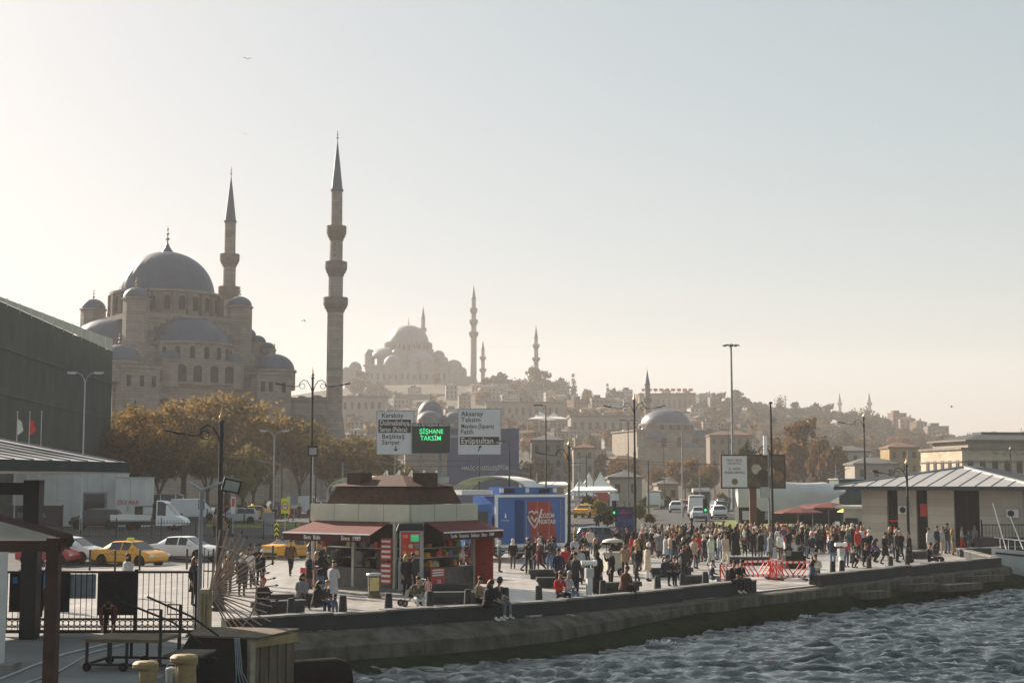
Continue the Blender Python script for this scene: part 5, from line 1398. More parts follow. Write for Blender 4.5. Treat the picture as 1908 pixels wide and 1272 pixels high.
# poster stand set across the corner
pc = Vector((-.28, -.28, 0))
ps_ = bpy.data.objects.new('poster_stand', None)
pf = MB().box(-.47, .47, -.05, .05, 1.48, 2.66).box(-.5, -.42, -.06, .06, .12, 1.48).box(.42, .5, -.06, .06, .12, 1.48).build('poster_frame', M['galv'], KI, pc, (0, 0, -pi / 4))
MB().box(-.41, .41, -.065, -.04, 1.54, 2.6).build('poster', M['redprint'], pf)
for i in range(3):
    for j in range(2): MB().lathe([(.1, -.002), (.1, .008)], 10).build('dish_picture', gm[(i + j) % 5], pf, (-.26 + i * .26, -.07, 1.72 + j * .28), (pi / 2, 0, 0))
MB().box(-.36, -.1, -.075, -.06, 2.2, 2.56).build('red_sign', M['red'], pf)
MB().box(.0, .36, -.075, -.06, 2.2, 2.5).build('green_sign', mat('lit_green_sign', (.03, .35, .14), .4, .1, 5, emit=.25), pf)
text('MENÜ', .1, M['white'], pf, (.18, -.08, 2.42)); text('ŞİŞ', .12, M['white'], pf, (-.23, -.08, 2.42))
MB().box(-.62, .62, -.3, .3, 2.66, 2.95, .12, .12).build('canopy_hood', M['black'], KI, pc + Vector((.12, .12, 0)), (0, 0, -pi / 4))
MB().box(-.45, .45, -.2, .2, .12, 1.3).build('fridge', M['galv'], KI, (.25, .25, 0), (0, 0, -pi / 4))
# price boards
for j in range(2):
    b_ = MB().box(-.03, .03, 0, .62, 0, .95).build('price_board', M['redprint'], KI, (-.06, .95 + .68 * 0, 1.35 - j * 1.05))
    for k in range(4): MB().box(-.045, -.03, .06, .56, .1 + k * .22, .2 + k * .22).build('price_line', M['white'], b_)
pb = MB().box(0, .95, -.03, .03, 0, .85).build('price_board', M['redprint'], KI, (1.05, -.32, .15))
for k in range(3): MB().box(.08, .86, -.045, -.03, .5 + k * .11, .56 + k * .11).build('price_line', M['white'], pb)
text('20.', .3, M['white'], pb, (.55, -.05, .22))
MB().box(-.03, .03, -.35, .35, .0, .8).build('price_board', M['red'], KI, (-.9, KY - .6, .12))
MB().box(-.02, .02, -1.0, .05, .12, 2.5).build('red_curtain', M['redprint'], KI, (KX - .05, 0, 0))
# awnings
def awning(name, m, valm, p0, along, out, L, drop, proj, val, hip0=0, hip1=0):
    "p0 start at the wall, along/out unit vectors"
    a, o = Vector(along), Vector(out); p0 = Vector(p0); z = Vector((0, 0, 1))
    f0, f1 = p0 - a * hip0 + o * proj - z * drop, p0 + a * (L + hip1) + o * proj - z * drop
    p1 = p0 + a * L
    t = MB().slab([p0, p1, f1, f0], .025).build(name, m, KI)
    if hip1: MB().slab([p1, p1 - z * drop + a * hip1, f1], .02).build('awning_end', MATS.get('awning_lit') or mat('awning_end_sunlit', (.40, .15, .12), .8, .1, 3), t)  # end fabric painted pinker than the awning to stand for sunlight on it
    if hip0: MB().slab([p0, f0, p0 - a * hip0 - z * drop], .02).build('awning_end', mat('awning_end_sunlit', (.40, .15, .12), .8, .1, 3), t)
    MB().slab([f0 + o * .012, f1 + o * .012, f1 + o * .012 - z * val, f0 + o * .012 - z * val], .02).build('valance', valm, t)
    MB().tube([f0 + o * .03, f1 + o * .03], .035, 6).build('front_rail', M['white'], t)
    return t
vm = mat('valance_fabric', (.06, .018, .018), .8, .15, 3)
awn1 = awning('awning', M['maroon'], vm, (0, 1.15, 3.0), (0, 1, 0), (-1, 0, 0), 4.3, .52, 1.25, .34, 0, .9)
awn2 = awning('awning', M['maroon'], vm, (.95, 0, 3.0), (1, 0, 0), (0, -1, 0), 3.75, .45, 1.1, .34, 0, .6)
text('Best  Büfe', .26, M['white'], KI, (-1.29, 4.55, 2.30), (pi / 2, 0, -pi / 2), squeeze=.95)
text('Since  1989', .26, M['white'], KI, (-1.29, 2.25, 2.30), (pi / 2, 0, -pi / 2), squeeze=.95)
text('Tarihi   Eminönü   Balıkçısı   Since   1989', .22, M['white'], KI, (3.0, -1.145, 2.38), squeeze=.88)
# mansard and hipped roof
MB().add([(.45, .5, 3.75), (KX - .45, .5, 3.75), (KX - .45, KY - .5, 3.75), (.45, KY - .5, 3.75), (.75, .85, 4.55), (KX - .75, .85, 4.55), (KX - .75, KY - .85, 4.55), (.75, KY - .85, 4.55)], [(0, 1, 5, 4), (1, 2, 6, 5), (2, 3, 7, 6), (3, 0, 4, 7), (4, 5, 6, 7)]).build('mansard', M['roofbrown'], KI)
MB().add([(.62, 2.7, 3.95), (.62, 4.6, 3.95), (.72, 4.6, 4.35), (.72, 2.7, 4.35)], [(0, 1, 2, 3)]).build('mansard_window', M['darkglass'], KI)
MB().add([(.5, .6, 4.55), (KX - .5, .6, 4.55), (KX - .5, KY - .6, 4.55), (.5, KY - .6, 4.55), (2.2, 2.3, 5.05), (2.2, 3.6, 5.05)], [(3, 2, 1, 0), (0, 1, 4), (1, 2, 5, 4), (2, 3, 5), (3, 0, 4, 5)]).build('roof', M['roofbrown'], KI)
for x, y in ((1.2, 4.0), (2.2, .95)): MB().box(x - .4, x + .4, y - .4, y + .4, 4.5, 5.15).build('roof_vent', M['brown'], KI)
MB().box(-.35, .35, -.03, .03, 0, .26).build('roof_placard', M['offwhite'], KI, (3.3, .9, 4.7), (0, 0, -KA))

# ------------------------------------------------------------------ plaza furniture
bol_me = MB().lathe([(.17, 0), (.165, .1), (.12, .92), (.105, .97), (.02, .98)], 12).mesh('post')
for px in (548, 643, 727, 803, 873, 942, 1003, 1121, 1222, 1268, 1310, 1352, 1545, 1562, 1612, 1652, 1683):
    # stand each post just inside the parapet
    lo, hi = -9.0, 40.0
    for _ in range(40):
        m_ = (lo + hi) / 2
        if PX(m_, quayY(m_) + .95) < px: lo = m_
        else: hi = m_
    o = tag(part('stone_post', bol_me, M['parapet'], None, (lo, quayY(lo) + .95, 0), smooth=True), 'dark tapered stone post in the row behind the quay parapet', 'post', 'tapered posts along the quay')
def bench(px, py, L, rz, label):
    p = P(px, py); t = thing('stone_bench', label, 'bench', (p.x, p.y, 0), rz, 'dark stone benches on the plaza')
    MB().box(-L / 2 + .1, L / 2 - .1, -.22, .22, 0, .26).build('base', M['parapet'], t)
    MB().box(-L / 2, L / 2, -.3, .3, .26, .46, .01, .01).build('seat', M['parapet'], t)
bq = R(47)
for px, py, L, rz, lab in ((835, 1108, 2.1, 0, 'dark stone bench in front of the kiosk counter'), (842, 1124, 2.1, R(8), 'dark stone bench just behind the parapet near the seated couple'), (540, 1128, 2.4, R(20), 'dark stone bench beside the fan of spikes'),
                           (1022, 1078, 2.0, R(4), 'dark stone bench in the shadow of the blue truck'), (1040, 1094, 2.0, R(4), 'dark stone bench beside the group at the telescope'), (1250, 1074, 2.2, R(10), 'dark stone bench under two seated people'),
                           (1295, 1090, 1.8, bq, 'dark stone bench behind the quay posts beside the barriers'), (1150, 1104, 2.2, R(30), 'dark stone bench behind the coin telescope'), (1395, 1052, 2.6, R(6), 'dark stone bench behind the red barriers'),
                           (1715, 1040, 2.2, bq, 'dark stone bench near the pale waterfront building'), (520, 1142, 2.0, R(30), 'dark stone bench closest to the black pier box')):
    bench(px, py, L, rz, lab)
# litter bin
p = P(697, 1113); t = thing('litter_bin', 'bronze litter bin with a bright front before the kiosk', 'bin', (p.x, p.y, 0), R(10))
MB().lathe([(.30, 0), (.30, .08), (.24, .1), (.24, .22), (.23, .25)], 16).build('foot', M['bin'], t, smooth=True)
MB().lathe([(.25, .25), (.27, .9), (.27, .92), (.2, .92)], 16).build('drum', M['bin'], t, smooth=True)
MB().lathe([(.32, .9), (.33, .96), (.3, 1.0), (.1, 1.02)], 16).build('lid', M['galv'], t, smooth=True)
MB().box(-.18, .18, -.29, -.24, .3, .84).build('front_plate', M['binface'], t)
# coin telescopes
for px, py, lab in ((1098, 1108, 'white coin telescope on a grey stand by the parapet'), (1568, 1060, 'white coin telescope among the crowd at the quay bend')):
    p = P(px, py); t = thing('coin_telescope', lab, 'telescope', (p.x, p.y, 0), R(15))
    MB().box(-.11, .11, -.11, .11, 0, .75).build('stand', M['offwhite'], t); MB().box(-.17, .17, -.14, .14, .75, 1.12).build('coin_box', M['galv'], t)
    MB().cyl((0, 0, 1.12), (0, 0, 1.26), .05).build('pivot', M['iron'], t)
    tb = MB().cyl((-.36, 0, 1.34), (.22, 0, 1.34), .1, n=16).cyl((.2, 0, 1.34), (.32, 0, 1.34), .13, n=16).build('tube', M['white'], t, smooth=True)
    MB().cyl((.31, 0, 1.34), (.325, 0, 1.34), .085, n=16).build('lens', M['darkglass'], tb)
# food cart with canopy
p = P(1142, 1072); t = thing('food_cart', 'cream food cart with a small domed canopy by the quay', 'food cart', (p.x, p.y, 0), R(20))
MB().box(-.4, .4, -.3, .3, .25, 1.15).build('cabinet', M['cream'], t); MB().box(-.7, .7, -.38, .38, 1.15, 1.2).build('counter', M['galv'], t)
for x in (-.35, .35): MB().cyl((x, 0, 1.2), (x, 0, 1.72), .02).build('post', M['iron'], t)
MB().dome((0, 0, 1.7), .55, .18, 20, 4).build('canopy', M['cream'], t, smooth=True)
for x in (-.3, .3): add_wheel(t, x, -.34, .2, .06, 'galv')
# red and white barriers
def barrier(px, py, rz, label):
    p = P(px, py); t = thing('barrier', label, 'barrier', (p.x, p.y, 0), rz, 'red plastic barriers', .88)
    MB().box(-1.0, 1.0, -.025, .025, .9, 1.04).build('top_board', M['red'], t); MB().box(-1.0, 1.0, -.025, .025, .12, .26).build('bottom_board', M['red'], t)
    for i in range(6): MB().box(-.1, .1, -.034, .034, 0, .1).build('white_band', M['white'], t, (-.82 + i * .33, 0, .92)); MB().box(-.1, .1, -.034, .034, 0, .1).build('white_band', M['white'], t, (-.82 + i * .33, 0, .14))
    for x in (-.97, .97): MB().box(x - .03, x + .03, -.03, .03, .05, 1.04).build('upright', M['red'], t)
    for s in (-1, 1):
        for k in range(3): MB().obox((s * (.2 + k * .27), 0, .58), (.055, .045, .78), 0, s * .62).build('diagonal', M['red'], t)
    for x in (-.7, .7): MB().box(x - .06, x + .06, -.32, .32, 0, .08).build('foot', M['rubber'], t)
for px, py, rz, lab in ((1362, 1086, bq, 'red and white plastic barrier behind the quay posts'), (1412, 1078, R(20), 'red and white plastic barrier open to the landing'), (1437, 1074, R(75), 'red and white plastic barrier turned edge on'), (1447, 1078, R(60), 'red and white plastic barrier leaning towards the lamp'), (1478, 1080, R(8), 'red and white plastic barrier beside the pair seated at the landing')):
    barrier(px, py, rz, lab)
# stacked black crates behind the barriers
p = P(1478, 1058); tag(MB().obox((0, 0, .35), (1.2, .8, .7), .2).obox((.1, .1, .8), (.8, .6, .25), .4).build('covered_stack', M['blackcloth'], None, (p.x, p.y, 0)), 'heap under a black cloth behind the red barriers', 'heap')
# red market umbrellas and carts
def umbrella(px, py, r, h, label, c='maroon'):
    p = P(px, py); t = thing('market_umbrella', label, 'umbrella', (p.x, p.y, 0), 0, 'red market umbrellas')
    MB().cyl((0, 0, 0), (0, 0, h), .03).build('pole', M['galv'], t)
    MB().lathe([(r, h - .42), (r * .97, h - .34), (r * .5, h - .1), (.03, h + .06)], 8).build('canopy', M[c], t)
    for i in range(8):
        a = 2 * pi * i / 8; MB().tube([(0, 0, h - .5), (r * .9 * cos(a), r * .9 * sin(a), h - .4)], .012, 4).build('rib', M['galv'], t)
    return t
umbrella(1488, 1012, 2.0, 2.75, 'broad dark red market umbrella beside the camera pole')
umbrella(1545, 1010, 2.1, 3.1, 'broad red market umbrella nearer the waterfront building')
umbrella(1515, 1004, 1.7, 2.9, 'smaller dark red market umbrella between two larger ones')
umbrella(1586, 1006, 1.1, 2.7, 'yellow green sunshade against the waterfront building', 'signyellow')
for px, py, c, lab in ((1478, 1030, 'redprint', 'red and white food cart beside the camera pole'), (1512, 1022, 'tarpdark', 'market cart with brown sacks under the red umbrella'), (1555, 1018, 'redprint', 'red food cart near the waterfront building')):
    p = P(px, py); t = thing('food_cart', lab, 'food cart', (p.x, p.y, 0), .2)
    MB().box(-.6, .6, -.35, .35, .3, .75).build('cabinet', M['offwhite'], t); MB().box(-.62, .62, -.37, .37, .75, 1.05).build('upper_panel', M[c], t); MB().box(-.75, .75, -.45, .45, 1.05, 1.1).build('counter', M['board'], t)
    for x in (-.45, .45): add_wheel(t, x, -.38, .24, .06, 'galv')
    for k in range(5): MB().dome((0, 0, 0), .13, .12, 8, 3).build('goods_heap', gm[k % 6], t, (-.5 + k * .25, 0, 1.1))
# pushchair beside the child
p = P(770, 1128); t = thing('pushchair', 'dark pushchair standing beside the stone bench', 'pushchair', (p.x, p.y, 0), R(30))
MB().tube([(-.5, -.2, .1), (.1, -.2, .5), (.45, -.2, 1.0)], .015).tube([(-.5, .2, .1), (.1, .2, .5), (.45, .2, 1.0)], .015).tube([(.45, -.2, 1.0), (.45, .2, 1.0)], .018).build('frame', M['iron'], t)
MB().box(-.3, .25, -.18, .18, .35, .6, .05, .0).build('seat', M['blackcloth'], t); MB().dome((.1, 0, .6), .26, .22, 12, 4).build('hood', M['blackcloth'], t)
for x, y in ((-.45, -.2), (-.45, .2), (.3, -.2), (.3, .2)): add_wheel(t, x, y, .13, .04, 'galv')
# blue bucket by the kiosk
p = P(822, 1080); t = thing('bucket', 'blue plastic bucket on the ground before the kiosk', 'bucket', (p.x, p.y, 0))
MB().lathe([(.2, 0), (.27, .36), (.285, .37), (.285, .39), (.25, .39), (.18, .02)], 16).build('tub', CLOTH['blue'], t, smooth=True); MB().tube([(-.27, 0, .38), (-.2, 0, .5), (0, 0, .55), (.2, 0, .5), (.27, 0, .38)], .01).build('handle', M['galv'], t)
p = P(898, 1078); tag(MB().box(-.4, .4, -.3, .3, 0, .55, .03, .03).box(-.43, .43, -.33, .33, .55, .6).build('storage_crate', CLOTH['blue'], None, (p.x, p.y, 0), (0, 0, .8)), 'blue plastic crate against the red curtain end of the kiosk', 'crate')
# railings
pick = MB().cyl((0, 0, .0), (0, 0, 1.15), .012, n=5).cyl((0, 0, 1.15), (0, 0, 1.27), .024, .002, n=5).mesh('picket')
def railing(p0, p1, label, gap=.16, h=1.15, zf=None):
    a, b_ = Vector(p0), Vector(p1); L = (b_ - a).length; rz = math.atan2(b_.y - a.y, b_.x - a.x)
    t = thing('railing', label, 'railing', a, rz)
    dz = b_.z - a.z
    for z in (.14, 1.02): MB().add([(0, -.018, z), (L, -.018, z + dz), (L, .018, z + dz), (0, .018, z), (0, -.018, z + .04), (L, -.018, z + dz + .04), (L, .018, z + dz + .04), (0, .018, z + .04)], [(3, 2, 1, 0), (4, 5, 6, 7), (0, 1, 5, 4), (1, 2, 6, 5), (2, 3, 7, 6), (3, 0, 4, 7)]).build('rail', M['iron'], t)
    n = int(L / gap)
    for i in range(n + 1): part('picket', pick, M['iron'], t, (L * i / n, 0, dz * i / n))
    for i in range(int(L / 2.4) + 1): x = min(L, i * 2.4); part('post', cached('rpost', lambda: MB().box(-.035, .035, -.035, .035, 0, 1.3).lathe([(.03, 1.3), (.05, 1.36), (.01, 1.42)], 8)), M['iron'], t, (x, .04, dz * x / L))
    return t
railing((3.3, 101.6, 0), (8, 103.9, 0), 'black spear topped railing beside the blue truck')
railing((8, 103.9, 0), (16.5, 105.7, 0), 'black spear topped railing behind the crowd')
railing((16.5, 105.7, 0), (24, 107.2, 0), 'black spear topped railing behind the market umbrellas')
def rail_px(a, b_, lab):
    pa, pb_ = gp(*a), gp(*b_); return railing(pa, pb_, lab, .2)
rail_px((150, 1003), (300, 1001), 'black spear topped railing below the dropside truck')
rail_px((300, 1001), (430, 1000), 'black spear topped railing behind the white saloon')
rail_px((430, 1000), (560, 1000), 'black spear topped railing behind the fan of spikes')
rail_px((385, 975), (475, 977), 'black railing around the dark hedge beds')
rail_px((1060, 1006), (1150, 1004), 'black railing along the grass verge by the taxi')
# dark street bollards behind the gate
for px, py in ((167, 1062), (214, 1063), (260, 1062), (348, 1060), (508, 1052), (397, 1060)):
    p = P(px, py); tag(MB().cyl((0, 0, 0), (0, 0, 1.0), .055, n=10).lathe([(.055, 1.0), (.07, 1.03), (.07, 1.08), (.02, 1.12)], 10).build('street_bollard', M['iron'], None, (p.x, p.y, 0), smooth=True), 'slim black street bollard along the kerb by the taxi', 'bollard', 'slim bollards along the kerb')
# ------------------------------------------------------------------ left pier: gate, canopies, cart
GY = 44.6
def gx(px, Y=GY): return XY(px, Y).x
gt = thing('sliding_gate', 'long black barred gate with a band of rings closing the pier', 'gate', (gx(20), GY, 0))
GL = gx(374) - gx(20)
for nm_, z0, z1 in (('top_rail', 1.93, 2.0), ('mid_rail', .50, .56), ('bottom_rail', .10, .20), ('ring_rail', .27, .31)):
    MB().box(0, GL, -.03, .03, z0, z1).build(nm_, M['black'], gt)
bar = MB().cyl((0, 0, .2), (0, 0, 1.95), .013, n=6).mesh('bar')
ringm = MB(); n_ = 14
ringm.tube([(.085 * cos(2 * pi * i / n_), 0, .085 * sin(2 * pi * i / n_)) for i in range(n_ + 1)], .014, 5); ringm = ringm.mesh('ring')
for i in range(int(GL / .175)):
    x = .09 + i * .175
    part('bar', bar, M['black'], gt, (x, 0, 0)); part('ring', ringm, M['black'], gt, (x + .0875, 0, .405))
for x0, x1, z0, z1 in ((gx(30), gx(56), .75, 1.93), (gx(62), gx(92), .6, 1.93), (gx(118), gx(141), .75, 1.93), (gx(192), gx(266), .65, 1.93)):
    MB().box(x0 - gx(20), x1 - gx(20), -.06, -.035, z0, z1).build('solid_panel', M['blackcloth'], gt)
for px in (20, 100, 262, 374): MB().box(-.05, .05, -.05, .05, 0, 2.05).build('gate_post', M['black'], gt, (gx(px) - gx(20), .0, 0))
MB().box(0, .14, -.075, -.06, 0, .2).build('notice', CLOTH['blue'], gt, (gx(36) - gx(20), 0, 1.62))
MB().box(0, 1.1, -.08, -.06, 0, .25).build('lock_plate', M['galv'], gt, (gx(246) - gx(20), 0, 1.05)) if 0 else None
MB().box(-.4, .4, -.02, .02, 0, .75).build('grey_board', M['greysteel'], gt, (gx(163) - gx(20), .06, 1.15))
# upper canopy of the pier building
CN_ = thing('pier_canopy', 'pier canopy with pale seamed metal roof and dark fascia on a dark column', 'canopy', (-13, 41, 0))
ev = lambda X, Y, Z: (X + 13, Y - 41, Z)
A0, A1 = Q(235, 861, 46), Q(-75, 853, 40)
r0, r1 = Q(-200, 778, 47.5), Q(-620, 758, 42)
rf = MB().slab([ev(*A0), ev(*r0), ev(*r1), ev(*A1)], .06).build('roof', M['seam'], CN_)
MB().slab([ev(*A0), ev(A0.x - 9, 54, A0.z), ev(*(r0 + Vector((-4, 2, 0)))), ev(*r0)], .06).build('hip', M['seam'], CN_)
for i in range(9):
    t_ = (i + .3) / 9; a, b_ = A0.lerp(A1, t_), r0.lerp(r1, t_ * .95)
    MB().tube([Vector(ev(*a)) + Vector((0, 0, .005)), Vector(ev(*b_)) + Vector((0, 0, .005))], .03, 5).build('seam', M['seamdark'], rf)
d = (A1 - A0)
MB().slab([Vector(ev(*A0)) + Vector((.03, 0, 0)), Vector(ev(*A1)) + Vector((.03, 0, 0)), Vector(ev(*A1)) + Vector((.03, 0, -.33)), Vector(ev(*A0)) + Vector((.03, 0, -.33))], -.06).build('fascia', M['fascia'], CN_)
MB().slab([ev(A0.x, A0.y + .03, A0.z), ev(A0.x - 9, 54.03, A0.z), ev(A0.x - 9, 54.03, A0.z - .33), ev(A0.x, A0.y + .03, A0.z - .33)], .06).build('fascia', M['fascia'], CN_)
MB().slab([ev(A0.x, A0.y, A0.z - .33), ev(*(A1 + Vector((0, 0, -.33)))), ev(-26, 44, A1.z - .33), ev(A0.x - 9, 54, A0.z - .33)], .05).build('soffit', M['black'], CN_)
MB().box(-.24, .24, -.24, .24, 0, 4.8).build('column', M['black'], CN_, ev(gx(70, 44.0), 43.9, 0))
MB().box(-12, 0, -.2, .2, 4.35, 4.72).build('beam', M['black'], CN_, ev(gx(84, 44.0), 43.9, 0))
# near brown awning frame
AW = thing('pier_awning', 'brown framed awning with white fabric on a brown post at the pier edge', 'awning', (gx(109, 28), 28, 0))
zz_ = ZY(1006, 28)
MB().box(-.12, .12, -.12, .12, 0, zz_ + .05).build('post', M['brown'], AW)
MB().box(-9, .16, -.1, .1, zz_ - .22, zz_ + .0).build('front_beam', M['brown'], AW)
P2 = Q(0, 966, 28.75) - Vector((gx(109, 28), 28, 0)); P3 = Q(122, 1000, 28.2) - Vector((gx(109, 28), 28, 0))
d3 = (P2 - P3).normalized()
MB().tube([P3 + Vector((.1, 0, -.08)), P3 + d3 * 8 + Vector((0, 0, -.08))], .14, 4).build('slope_beam', M['brown'], AW)
MB().slab([(-.05, 0, zz_ - .02), P3, P3 + d3 * 7.8, (-9, 0, zz_ + .02)], .03).build('fabric', mat('beige_awning_fabric', (.26, .235, .2), .85, .12, 1), AW)
MB().tube([(0, 0, zz_ - .05), P3], .09, 4).build('end_beam', M['brown'], AW)
p = Q(8, 1000, 36); t = thing('site_cabin', 'white panelled cabin wall beside the brown awning post', 'cabin', (gx(18, 36), 36, 0))
for i in range(4): MB().box(-1.0 * i - .98, -1.0 * i, 0, .25, .25, 3.1).build('wall_panel', M['offwhite'], t)
MB().box(-4.2, .35, -.3, .5, 0, .25).build('plinth', M['concrete'], t)
# wheeled work platform with stair rails
p = P(240, 1247); WC = thing('work_platform', 'wheeled steel work platform with plank top and stair rail', 'platform', (gx(172, 36.5), 36.5, 0), R(-6))
tw = 1.95
MB().box(0, tw, 0, 1.5, .72, .80).build('deck', mat('plywood', (.14, .105, .07), .8, .3, 2), WC)
for x in (0.03, tw * .33, tw * .55, tw - .03):
    for y in (.03, 1.47): MB().box(x - .03, x + .03, y - .03, y + .03, .16, .72).build('leg', M['iron'], WC)
for y in (.0, 1.5): MB().box(0, tw + 1.0, y - .03, y + .03, .14, .2).build('rail', M['iron'], WC)
MB().box(0, .06, 0, 1.5, .14, .2).box(tw - .06, tw, 0, 1.5, .14, .2).build('cross_rail', M['iron'], WC) if 0 else MB().box(0, .06, 0, 1.5, .14, .2).build('cross_rail', M['iron'], WC)
for x in (.05, 1.0, tw + .8):
    for y in (0.0, 1.5): add_wheel(WC, x, y, .11, .06, 'iron')
MB().box(tw + .05, tw + 1.0, .1, 1.4, .36, .42).build('step', M['timber'], WC)
for y in (0.0, 1.45):
    hr = MB().tube([(.9 + y * .1, y, 1.75), (tw + .3, y, 1.25), (tw + 1.05, y, .75)], .03, 5); hr.build('handrail', M['iron'], WC)
    MB().box(tw - .03, tw + .03, y - .03, y + .03, .2, 1.55).build('rail_post', M['iron'], WC)
    MB().tube([(tw - .35, y, 1.55), (tw, y, 1.55), (tw, y, 1.3), (tw - .35, y, 1.3), (tw - .35, y, 1.55)], .02, 5).build('rail_loop', M['iron'], WC)
# yellow mooring bollards
for px, py, s_, lab in ((275, 1297, 1, 'worn yellow mooring bollard with hooked head away from the black box'), (347, 1290, 1.1, 'worn yellow mooring bollard with hooked head beside the black box')):
    p = P(px, py); t = thing('mooring_bollard', lab, 'bollard', (p.x, p.y, 0), 0, None, s_)
    MB().lathe([(.30, 0), (.28, .04), (.21, .08), (.19, .45), (.2, .6)], 18).build('shaft', M['yellow'], t, smooth=True)
    hb_ = MB().lathe([(.2, .58), (.25, .64), (.25, .72), (.2, .77), (.02, .79)], 18); hb_.v = [(x * 1.15 - (.06 if z > .6 else 0), y, z) for x, y, z in hb_.v]
    hb_.build('head', M['yellow'], t, smooth=True)
p = P(318, 1288); t = thing('steel_drum', 'small silver canister standing between the yellow bollards', 'canister', (p.x, p.y, 0))
MB().lathe([(.13, 0), (.13, .5), (.12, .53), (.05, .56)], 14).build('can', M['galv'], t, smooth=True); MB().tube([(-.12, 0, .5), (-.08, 0, .62), (.08, 0, .62), (.12, 0, .5)], .012).build('handle', M['galv'], t)
# hoses on the deck
for i, (pts, lab) in enumerate(((((-10, 1268), (60, 1240), (120, 1218), (185, 1202), (240, 1190)), 'pale hose lying across the pier deck'), (((40, 1275), (110, 1250), (170, 1215), (230, 1200)), 'second thinner hose beside the wheeled platform'))):
    tag(MB().tube([P(a, b_, .03) for a, b_ in pts], .035 - .01 * i, 6).build('hose', M['galv'], None), lab, 'hose')
# black cloth box with timber side on the pier corner
BX = thing('fender_box', 'black draped box with weathered timber side on the pier corner', 'box', (-8.6, 39.2, 0))
MB().add([(-1.0, -.4, -.9), (1.45, -.5, -1.9), (1.45, 1.9, -1.9), (-1.0, 1.9, -.9), (-.15, 0, .58), (1.42, -.05, .52), (1.42, 1.9, .56), (-.15, 1.9, .6)], [(3, 2, 1, 0), (4, 5, 6, 7), (0, 1, 5, 4), (1, 2, 6, 5), (2, 3, 7, 6), (3, 0, 4, 7)]).build('drape', M['blackcloth'], BX)
MB().slab([(-.25, -.08, .62), (1.75, -.12, .56), (2.55, 1.9, .60), (-.25, 2.0, .64)], .05).build('top_sheet', M['timber'], BX)
for i in range(5):
    f = i / 5; x0 = 1.5 + f * .95; y0 = .05 + f * 1.5
    MB().obox((x0 + .1, y0 + .14, -.72), (.05, .30, 2.3), R(-32)).build('plank', M['timber'], BX)
MB().obox((1.5, .02, -.7), (.2, .2, 2.4), R(-32)).build('timber_post', M['board'], BX)
MB().obox((2.02, .85, .38), (.12, 1.85, .24), R(-32)).build('yellow_beam', M['yellow'], BX)
for k in range(4):
    MB().tube([(1.1 + .04 * k, -.12, .55), (1.2 + .06 * k, -.35 - .05 * k, -.3), (1.25 + .22 * k, -.5, -1.3), (1.3 + .3 * k, -.55, -1.75)], .015, 5).build('rope', M['rope'], BX)
# rubber fender hanging at the waterline
MB2 = MB().lathe([(.2, -1.5), (.5, -1.35), (.62, -1.0), (.62, 1.0), (.5, 1.35), (.2, 1.5)], 20, rot=Matrix.Rotation(pi / 2, 3, 'Y'))
tag(MB2.build('rubber_fender', M['rubber'], None, (-6.0, 41.6, -.95), (0, 0, R(33)), smooth=True), 'thick black rubber fender floating against the quay foot', 'fender')
# fan of spikes
FN = thing('spike_fan', 'rusty fan of radiating steel spikes guarding the end of the quay', 'spike fan', (gx(398, 43.4), 43.4, 0))
fz = ZY(1104, 43.4)
for i in range(24):
    a = R(82 - i * 6.3); L = 1.92 + .12 * sin(i * 2.3)
    th = .024 if i > 7 else .036
    sp = MB().cyl((.12 * cos(a), .1 * (i % 2), fz + .12 * sin(a)), (L * cos(a), .1 * (i % 2), fz + L * sin(a)), th, th * .8, 6).build('spike', mat('rusty_steel', (.36, .25, .19), .36, .3, 5, spec=.5), FN)
    MB().cyl((L * cos(a), .1 * (i % 2), fz + L * sin(a)), ((L + .1) * cos(a), .1 * (i % 2), fz + (L + .1) * sin(a)), .045, .003, 6).build('tip', M['iron'], sp)
MB().tube([(1.4 * cos(R(80 - i * 7)), .05, fz + 1.4 * sin(R(80 - i * 7))) for i in range(21)], .03, 6).build('hoop', MATS['rusty_steel'], FN)
MB().tube([(.3 * cos(R(80 - i * 14)), .05, fz + .3 * sin(R(80 - i * 14))) for i in range(11)], .04, 6).build('inner_hoop', M['iron'], FN)
MB().box(-.28, .0, -.15, .35, 0, fz + .12).build('anchor_post', M['board'], FN)
for k in range(3): MB().box(-.24 + k * .11, -.19 + k * .11, -.22, -.16, .05, fz).build('slat', M['yellow'], FN)
for k in range(7): MB().cyl((-.28 + k * .13, .4, 1.3), (-.28 + k * .13, .4, 2.75 - .1 * (k % 3)), .016, n=5).build('upright_spike', M['iron'], FN)
MB().tube([(-.3, .4, 2.05), (.8, .4, 2.0)], .02, 5).build('tie_bar', M['iron'], FN)
# floodlight pole
FL = thing('floodlight_pole', 'grey pole with a square floodlight and a bare arm beside the gate', 'floodlight', (gx(379, 44.2), 44.2, 0))
zt = ZY(912, 44.2)
MB().cyl((0, 0, 0), (0, 0, zt), .07, .06, 10).build('pole', M['greysteel'], FL)
MB().tube([(0, 0, zt), (-.45, 0, zt + .24)], .04, 6).build('arm', M['galv'], FL); MB().tube([(0, 0, zt), (.7, 0, zt + .25)], .04, 6).build('arm', M['galv'], FL)
fh = MB().obox((0, 0, 0), (.55, .22, .42), 0).build('floodlight_head', M['black'], FL, (.92, 0, zt + .15), (R(18), R(12), R(18)))
MB().obox((0, -.115, 0), (.44, .02, .32), 0).build('lens', mat('floodlight_glass', (.35, .38, .36), .25, .15, 8), fh)
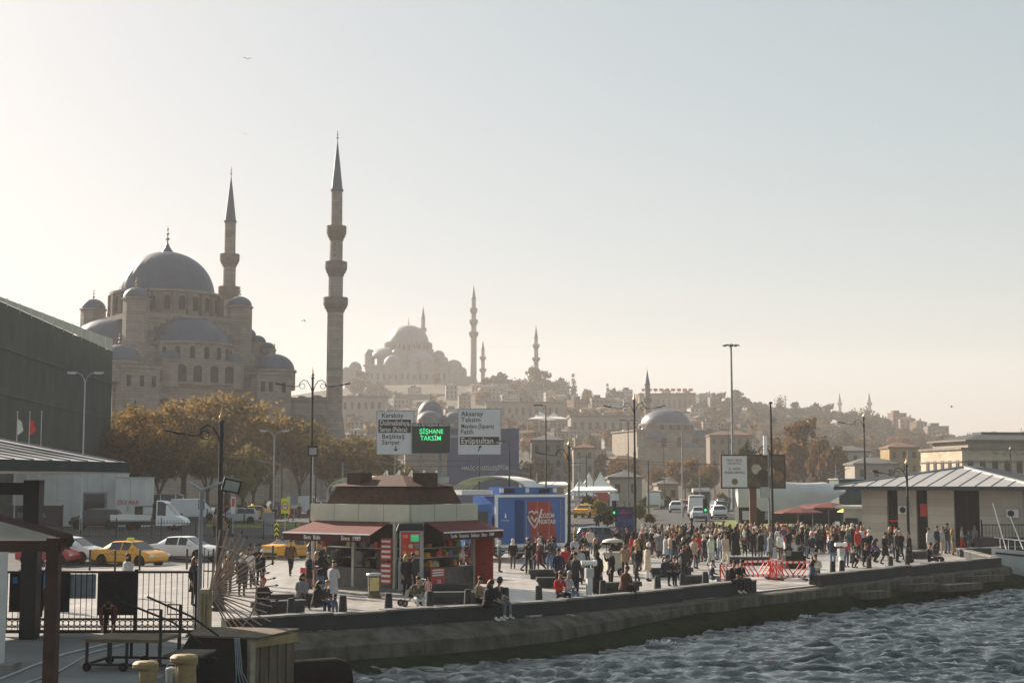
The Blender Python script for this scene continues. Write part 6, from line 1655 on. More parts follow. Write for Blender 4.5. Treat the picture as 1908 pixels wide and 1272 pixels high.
# low wall the gate runs to
# ------------------------------------------------------------------ left background: netted building, site huts
NB = thing('netted_building', 'building wrapped in dark green scaffold netting with a pale mesh fence on top', 'building', (-47, 147, 0))
zt = ZY(655, 170); zt0 = zt
def nb(X, Y, Z): return (X + 47, Y - 147, Z)
xa, xb = XY(207, 170).x, XY(-20, 120).x
n_ = 9
for i in range(n_):
    f0, f1 = i / n_, (i + 1) / n_
    a, b_ = Vector((lerp(xb, xa, f0), lerp(120, 170, f0), 0)), Vector((lerp(xb, xa, f1), lerp(120, 170, f1), 0))
    MB().add([nb(a.x, a.y, .3), nb(b_.x, b_.y, .3), nb(b_.x, b_.y, zt), nb(a.x, a.y, zt), nb((a.x + b_.x) / 2 + .12, (a.y + b_.y) / 2, zt * .5)], [(0, 1, 4), (1, 2, 4), (2, 3, 4), (3, 0, 4)]).build('net_panel', M['net'], NB)
for z_ in (4.3, 8.3, 12.3, 16.3): MB().tube([nb(xb + .12, 120, z_), nb((xa + xb) / 2 + .2, 145, z_ - .1), nb(xa + .12, 170, z_)], .06, 5).build('scaffold_tube', M['iron'], NB)
MB().add([nb(xa - .05, 169.9, .3), nb(xa - 40, 172, .3), nb(xa - 40, 172, zt), nb(xa - .05, 169.9, zt)], [(0, 1, 2, 3)]).build('net_end', M['net'], NB)
MB().add([nb(xb - .2, 120, 0), nb(xa - .2, 169.8, 0), nb(xa - 40, 171, 0), nb(xb - 40, 121, 0), nb(xb - .2, 120, zt - .2), nb(xa - .2, 169.8, zt - .2), nb(xa - 40, 171, zt - .2), nb(xb - 40, 121, zt - .2)], [(4, 5, 6, 7), (0, 1, 5, 4), (1, 2, 6, 5), (2, 3, 7, 6), (3, 0, 4, 7)]).build('core', M['concrete'], NB)
fm = mat('pale_mesh', (.50, .52, .42), .8, .15, .6)
for i in range(12):
    f0, f1 = i / 12, (i + .96) / 12
    a, b_ = (lerp(xb, xa, f0), lerp(120, 170, f0)), (lerp(xb, xa, f1), lerp(120, 170, f1))
    MB().slab([nb(*a, zt + .05), nb(*b_, zt + .05), nb(*b_, zt + .35 + 1.1 * f1), nb(*a, zt + .35 + 1.1 * f0)], .04).build('mesh_panel', fm, NB)
    MB().cyl(nb(*a, zt - .3), nb(*a, zt + .42 + 1.1 * f0), .05, n=6).build('scaffold_tube', M['galv'], NB)
# white huts and hoarding
def hut(px0, px1, top, Y, dep, label, nwin=0, ang=0, name='site_hut'):
    x0, x1 = XY(px0, Y).x, XY(px1, Y).x; h = ZY(top, Y) - gz(x0, Y); z0 = gz((x0 + x1) / 2, Y)
    t = thing(name, label, 'hut', (x0, Y, z0), ang); L = x1 - x0; k = max(1, round(L / 1.3))
    for i in range(k): MB().box(L * i / k + .01, L * (i + 1) / k - .01, 0, dep, 0, h - .08).build('wall_panel', M['offwhite'], t)
    MB().box(-.06, L + .06, -.06, dep + .06, h - .08, h).build('roof', M['galv'], t)
    return t, L, h
ht1, L1, h1 = hut(0, 222, 880, 128, 4, 'long white site hut with a window below the green net', 0)
for a, b_ in ((.30, .36), (.71, .92)):
    MB().box(L1 * a, L1 * b_, -.05, .02, 1.0 if a < .5 else .9, 3.0).build('window_frame', M['greysteel'], ht1); MB().box(L1 * (a + .02), L1 * (b_ - .02), -.06, 0, 1.15, 2.85).build('window', M['darkglass'], ht1)
ht2, L2, h2 = hut(219, 275, 888, 126, 3, 'white corrugated hoarding with red scrawl beside the dropside truck')
text('SİKE MAR\n2', .55, M['red'], ht2, (L2 * .42, -.03, h2 * .42), squeeze=.8)
bk = Q(62, 960, 112); t = thing('hoarding_banner', 'low black banner on a fence before the white huts', 'banner', (XY(10, 118).x, 118, gz(-40, 118)))
MB().box(0, 5.0, -.03, .03, .3, 2.0).build('sheet', M['black'], t); text('İSTANBUL', .5, M['greysteel'], t, (2.5, -.05, 1.2))
for k in range(3): MB().cyl((k * 2.5, .05, 0), (k * 2.5, .05, 2.1), .04).build('post', M['iron'], t)
# flags
for i, (px, c) in enumerate(((33, 'white'), (56, 'flag'), (78, None))):
    Y = 100; x = XY(px, Y).x; zt = ZY(790, Y); t = thing('flagpole', ('white flag hanging from a pole by the pier canopy', 'red flag hanging from a pole by the pier canopy', 'bare flagpole by the pier canopy')[i], 'flagpole', (x, Y, gz(x, Y)))
    MB().cyl((0, 0, 0), (0, 0, zt), .05, .03, 8).lathe([(.0, 0), (.07, .06), (.0, .13)], 8, (0, 0, zt)).build('pole', M['galv'], t)
    if c: MB().add([(0, 0, zt - .4), (.35, -.06, zt - .65), (.42, .05, zt - 1.25), (.1, -.05, zt - 1.55), (0, 0, zt - 1.5), (.2, .04, zt - .95)], [(0, 1, 5), (1, 2, 5), (2, 3, 5), (3, 4, 5), (4, 0, 5)]).build('flag', M[c] if c == 'flag' else M['canvas'], t)

# ------------------------------------------------------------------ lamps
def scroll_arm(b, s, z, L=1.15, r=.03):
    pts = [(0, 0, z - .9), (s * .12, 0, z - .45), (s * .32, 0, z - .12), (s * .55, 0, z - .05), (s * .75, 0, z - .2), (s * .82, 0, z - .42), (s * (L), 0, z - .46), (s * (L + .5), 0, z - .36)]
    b.tube(pts, r, 6); n = 12
    b.tube([(s * (.62 + .16 * cos(t * 2 * pi / n)), 0, z - .42 + .16 * sin(t * 2 * pi / n)) for t in range(n + 1)], r * .7, 5)
    return b
def ornate_lamp(px, base, top, sides, label, rz=0, Y=None, tw=1.0):
    p = P(px, base) if Y is None else Vector((XY(px, Y).x, Y, gz(XY(px, Y).x, Y)))
    H = ZY(top, p.y) - p.z
    t = thing('ornate_lamp', label, 'street lamp', p, rz, 'ornate black street lamps')
    MB().lathe([(.30, 0), (.30, .12), (.24, .18), (.2, .9), (.24, .95), (.15, 1.05), (.1, 1.15)], 12).build('pedestal', M['iron'], t, smooth=True)
    MB().lathe([(.095 * tw, 1.1), (.085 * tw, H * .6), (.10 * tw, H * .6 + .03), (.07 * tw, H * .62), (.065 * tw, H - .75), (.1 * tw, H - .72), (.1 * tw, H - .66), (.05, H - .62)], 10).build('pole', M['iron'], t, smooth=True)
    MB().lathe([(.05, H - .62), (.11, H - .5), (.05, H - .4), (.03, H - .25), (.005, H)], 8).build('finial', M['gold'], t, smooth=True)
    for s in sides:
        a = scroll_arm(MB(), s, H - .75, 1.0 + .15 * (H > 9), .026).build('arm', M['iron'], t, smooth=True)
        Lx = 1.5 + .15 * (H > 9)
        MB().obox((s * (Lx + .3), 0, H - 1.06), (.6, .18, .075), 0, -s * .22).build('lamp_head', M['iron'], a)
    return t
ornate_lamp(406, 1137, 752, (-1,), 'ornate black lamp with one arm rising behind the fan of spikes', tw=1.25)
ornate_lamp(578, 1047, 683, (-1, 1), 'tall ornate black lamp with two arms beside the kiosk')
ornate_lamp(1061, 1042, 812, (-1,), 'ornate black lamp with one arm in front of the blue truck')
ornate_lamp(1184, 1021, 730, (-1, 1), 'tall ornate black lamp with two arms beside the advertising panel')
ornate_lamp(1694, 1046, 846, (-1,), 'ornate black lamp with one arm by the waterfront building')
ornate_lamp(1609, 0, 764, (-1, ), 'tall ornate black lamp behind the waterfront building', Y=122)
ornate_lamp(1880, 0, 828, (-1, 1), 'far ornate lamp with two arms above the seamed roof', Y=170)
def street_lamp(px, top, Y, sides, label, H=None, curve=True, m='galv', arm=1.1, group='grey street lamps'):
    x = XY(px, Y).x; z0 = gz(x, Y); H = ZY(top, Y) - z0
    t = thing('street_lamp', label, 'street lamp', (x, Y, z0), 0, group)
    MB().lathe([(.13, 0), (.12, 1.2), (.085, 1.3), (.06, H - .9)], 8).build('pole', M[m], t, smooth=True)
    for s in sides:
        pts = [(0, 0, H - 1.0), (s * .08, 0, H - .55), (s * .35, 0, H - .15), (s * arm, 0, H)] if curve else [(0, 0, H - .95), (0, 0, H - .05), (s * arm, 0, H)]
        a = MB().tube(pts, .04, 6).build('arm', M[m], t, smooth=True)
        MB().obox((s * (arm + .35), 0, H), (.8, .26, .14), 0, 0).build('lamp_head', M[m], a); MB().obox((s * (arm + .35), -.02, H - .09), (.6, .24, .06), 0, 0).build('lens', M['headl'], a)
    return t
street_lamp(157, 694, 118, (-1, 1), 'tall grey street lamp with two curved arms before the green net', arm=.75)
street_lamp(512, 802, 143, (-1, 1), 'grey street lamp with two arms before the mosque trees', arm=.75)
street_lamp(625, 824, 185, (-1, 1), 'grey street lamp with two arms behind the kiosk', arm=1.6)
street_lamp(1017, 755, 130, (-1,), 'dark street lamp with a single arm beside the road signs', curve=False, m='iron', arm=.35)
street_lamp(1170, 783, 190, (-1, 1), 'dark street lamp with flat heads before the hill', curve=False, m='iron', arm=.4)
street_lamp(1236, 824, 230, (-1, 1), 'short dark street lamp before the small mosque', curve=False, m='iron', arm=.3)
street_lamp(1270, 768, 160, (-1, 1), 'slim street lamp crossing the small mosque dome', curve=False, m='greysteel', arm=.2)
street_lamp(1356, 800, 210, (-1,), 'dark street lamp beside the high mast', curve=False, m='iron', arm=.5)
street_lamp(949, 822, 120, (-1,), 'dark street lamp with a single arm beside the blue banner', curve=False, m='iron', arm=.5)
street_lamp(1525, 815, 190, (-1, 1), 'dark street lamp before the rust coloured tree', curve=False, m='iron', arm=.3)
# high mast
x = XY(1364, 208).x; t = thing('high_mast', 'very tall lighting mast with a ring of floodlights behind the billboard', 'mast', (x, 208, .8)); H = ZY(643, 208) - .8
MB().lathe([(.28, 0), (.24, H * .33), (.2, H * .34), (.13, H)], 12).build('pole', M['greysteel'], t, smooth=True); MB().lathe([(.3, H - .2), (.35, H), (.1, H + .2)], 10).build('crown', M['iron'], t)
for i in range(8):
    a = 2 * pi * i / 8; MB().tube([(0, 0, H - .05), (.75 * cos(a), .75 * sin(a), H)], .03, 5).obox((1.0 * cos(a), 1.0 * sin(a), H - .02), (.5, .3, .14), a, .2).build('floodlight', M['iron'], t)
# camera pole with boxes
p = P(1441, 1040); t = thing('camera_pole', 'slim dark pole with cameras and a white antenna panel on the plaza', 'pole', p); H = ZY(752, p.y)
MB().lathe([(.25, 0), (.2, .6), (.12, .7)], 12).build('pedestal', M['galv'], t, smooth=True); MB().cyl((0, 0, .6), (0, 0, H), .085, .055, 10).build('pole', M['iron'], t, smooth=True)
MB().dome((0, 0, H), .14, .14, 12, 4).build('dome_camera', M['iron'], t); MB().box(-.5, -.28, -.08, .08, H - 3.2, H - 2.0).build('antenna_panel', M['white'], t); MB().box(-.3, -.05, -.06, .06, H - 2.6, H - 2.5).box(.05, .3, -.1, .1, H - 1.2, H - .9).build('camera_box', M['galv'], t)
scroll_arm(MB(), -1, H - 2.6, 1.2).build('arm', M['iron'], t)
x = XY(1430, 120).x; t = thing('utility_pole', 'grey pole carrying a metal cabinet beside the billboard', 'pole', (x, 120, gz(x, 120)))
MB().cyl((0, 0, 0), (0, 0, ZY(850, 120)), .1, .08, 8).build('pole', M['greysteel'], t); MB().box(-.75, .0, -.3, .2, 3.2, 4.1).build('cabinet', M['galv'], t)
# tram masts with brackets
for i, (px, top, Y, s) in enumerate(((590, 880, 150, 1), (737, 842, 165, -1), (893, 850, 140, 1), (1078, 848, 170, 1), (1092, 846, 175, -1), (1105, 852, 190, 1), (1207, 858, 165, 1), (1302, 868, 190, -1), (1330, 850, 240, 1), (1690, 840, 150, -1), (1540, 860, 170, 1), (1555, 866, 180, -1), (988, 862, 150, -1), (1000, 880, 140, 1), (527, 842, 150, -1), (640, 862, 160, 1))):
    x = XY(px, Y).x; z0 = gz(x, Y); H = ZY(top, Y) - z0
    t = thing('tram_mast', 'slim grey tramway mast with a bracket arm over the road', 'mast', (x, Y, z0), 0, 'tramway masts')
    MB().cyl((0, 0, 0), (0, 0, H), .1, .07, 8).build('pole', M['greysteel'] if i % 2 else M['iron'], t); MB().tube([(0, 0, H * .8), (s * 2.6, 0, H * .88)], .03, 5).build('bracket', M['greysteel'], t); MB().tube([(0, 0, H * .55), (s * 2.2, 0, H * .86)], .025, 5).build('strut', M['greysteel'], t)
for i, (a, b_) in enumerate(((Q(420, 846, 150), Q(893, 858, 150)), (Q(560, 866, 155), Q(1090, 862, 165)), (Q(1078, 850, 170), Q(1420, 866, 175)), (Q(1180, 862, 165), Q(1345, 863, 168)))):
    tag(MB().tube([a.lerp(b_, k / 8) - Vector((0, 0, .25 * sin(pi * k / 8))) for k in range(9)], .022, 4).build('overhead_wire', M['iron'], None), 'thin overhead tram wire strung between the grey masts', 'wire', 'overhead tram wires')
# traffic lights
for i, (px, top, Y, lab) in enumerate(((1318, 928, 112, 'traffic light showing green before the silver saloon'), (1150, 932, 108, 'dark traffic light beside the advertising panel'))):
    x = XY(px, Y).x; z0 = gz(x, Y); t = thing('traffic_light', lab, 'traffic light', (x, Y, z0)); H = ZY(top, Y) - z0
    MB().cyl((0, 0, 0), (0, 0, H), .08).build('pole', M['greysteel'], t)
    hd = MB().box(-.45, -.12, -.18, .12, H - 1.1, H).build('signal_head', M['black'], t)
    for k in range(3): MB().cyl((0, 0, 0), (0, -.06, 0), .1, n=12).build('lamp', M['ledgreen'] if k == 0 else M['void'], hd, (-.285, -.18, H - .9 + k * .33))
# ------------------------------------------------------------------ road signs
RSG = thing('road_signs', 'two white road signs with a dark green lettered message board between them', 'road sign', (XY(820, 130).x, 130, gz(XY(820, 130).x, 130)))
z0 = RSG.location.z
def sx(px): return (px - 820) * 130 / FPX
def sz(py): return ZY(py, 130) - z0
def panel(name, px0, px1, py0, py1, m, y=0, frame=True):
    o = MB().box(sx(px0), sx(px1), y - .05, y + .05, sz(py1), sz(py0)).build(name, m, RSG)
    if frame:
        e = .05
        for a in ((sx(px0) - e, sx(px1) + e, sz(py0), sz(py0) + e), (sx(px0) - e, sx(px1) + e, sz(py1) - e, sz(py1)), (sx(px0) - e, sx(px0), sz(py1), sz(py0)), (sx(px1), sx(px1) + e, sz(py1), sz(py0))):
            MB().box(a[0], a[1], y - .07, y + .06, a[2], a[3]).build('frame', M['greysteel'], o)
    return o
s1 = panel('left_sign', 703, 771, 766, 846, M['signwhite']); s2 = panel('message_board', 768.5, 839, 789, 844, M['led'], -.14); s3 = panel('right_sign', 854, 933, 762, 846, M['signwhite'])
def st(s, px, py, hpx, body, m, al='LEFT', y=-.06, sq=1.0): text(body, hpx * 130 / FPX * 1.5, M[m], RSG, (sx(px), y, sz(py)), align=al, squeeze=sq, bold=.007)
MB().box(sx(705.5), sx(766), -.07, -.05, sz(806), sz(781.5)).build('brown_field', M['signbrown'], RSG); MB().box(sx(857), sx(930), -.07, -.05, sz(828), sz(813.5)).build('brown_field', M['signbrown'], RSG)
st(s1, 711, 774, 8, 'Karaköy', 'signblack'); st(s1, 708, 788, 9, 'Dolmabahçe', 'white', y=-.08, sq=.80); st(s1, 708, 800, 8.5, 'Sarayı (Palace)', 'white', y=-.08, sq=.70); st(s1, 712, 813, 8, 'Beşiktaş', 'signblack'); st(s1, 712, 824, 8, 'Sarıyer', 'signblack')
st(s3, 859, 771, 8.5, 'Aksaray', 'signblack'); st(s3, 859, 782, 8.5, 'Taksim', 'signblack'); st(s3, 859, 794, 7.5, 'Meydanı (Square)', 'signblack', sq=.78); st(s3, 858, 804.5, 8.5, 'Fatih', 'signblack'); st(s3, 859, 821, 10.5, 'Eyüpsultan', 'white', y=-.08, sq=.90)
st(s2, 804, 804, 8, 'ŞİŞHANE', 'ledgreen', 'CENTER', -.2, .85); st(s2, 803, 816.5, 8, 'TAKSİM', 'ledgreen', 'CENTER', -.2, .9); st(s2, 803, 792, 3.4, 'İSTANBUL BÜYÜKŞEHİR BELEDİYESİ', 'signwhite', 'CENTER', -.2, 1.0)
MB().box(sx(738) - .04, sx(738) + .04, -.07, -.05, sz(839), sz(830)).add([(sx(733.5), -.06, sz(836)), (sx(738), -.06, sz(841)), (sx(742.5), -.06, sz(836))], [(0, 1, 2)]).build('arrow', M['signblack'], RSG)
MB().obox((sx(893), -.06, sz(836)), (.1, .02, .42), 0, .35).add([(sx(890.5), -.065, sz(833)), (sx(898), -.065, sz(834)), (sx(895.5), -.065, sz(829))], [(0, 1, 2)]).build('arrow', M['signblack'], RSG)
for px, wd in ((785, .16), (821, .32)): MB().box(sx(px) - wd / 2, sx(px) + wd / 2, .1, .35, 0, sz(800)).build('post', M['greysteel'], RSG)
MB().box(sx(705), sx(933), .1, .25, sz(815), sz(810)).build('cross_beam', M['galv'], RSG)
# blue banner building wrap
x0, x1 = XY(833, 190).x, XY(967, 190).x; t = thing('banner_hoarding', 'large faded blue banner hoarding behind the road signs', 'banner', ((x0 + x1) / 2, 190, .8)); L = x1 - x0; H = ZY(798, 190) - .8
for i in range(4): MB().box(-L / 2 + L * i / 4 + .01, -L / 2 + L * (i + 1) / 4 - .01, 0, .3, 0, H).build('panel', M['bluebanner'], t)
text('HALİÇ GÜZELLEŞİYOR', .75, M['signwhite'], t, (.3, -.03, ZY(872, 190) - .8), squeeze=.8); MB().box(-L / 2, L / 2, .3, 6, 0, H - .5).build('structure_behind', M['concrete'], t)
# metro entrance canopies
def vault(px0, px1, base, crown, Y, dep, n, label, rz=0, glass=True):
    x0, x1 = XY(px0, Y).x, XY(px1, Y).x; L = x1 - x0; zb = ZY(base, Y); h = ZY(crown, Y) - zb
    t = thing('metro_canopy', label, 'canopy', ((x0 + x1) / 2, Y, 0), rz)
    arc = lambda k: Vector((-L / 2 * cos(pi * k / 12), 0, zb + h * sin(pi * k / 12)))
    rm = mat('pale_green_steel', (.42, .46, .28), .5, .1, 2)
    for i in range(n): MB().tube([arc(k) + Vector((i * .25, dep * i / (n - 1), 0)) for k in range(13)], .07, 5).build('rib', rm, t, smooth=True)
    for k in range(5, 12): MB().slab([arc(k) + Vector((0, 0, .09)), arc(k + 1) + Vector((0, 0, .09)), arc(k + 1) + Vector((.25 * n, dep, .09)), arc(k) + Vector((.25 * n, dep, .09))], .03).build('roof_pane', M['canvas'] if glass else M['galv'], t)
    for s in (-1, 1):
        for y in (0, dep): MB().box(s * L / 2 - .08, s * L / 2 + .08, y - .08, y + .08, 0, zb).build('column', M['galv'], t)
    MB().box(-L / 2 + .3, L / 2 - .3, .1, .2, zb - .1, zb + .12).build('header', CLOTH['denim'], t)
vault(843, 984, 918, 888, 135, 6, 7, 'arched metro entrance canopy with pale roof behind the blue truck')
vault(612, 720, 916, 888, 138, 5, 6, 'arched metro entrance canopy hidden behind the kiosk roof', 0)
x = XY(760, 132).x; t = thing('tram_shelter', 'white zigzag truss roof rising above the kiosk', 'shelter', (x, 132, gz(x, 132))); zb, zt_ = ZY(908, 132) - .8, ZY(876, 132) - .8
for i in range(5):
    xo = -3.0 + i * 1.15; MB().tube([(xo, 0, zb), (xo + 1.1, 0, zt_ - .2 * i * .3)], .07, 5).build('rafter', M['white'], t); MB().tube([(xo + 1.1, 0, zt_), (xo + 1.1, 0, 0)], .09, 6).build('post', M['white'], t)
MB().slab([(-3.2, -.2, zb), (3.4, -.2, zb - .2), (3.4, 3, zb + .3), (-3.2, 3, zb + .4)], .06).build('roof', M['canvas'], t)
# white market canopies and tents beyond the taxi
for i, (px0, px1, y0, y1, Y, lab) in enumerate(((1068, 1150, 906, 918, 170, 'long white flat canopy beyond the taxi'), (1000, 1062, 897, 906, 190, 'white flat canopy behind the blue truck roof'))):
    x0, x1 = XY(px0, Y).x, XY(px1, Y).x; zc = ZY(y0, Y); t = thing('flat_canopy', lab, 'canopy', (x0, Y, gz(x0, Y))); zc -= t.location.z
    MB().add([(0, 0, zc - .5), (x1 - x0, 0, zc - .4), (x1 - x0 - .5, 6, zc), (.5, 6, zc)], [(0, 1, 2, 3)]).add([(0, 0, zc - .75), (x1 - x0, 0, zc - .65), (x1 - x0, 0, zc - .4), (0, 0, zc - .5)], [(0, 1, 2, 3)]).build('fabric', M['canvas'], t)
    for x in (.2, x1 - x0 - .2): MB().cyl((x, 0, 0), (x, 0, zc - .45), .05).build('post', M['galv'], t)
for i, (px, py, Y, w_) in enumerate(((1097, 880, 210, 1.9), (1118, 878, 215, 2.0), (1080, 892, 205, 2.4), (1010, 768, 480, 5), (1032, 768, 480, 5))):
    x = XY(px, Y).x; zt_ = ZY(py, Y); zg = gz(x, Y) if Y < 330 else hillz(x, Y); H = min(zt_ - zg, 9)
    t = thing('peaked_tent', ('white peaked tent beyond the flat canopy', 'white peaked tent nearest the orange tree', 'low white tent beside the dark hedge', 'small white peaked tent on the terrace roofs', 'second small white peaked tent on the terrace roofs')[i], 'tent', (x, Y, zt_ - H)); r = w_
    MB().add([(-r, -r, H - 2.4), (r, -r, H - 2.4), (r, r, H - 2.4), (-r, r, H - 2.4), (-r * .35, -r * .35, H - 1.4), (r * .35, -r * .35, H - 1.4), (r * .35, r * .35, H - 1.4), (-r * .35, r * .35, H - 1.4), (0, 0, H)], [(0, 1, 5, 4), (1, 2, 6, 5), (2, 3, 7, 6), (3, 0, 4, 7), (4, 5, 8), (5, 6, 8), (6, 7, 8), (7, 4, 8)]).build('fabric', M['canvas'], t)
    for a, b_ in ((-1, -1), (1, -1), (1, 1), (-1, 1)): MB().cyl((a * r, b_ * r, 0), (a * r, b_ * r, H - 2.4), .05).build('post', M['galv'], t)
for i, (px0, px1, y0, Y, m, lab) in enumerate(((1135, 1195, 892, 225, 'house2', 'long pale shed beyond the tents'), (1225, 1262, 904, 260, 'house0', 'low sand coloured stall beside the shrubs'), (990, 1050, 822, 300, 'house3', 'grey building with many windows behind the blue truck'), (1068, 1108, 836, 330, 'house2', 'pale building with a tiled roof behind the tram masts'), (1545, 1620, 842, 330, 'house5', 'white building with dark windows behind the coach'), (1590, 1670, 866, 270, 'house2', 'pale low building behind the white coach'), (1655, 1710, 835, 330, 'taxi', 'ochre building behind the waterfront roof'), (1322, 1400, 812, 400, 'house1', 'long tiled building beside the small mosque'))):
    x0, x1 = XY(px0, Y).x, XY(px1, Y).x; L = x1 - x0; H = ZY(y0, Y) - .5; t = thing('building', lab, 'building', ((x0 + x1) / 2, Y, .5))
    MB().box(-L / 2, L / 2, 0, 8, 0, H).build('wall', M[m] if m != 'taxi' else mat('ochre_plaster', (.27, .20, .10), .9, .2, .4), t)
    MB().box(-L / 2 - .3, L / 2 + .3, -.3, 8.3, H, H + .35).add([(-L / 2 - .3, -.3, H + .35), (L / 2 + .3, -.3, H + .35), (L / 2 + .3, 8.3, H + .35), (-L / 2 - .3, 8.3, H + .35), (-L / 2 + 3, 4, H + 1.5), (L / 2 - 3, 4, H + 1.5)], [(0, 1, 5, 4), (1, 2, 5), (2, 3, 4, 5), (3, 0, 4)]).build('roof', M['tile' if i in (3, 6, 7) else 'greyroof'], t)
    nf = max(1, int(H / 3.2)); nw = max(2, int(L / 2.2))
    for f in range(nf):
        for k in range(nw): part('window', cached('bldwin', lambda: MB().box(-.4, .4, -.05, .1, 0, 1.4)), M['void'], t, (-L / 2 + (k + .5) * L / nw, 0, H - (f + 1) * 3.1 + .9))
# ------------------------------------------------------------------ billboard, tarpaulin lorry
Y = 120; x0, x1 = XY(1344, Y).x, XY(1459, Y).x; L = x1 - x0; zb, zt_ = ZY(907, Y), ZY(849, Y)
t = thing('billboard', 'billboard with a pale notice half and a dark photograph half on a brown post', 'billboard', (x0, Y, gz(x0, Y))); o = t.location.z; zb -= o; zt_ -= o
MB().box(-.12, L + .12, 0, .5, zb - .12, zt_ + .12).build('casing', M['brown'], t)
MB().box(0, L * .4, -.03, .0, zb, zt_).build('notice', M['signwhite'], t)
photo = mat('photo_print', (.10, .075, .055), .5, .7, 1.6); MB().box(L * .4, L, -.03, .0, zb, zt_).build('photograph', photo, t)
text('YENİ NESİL\nSANDVİÇ', .27, M['signblack'], t, (L * .2, -.04, zt_ - .5)); text('EL YAPIMI\nFINDIK KREMALI', .31, M['signblack'], t, (L * .2, -.04, zt_ - 1.25), squeeze=.75)
MB().cyl((0, 0, 0), (0, -.03, 0), .26, n=18).build('round_emblem', mat('emblem_olive', (.16, .14, .05), .5, .2, 8), t, (L * .2, -.03, zb + .45))
for xx, zz, r_, c in ((.55, 1.5, .42, (.42, .38, .3)), (.66, 1.0, .5, (.05, .04, .035)), (.78, 1.3, .36, (.4, .26, .16)), (.9, .9, .45, (.2, .13, .08))):
    MB().cyl((0, 0, 0), (0, -.012 - .01 * r_, 0), r_, n=16).build('printed_shape', mat('print_%d' % int(xx * 100), c, .5, .4, 4), t, (L * xx, -.03, zb + zz), (0, 0, 0))
MB().box(L * .44, L * .55, .1, .4, 0, zb - .1).build('post', mat('rust_brown_post', (.16, .07, .05), .7, .2, 2), t)
# tarpaulin covered lorry
Y = 128; x0, x1 = XY(1372, Y).x, XY(1572, Y).x; L = x1 - x0; t = thing('covered_lorry', 'long lorry body draped in a grey tarpaulin behind the billboard', 'lorry', (x0, Y, gz(x0, Y))); o = t.location.z
zt_, zb = ZY(897, Y) - o, ZY(950, Y) - o
pr = [(0, zb + .3), (.2, zt_ - .2), (L * .3, zt_ - .05), (L * .6, zt_ + .05), (L * .86, zt_ - .05), (L * .95, zt_ - .5), (L, zt_ - 1.5), (L * .95, zb + .1), (L * .7, zb - .1), (L * .35, zb + .25)]
vs = []; nu, nv = 28, 12
for i in range(nu + 1):
    u = i / nu; x = u * L
    lo = zb + .25 - .35 * sin(u * 5) * (u > .2) + (.9 * max(0, u - .82) * 6 if u > .82 else 0)
    hi = zt_ + .1 * sin(u * 7) - 2.2 * max(0, u - .8) ** 2 * 14 - (.4 if i == 0 else 0)
    hi = max(hi, lo + .4)
    for j in range(nv + 1):
        v = j / nv; ph = pi * v * .92
        y = 1.3 - 1.3 * cos(ph * 0) * (1 - .25 * (1 - sin(ph))) if 0 else 1.3 - 1.5 * math.cos(min(ph, pi) - .35) * (1 if v < .7 else 1)
        z = lo + (hi - lo) * min(1, sin(min(ph, pi / 2)) ** .8 if v < .55 else 1) - (.15 * (v - .55) if v >= .55 else 0)
        f = .16 * mnoise.noise(Vector((x * .55 + v, v * 2.6, 3))) + .07 * mnoise.noise(Vector((x * 1.7 - 2 * v, v * 5, 8)))
        vs.append((x + .25 * f, y + f, z + .4 * f))
b = MB().add(vs, [(i * (nv + 1) + j, (i + 1) * (nv + 1) + j, (i + 1) * (nv + 1) + j + 1, i * (nv + 1) + j + 1) for i in range(nu) for j in range(nv)] + [tuple(range(nv, -1, -1)), tuple(nu * (nv + 1) + j for j in range(nv + 1))])
b.build('tarpaulin', M['tarp'], t, smooth='all'); MB().box(.1, L * .95, .15, 2.4, .55, zb + .3).build('load_bed', M['iron'], t); MB().box(.3, L * .9, .3, 2.2, .35, .7).build('chassis', M['black'], t)
MB().box(.4, 1.2, -.1, .1, .7, 1.5).build('air_unit', M['offwhite'], t); MB().box(2.4, 3.0, -.1, .1, .7, 1.4).build('side_locker', M['galv'], t)
for x in (1.6, 6.5, 8.0): add_wheel(t, x, .3, .5, .3, 'iron')
x0 = XY(1560, 132).x; t = thing('canvas_shed', 'dark green canvas shed between the lorry and the waterfront building', 'shed', (x0, 132, .6)); MB().box(0, 4.2, 0, 4, 0, ZY(893, 132) - .6).build('canvas_wall', M['tarpdark'], t); MB().box(-.1, 4.3, -.1, 4.1, ZY(893, 132) - .6, ZY(891, 132) - .6).build('roof', M['galv'], t)
# advertising panel
p = Vector((XY(1164, 104.5).x, 104.5, 0)); t = thing('advertising_panel', 'free standing advertising panel with a dark blue poster beside the lamp', 'advert panel', p, R(-8))
MB().box(-.75, .75, -.12, .12, .0, ZY(944, 104.5)).build('casing', M['black'], t); ph = ZY(944, 104.5)
MB().box(-.64, .64, -.14, -.12, .35, ph - .15).build('poster', mat('poster_blue', (.03, .04, .11), .4, .8, 3), t); MB().box(-.4, .4, -.15, -.14, .5, .75).build('red_strip', M['red'], t); text('SEZON', .22, M['red'], t, (0, -.15, ph - .4))
for k in range(5): MB().dome((0, 0, 0), .14, .2, 8, 3).build('poster_face', SKIN, t, (-.4 + k * .2, -.13, 1.6 + .15 * (k % 2)), (pi / 2, 0, 0), ) if 0 else None
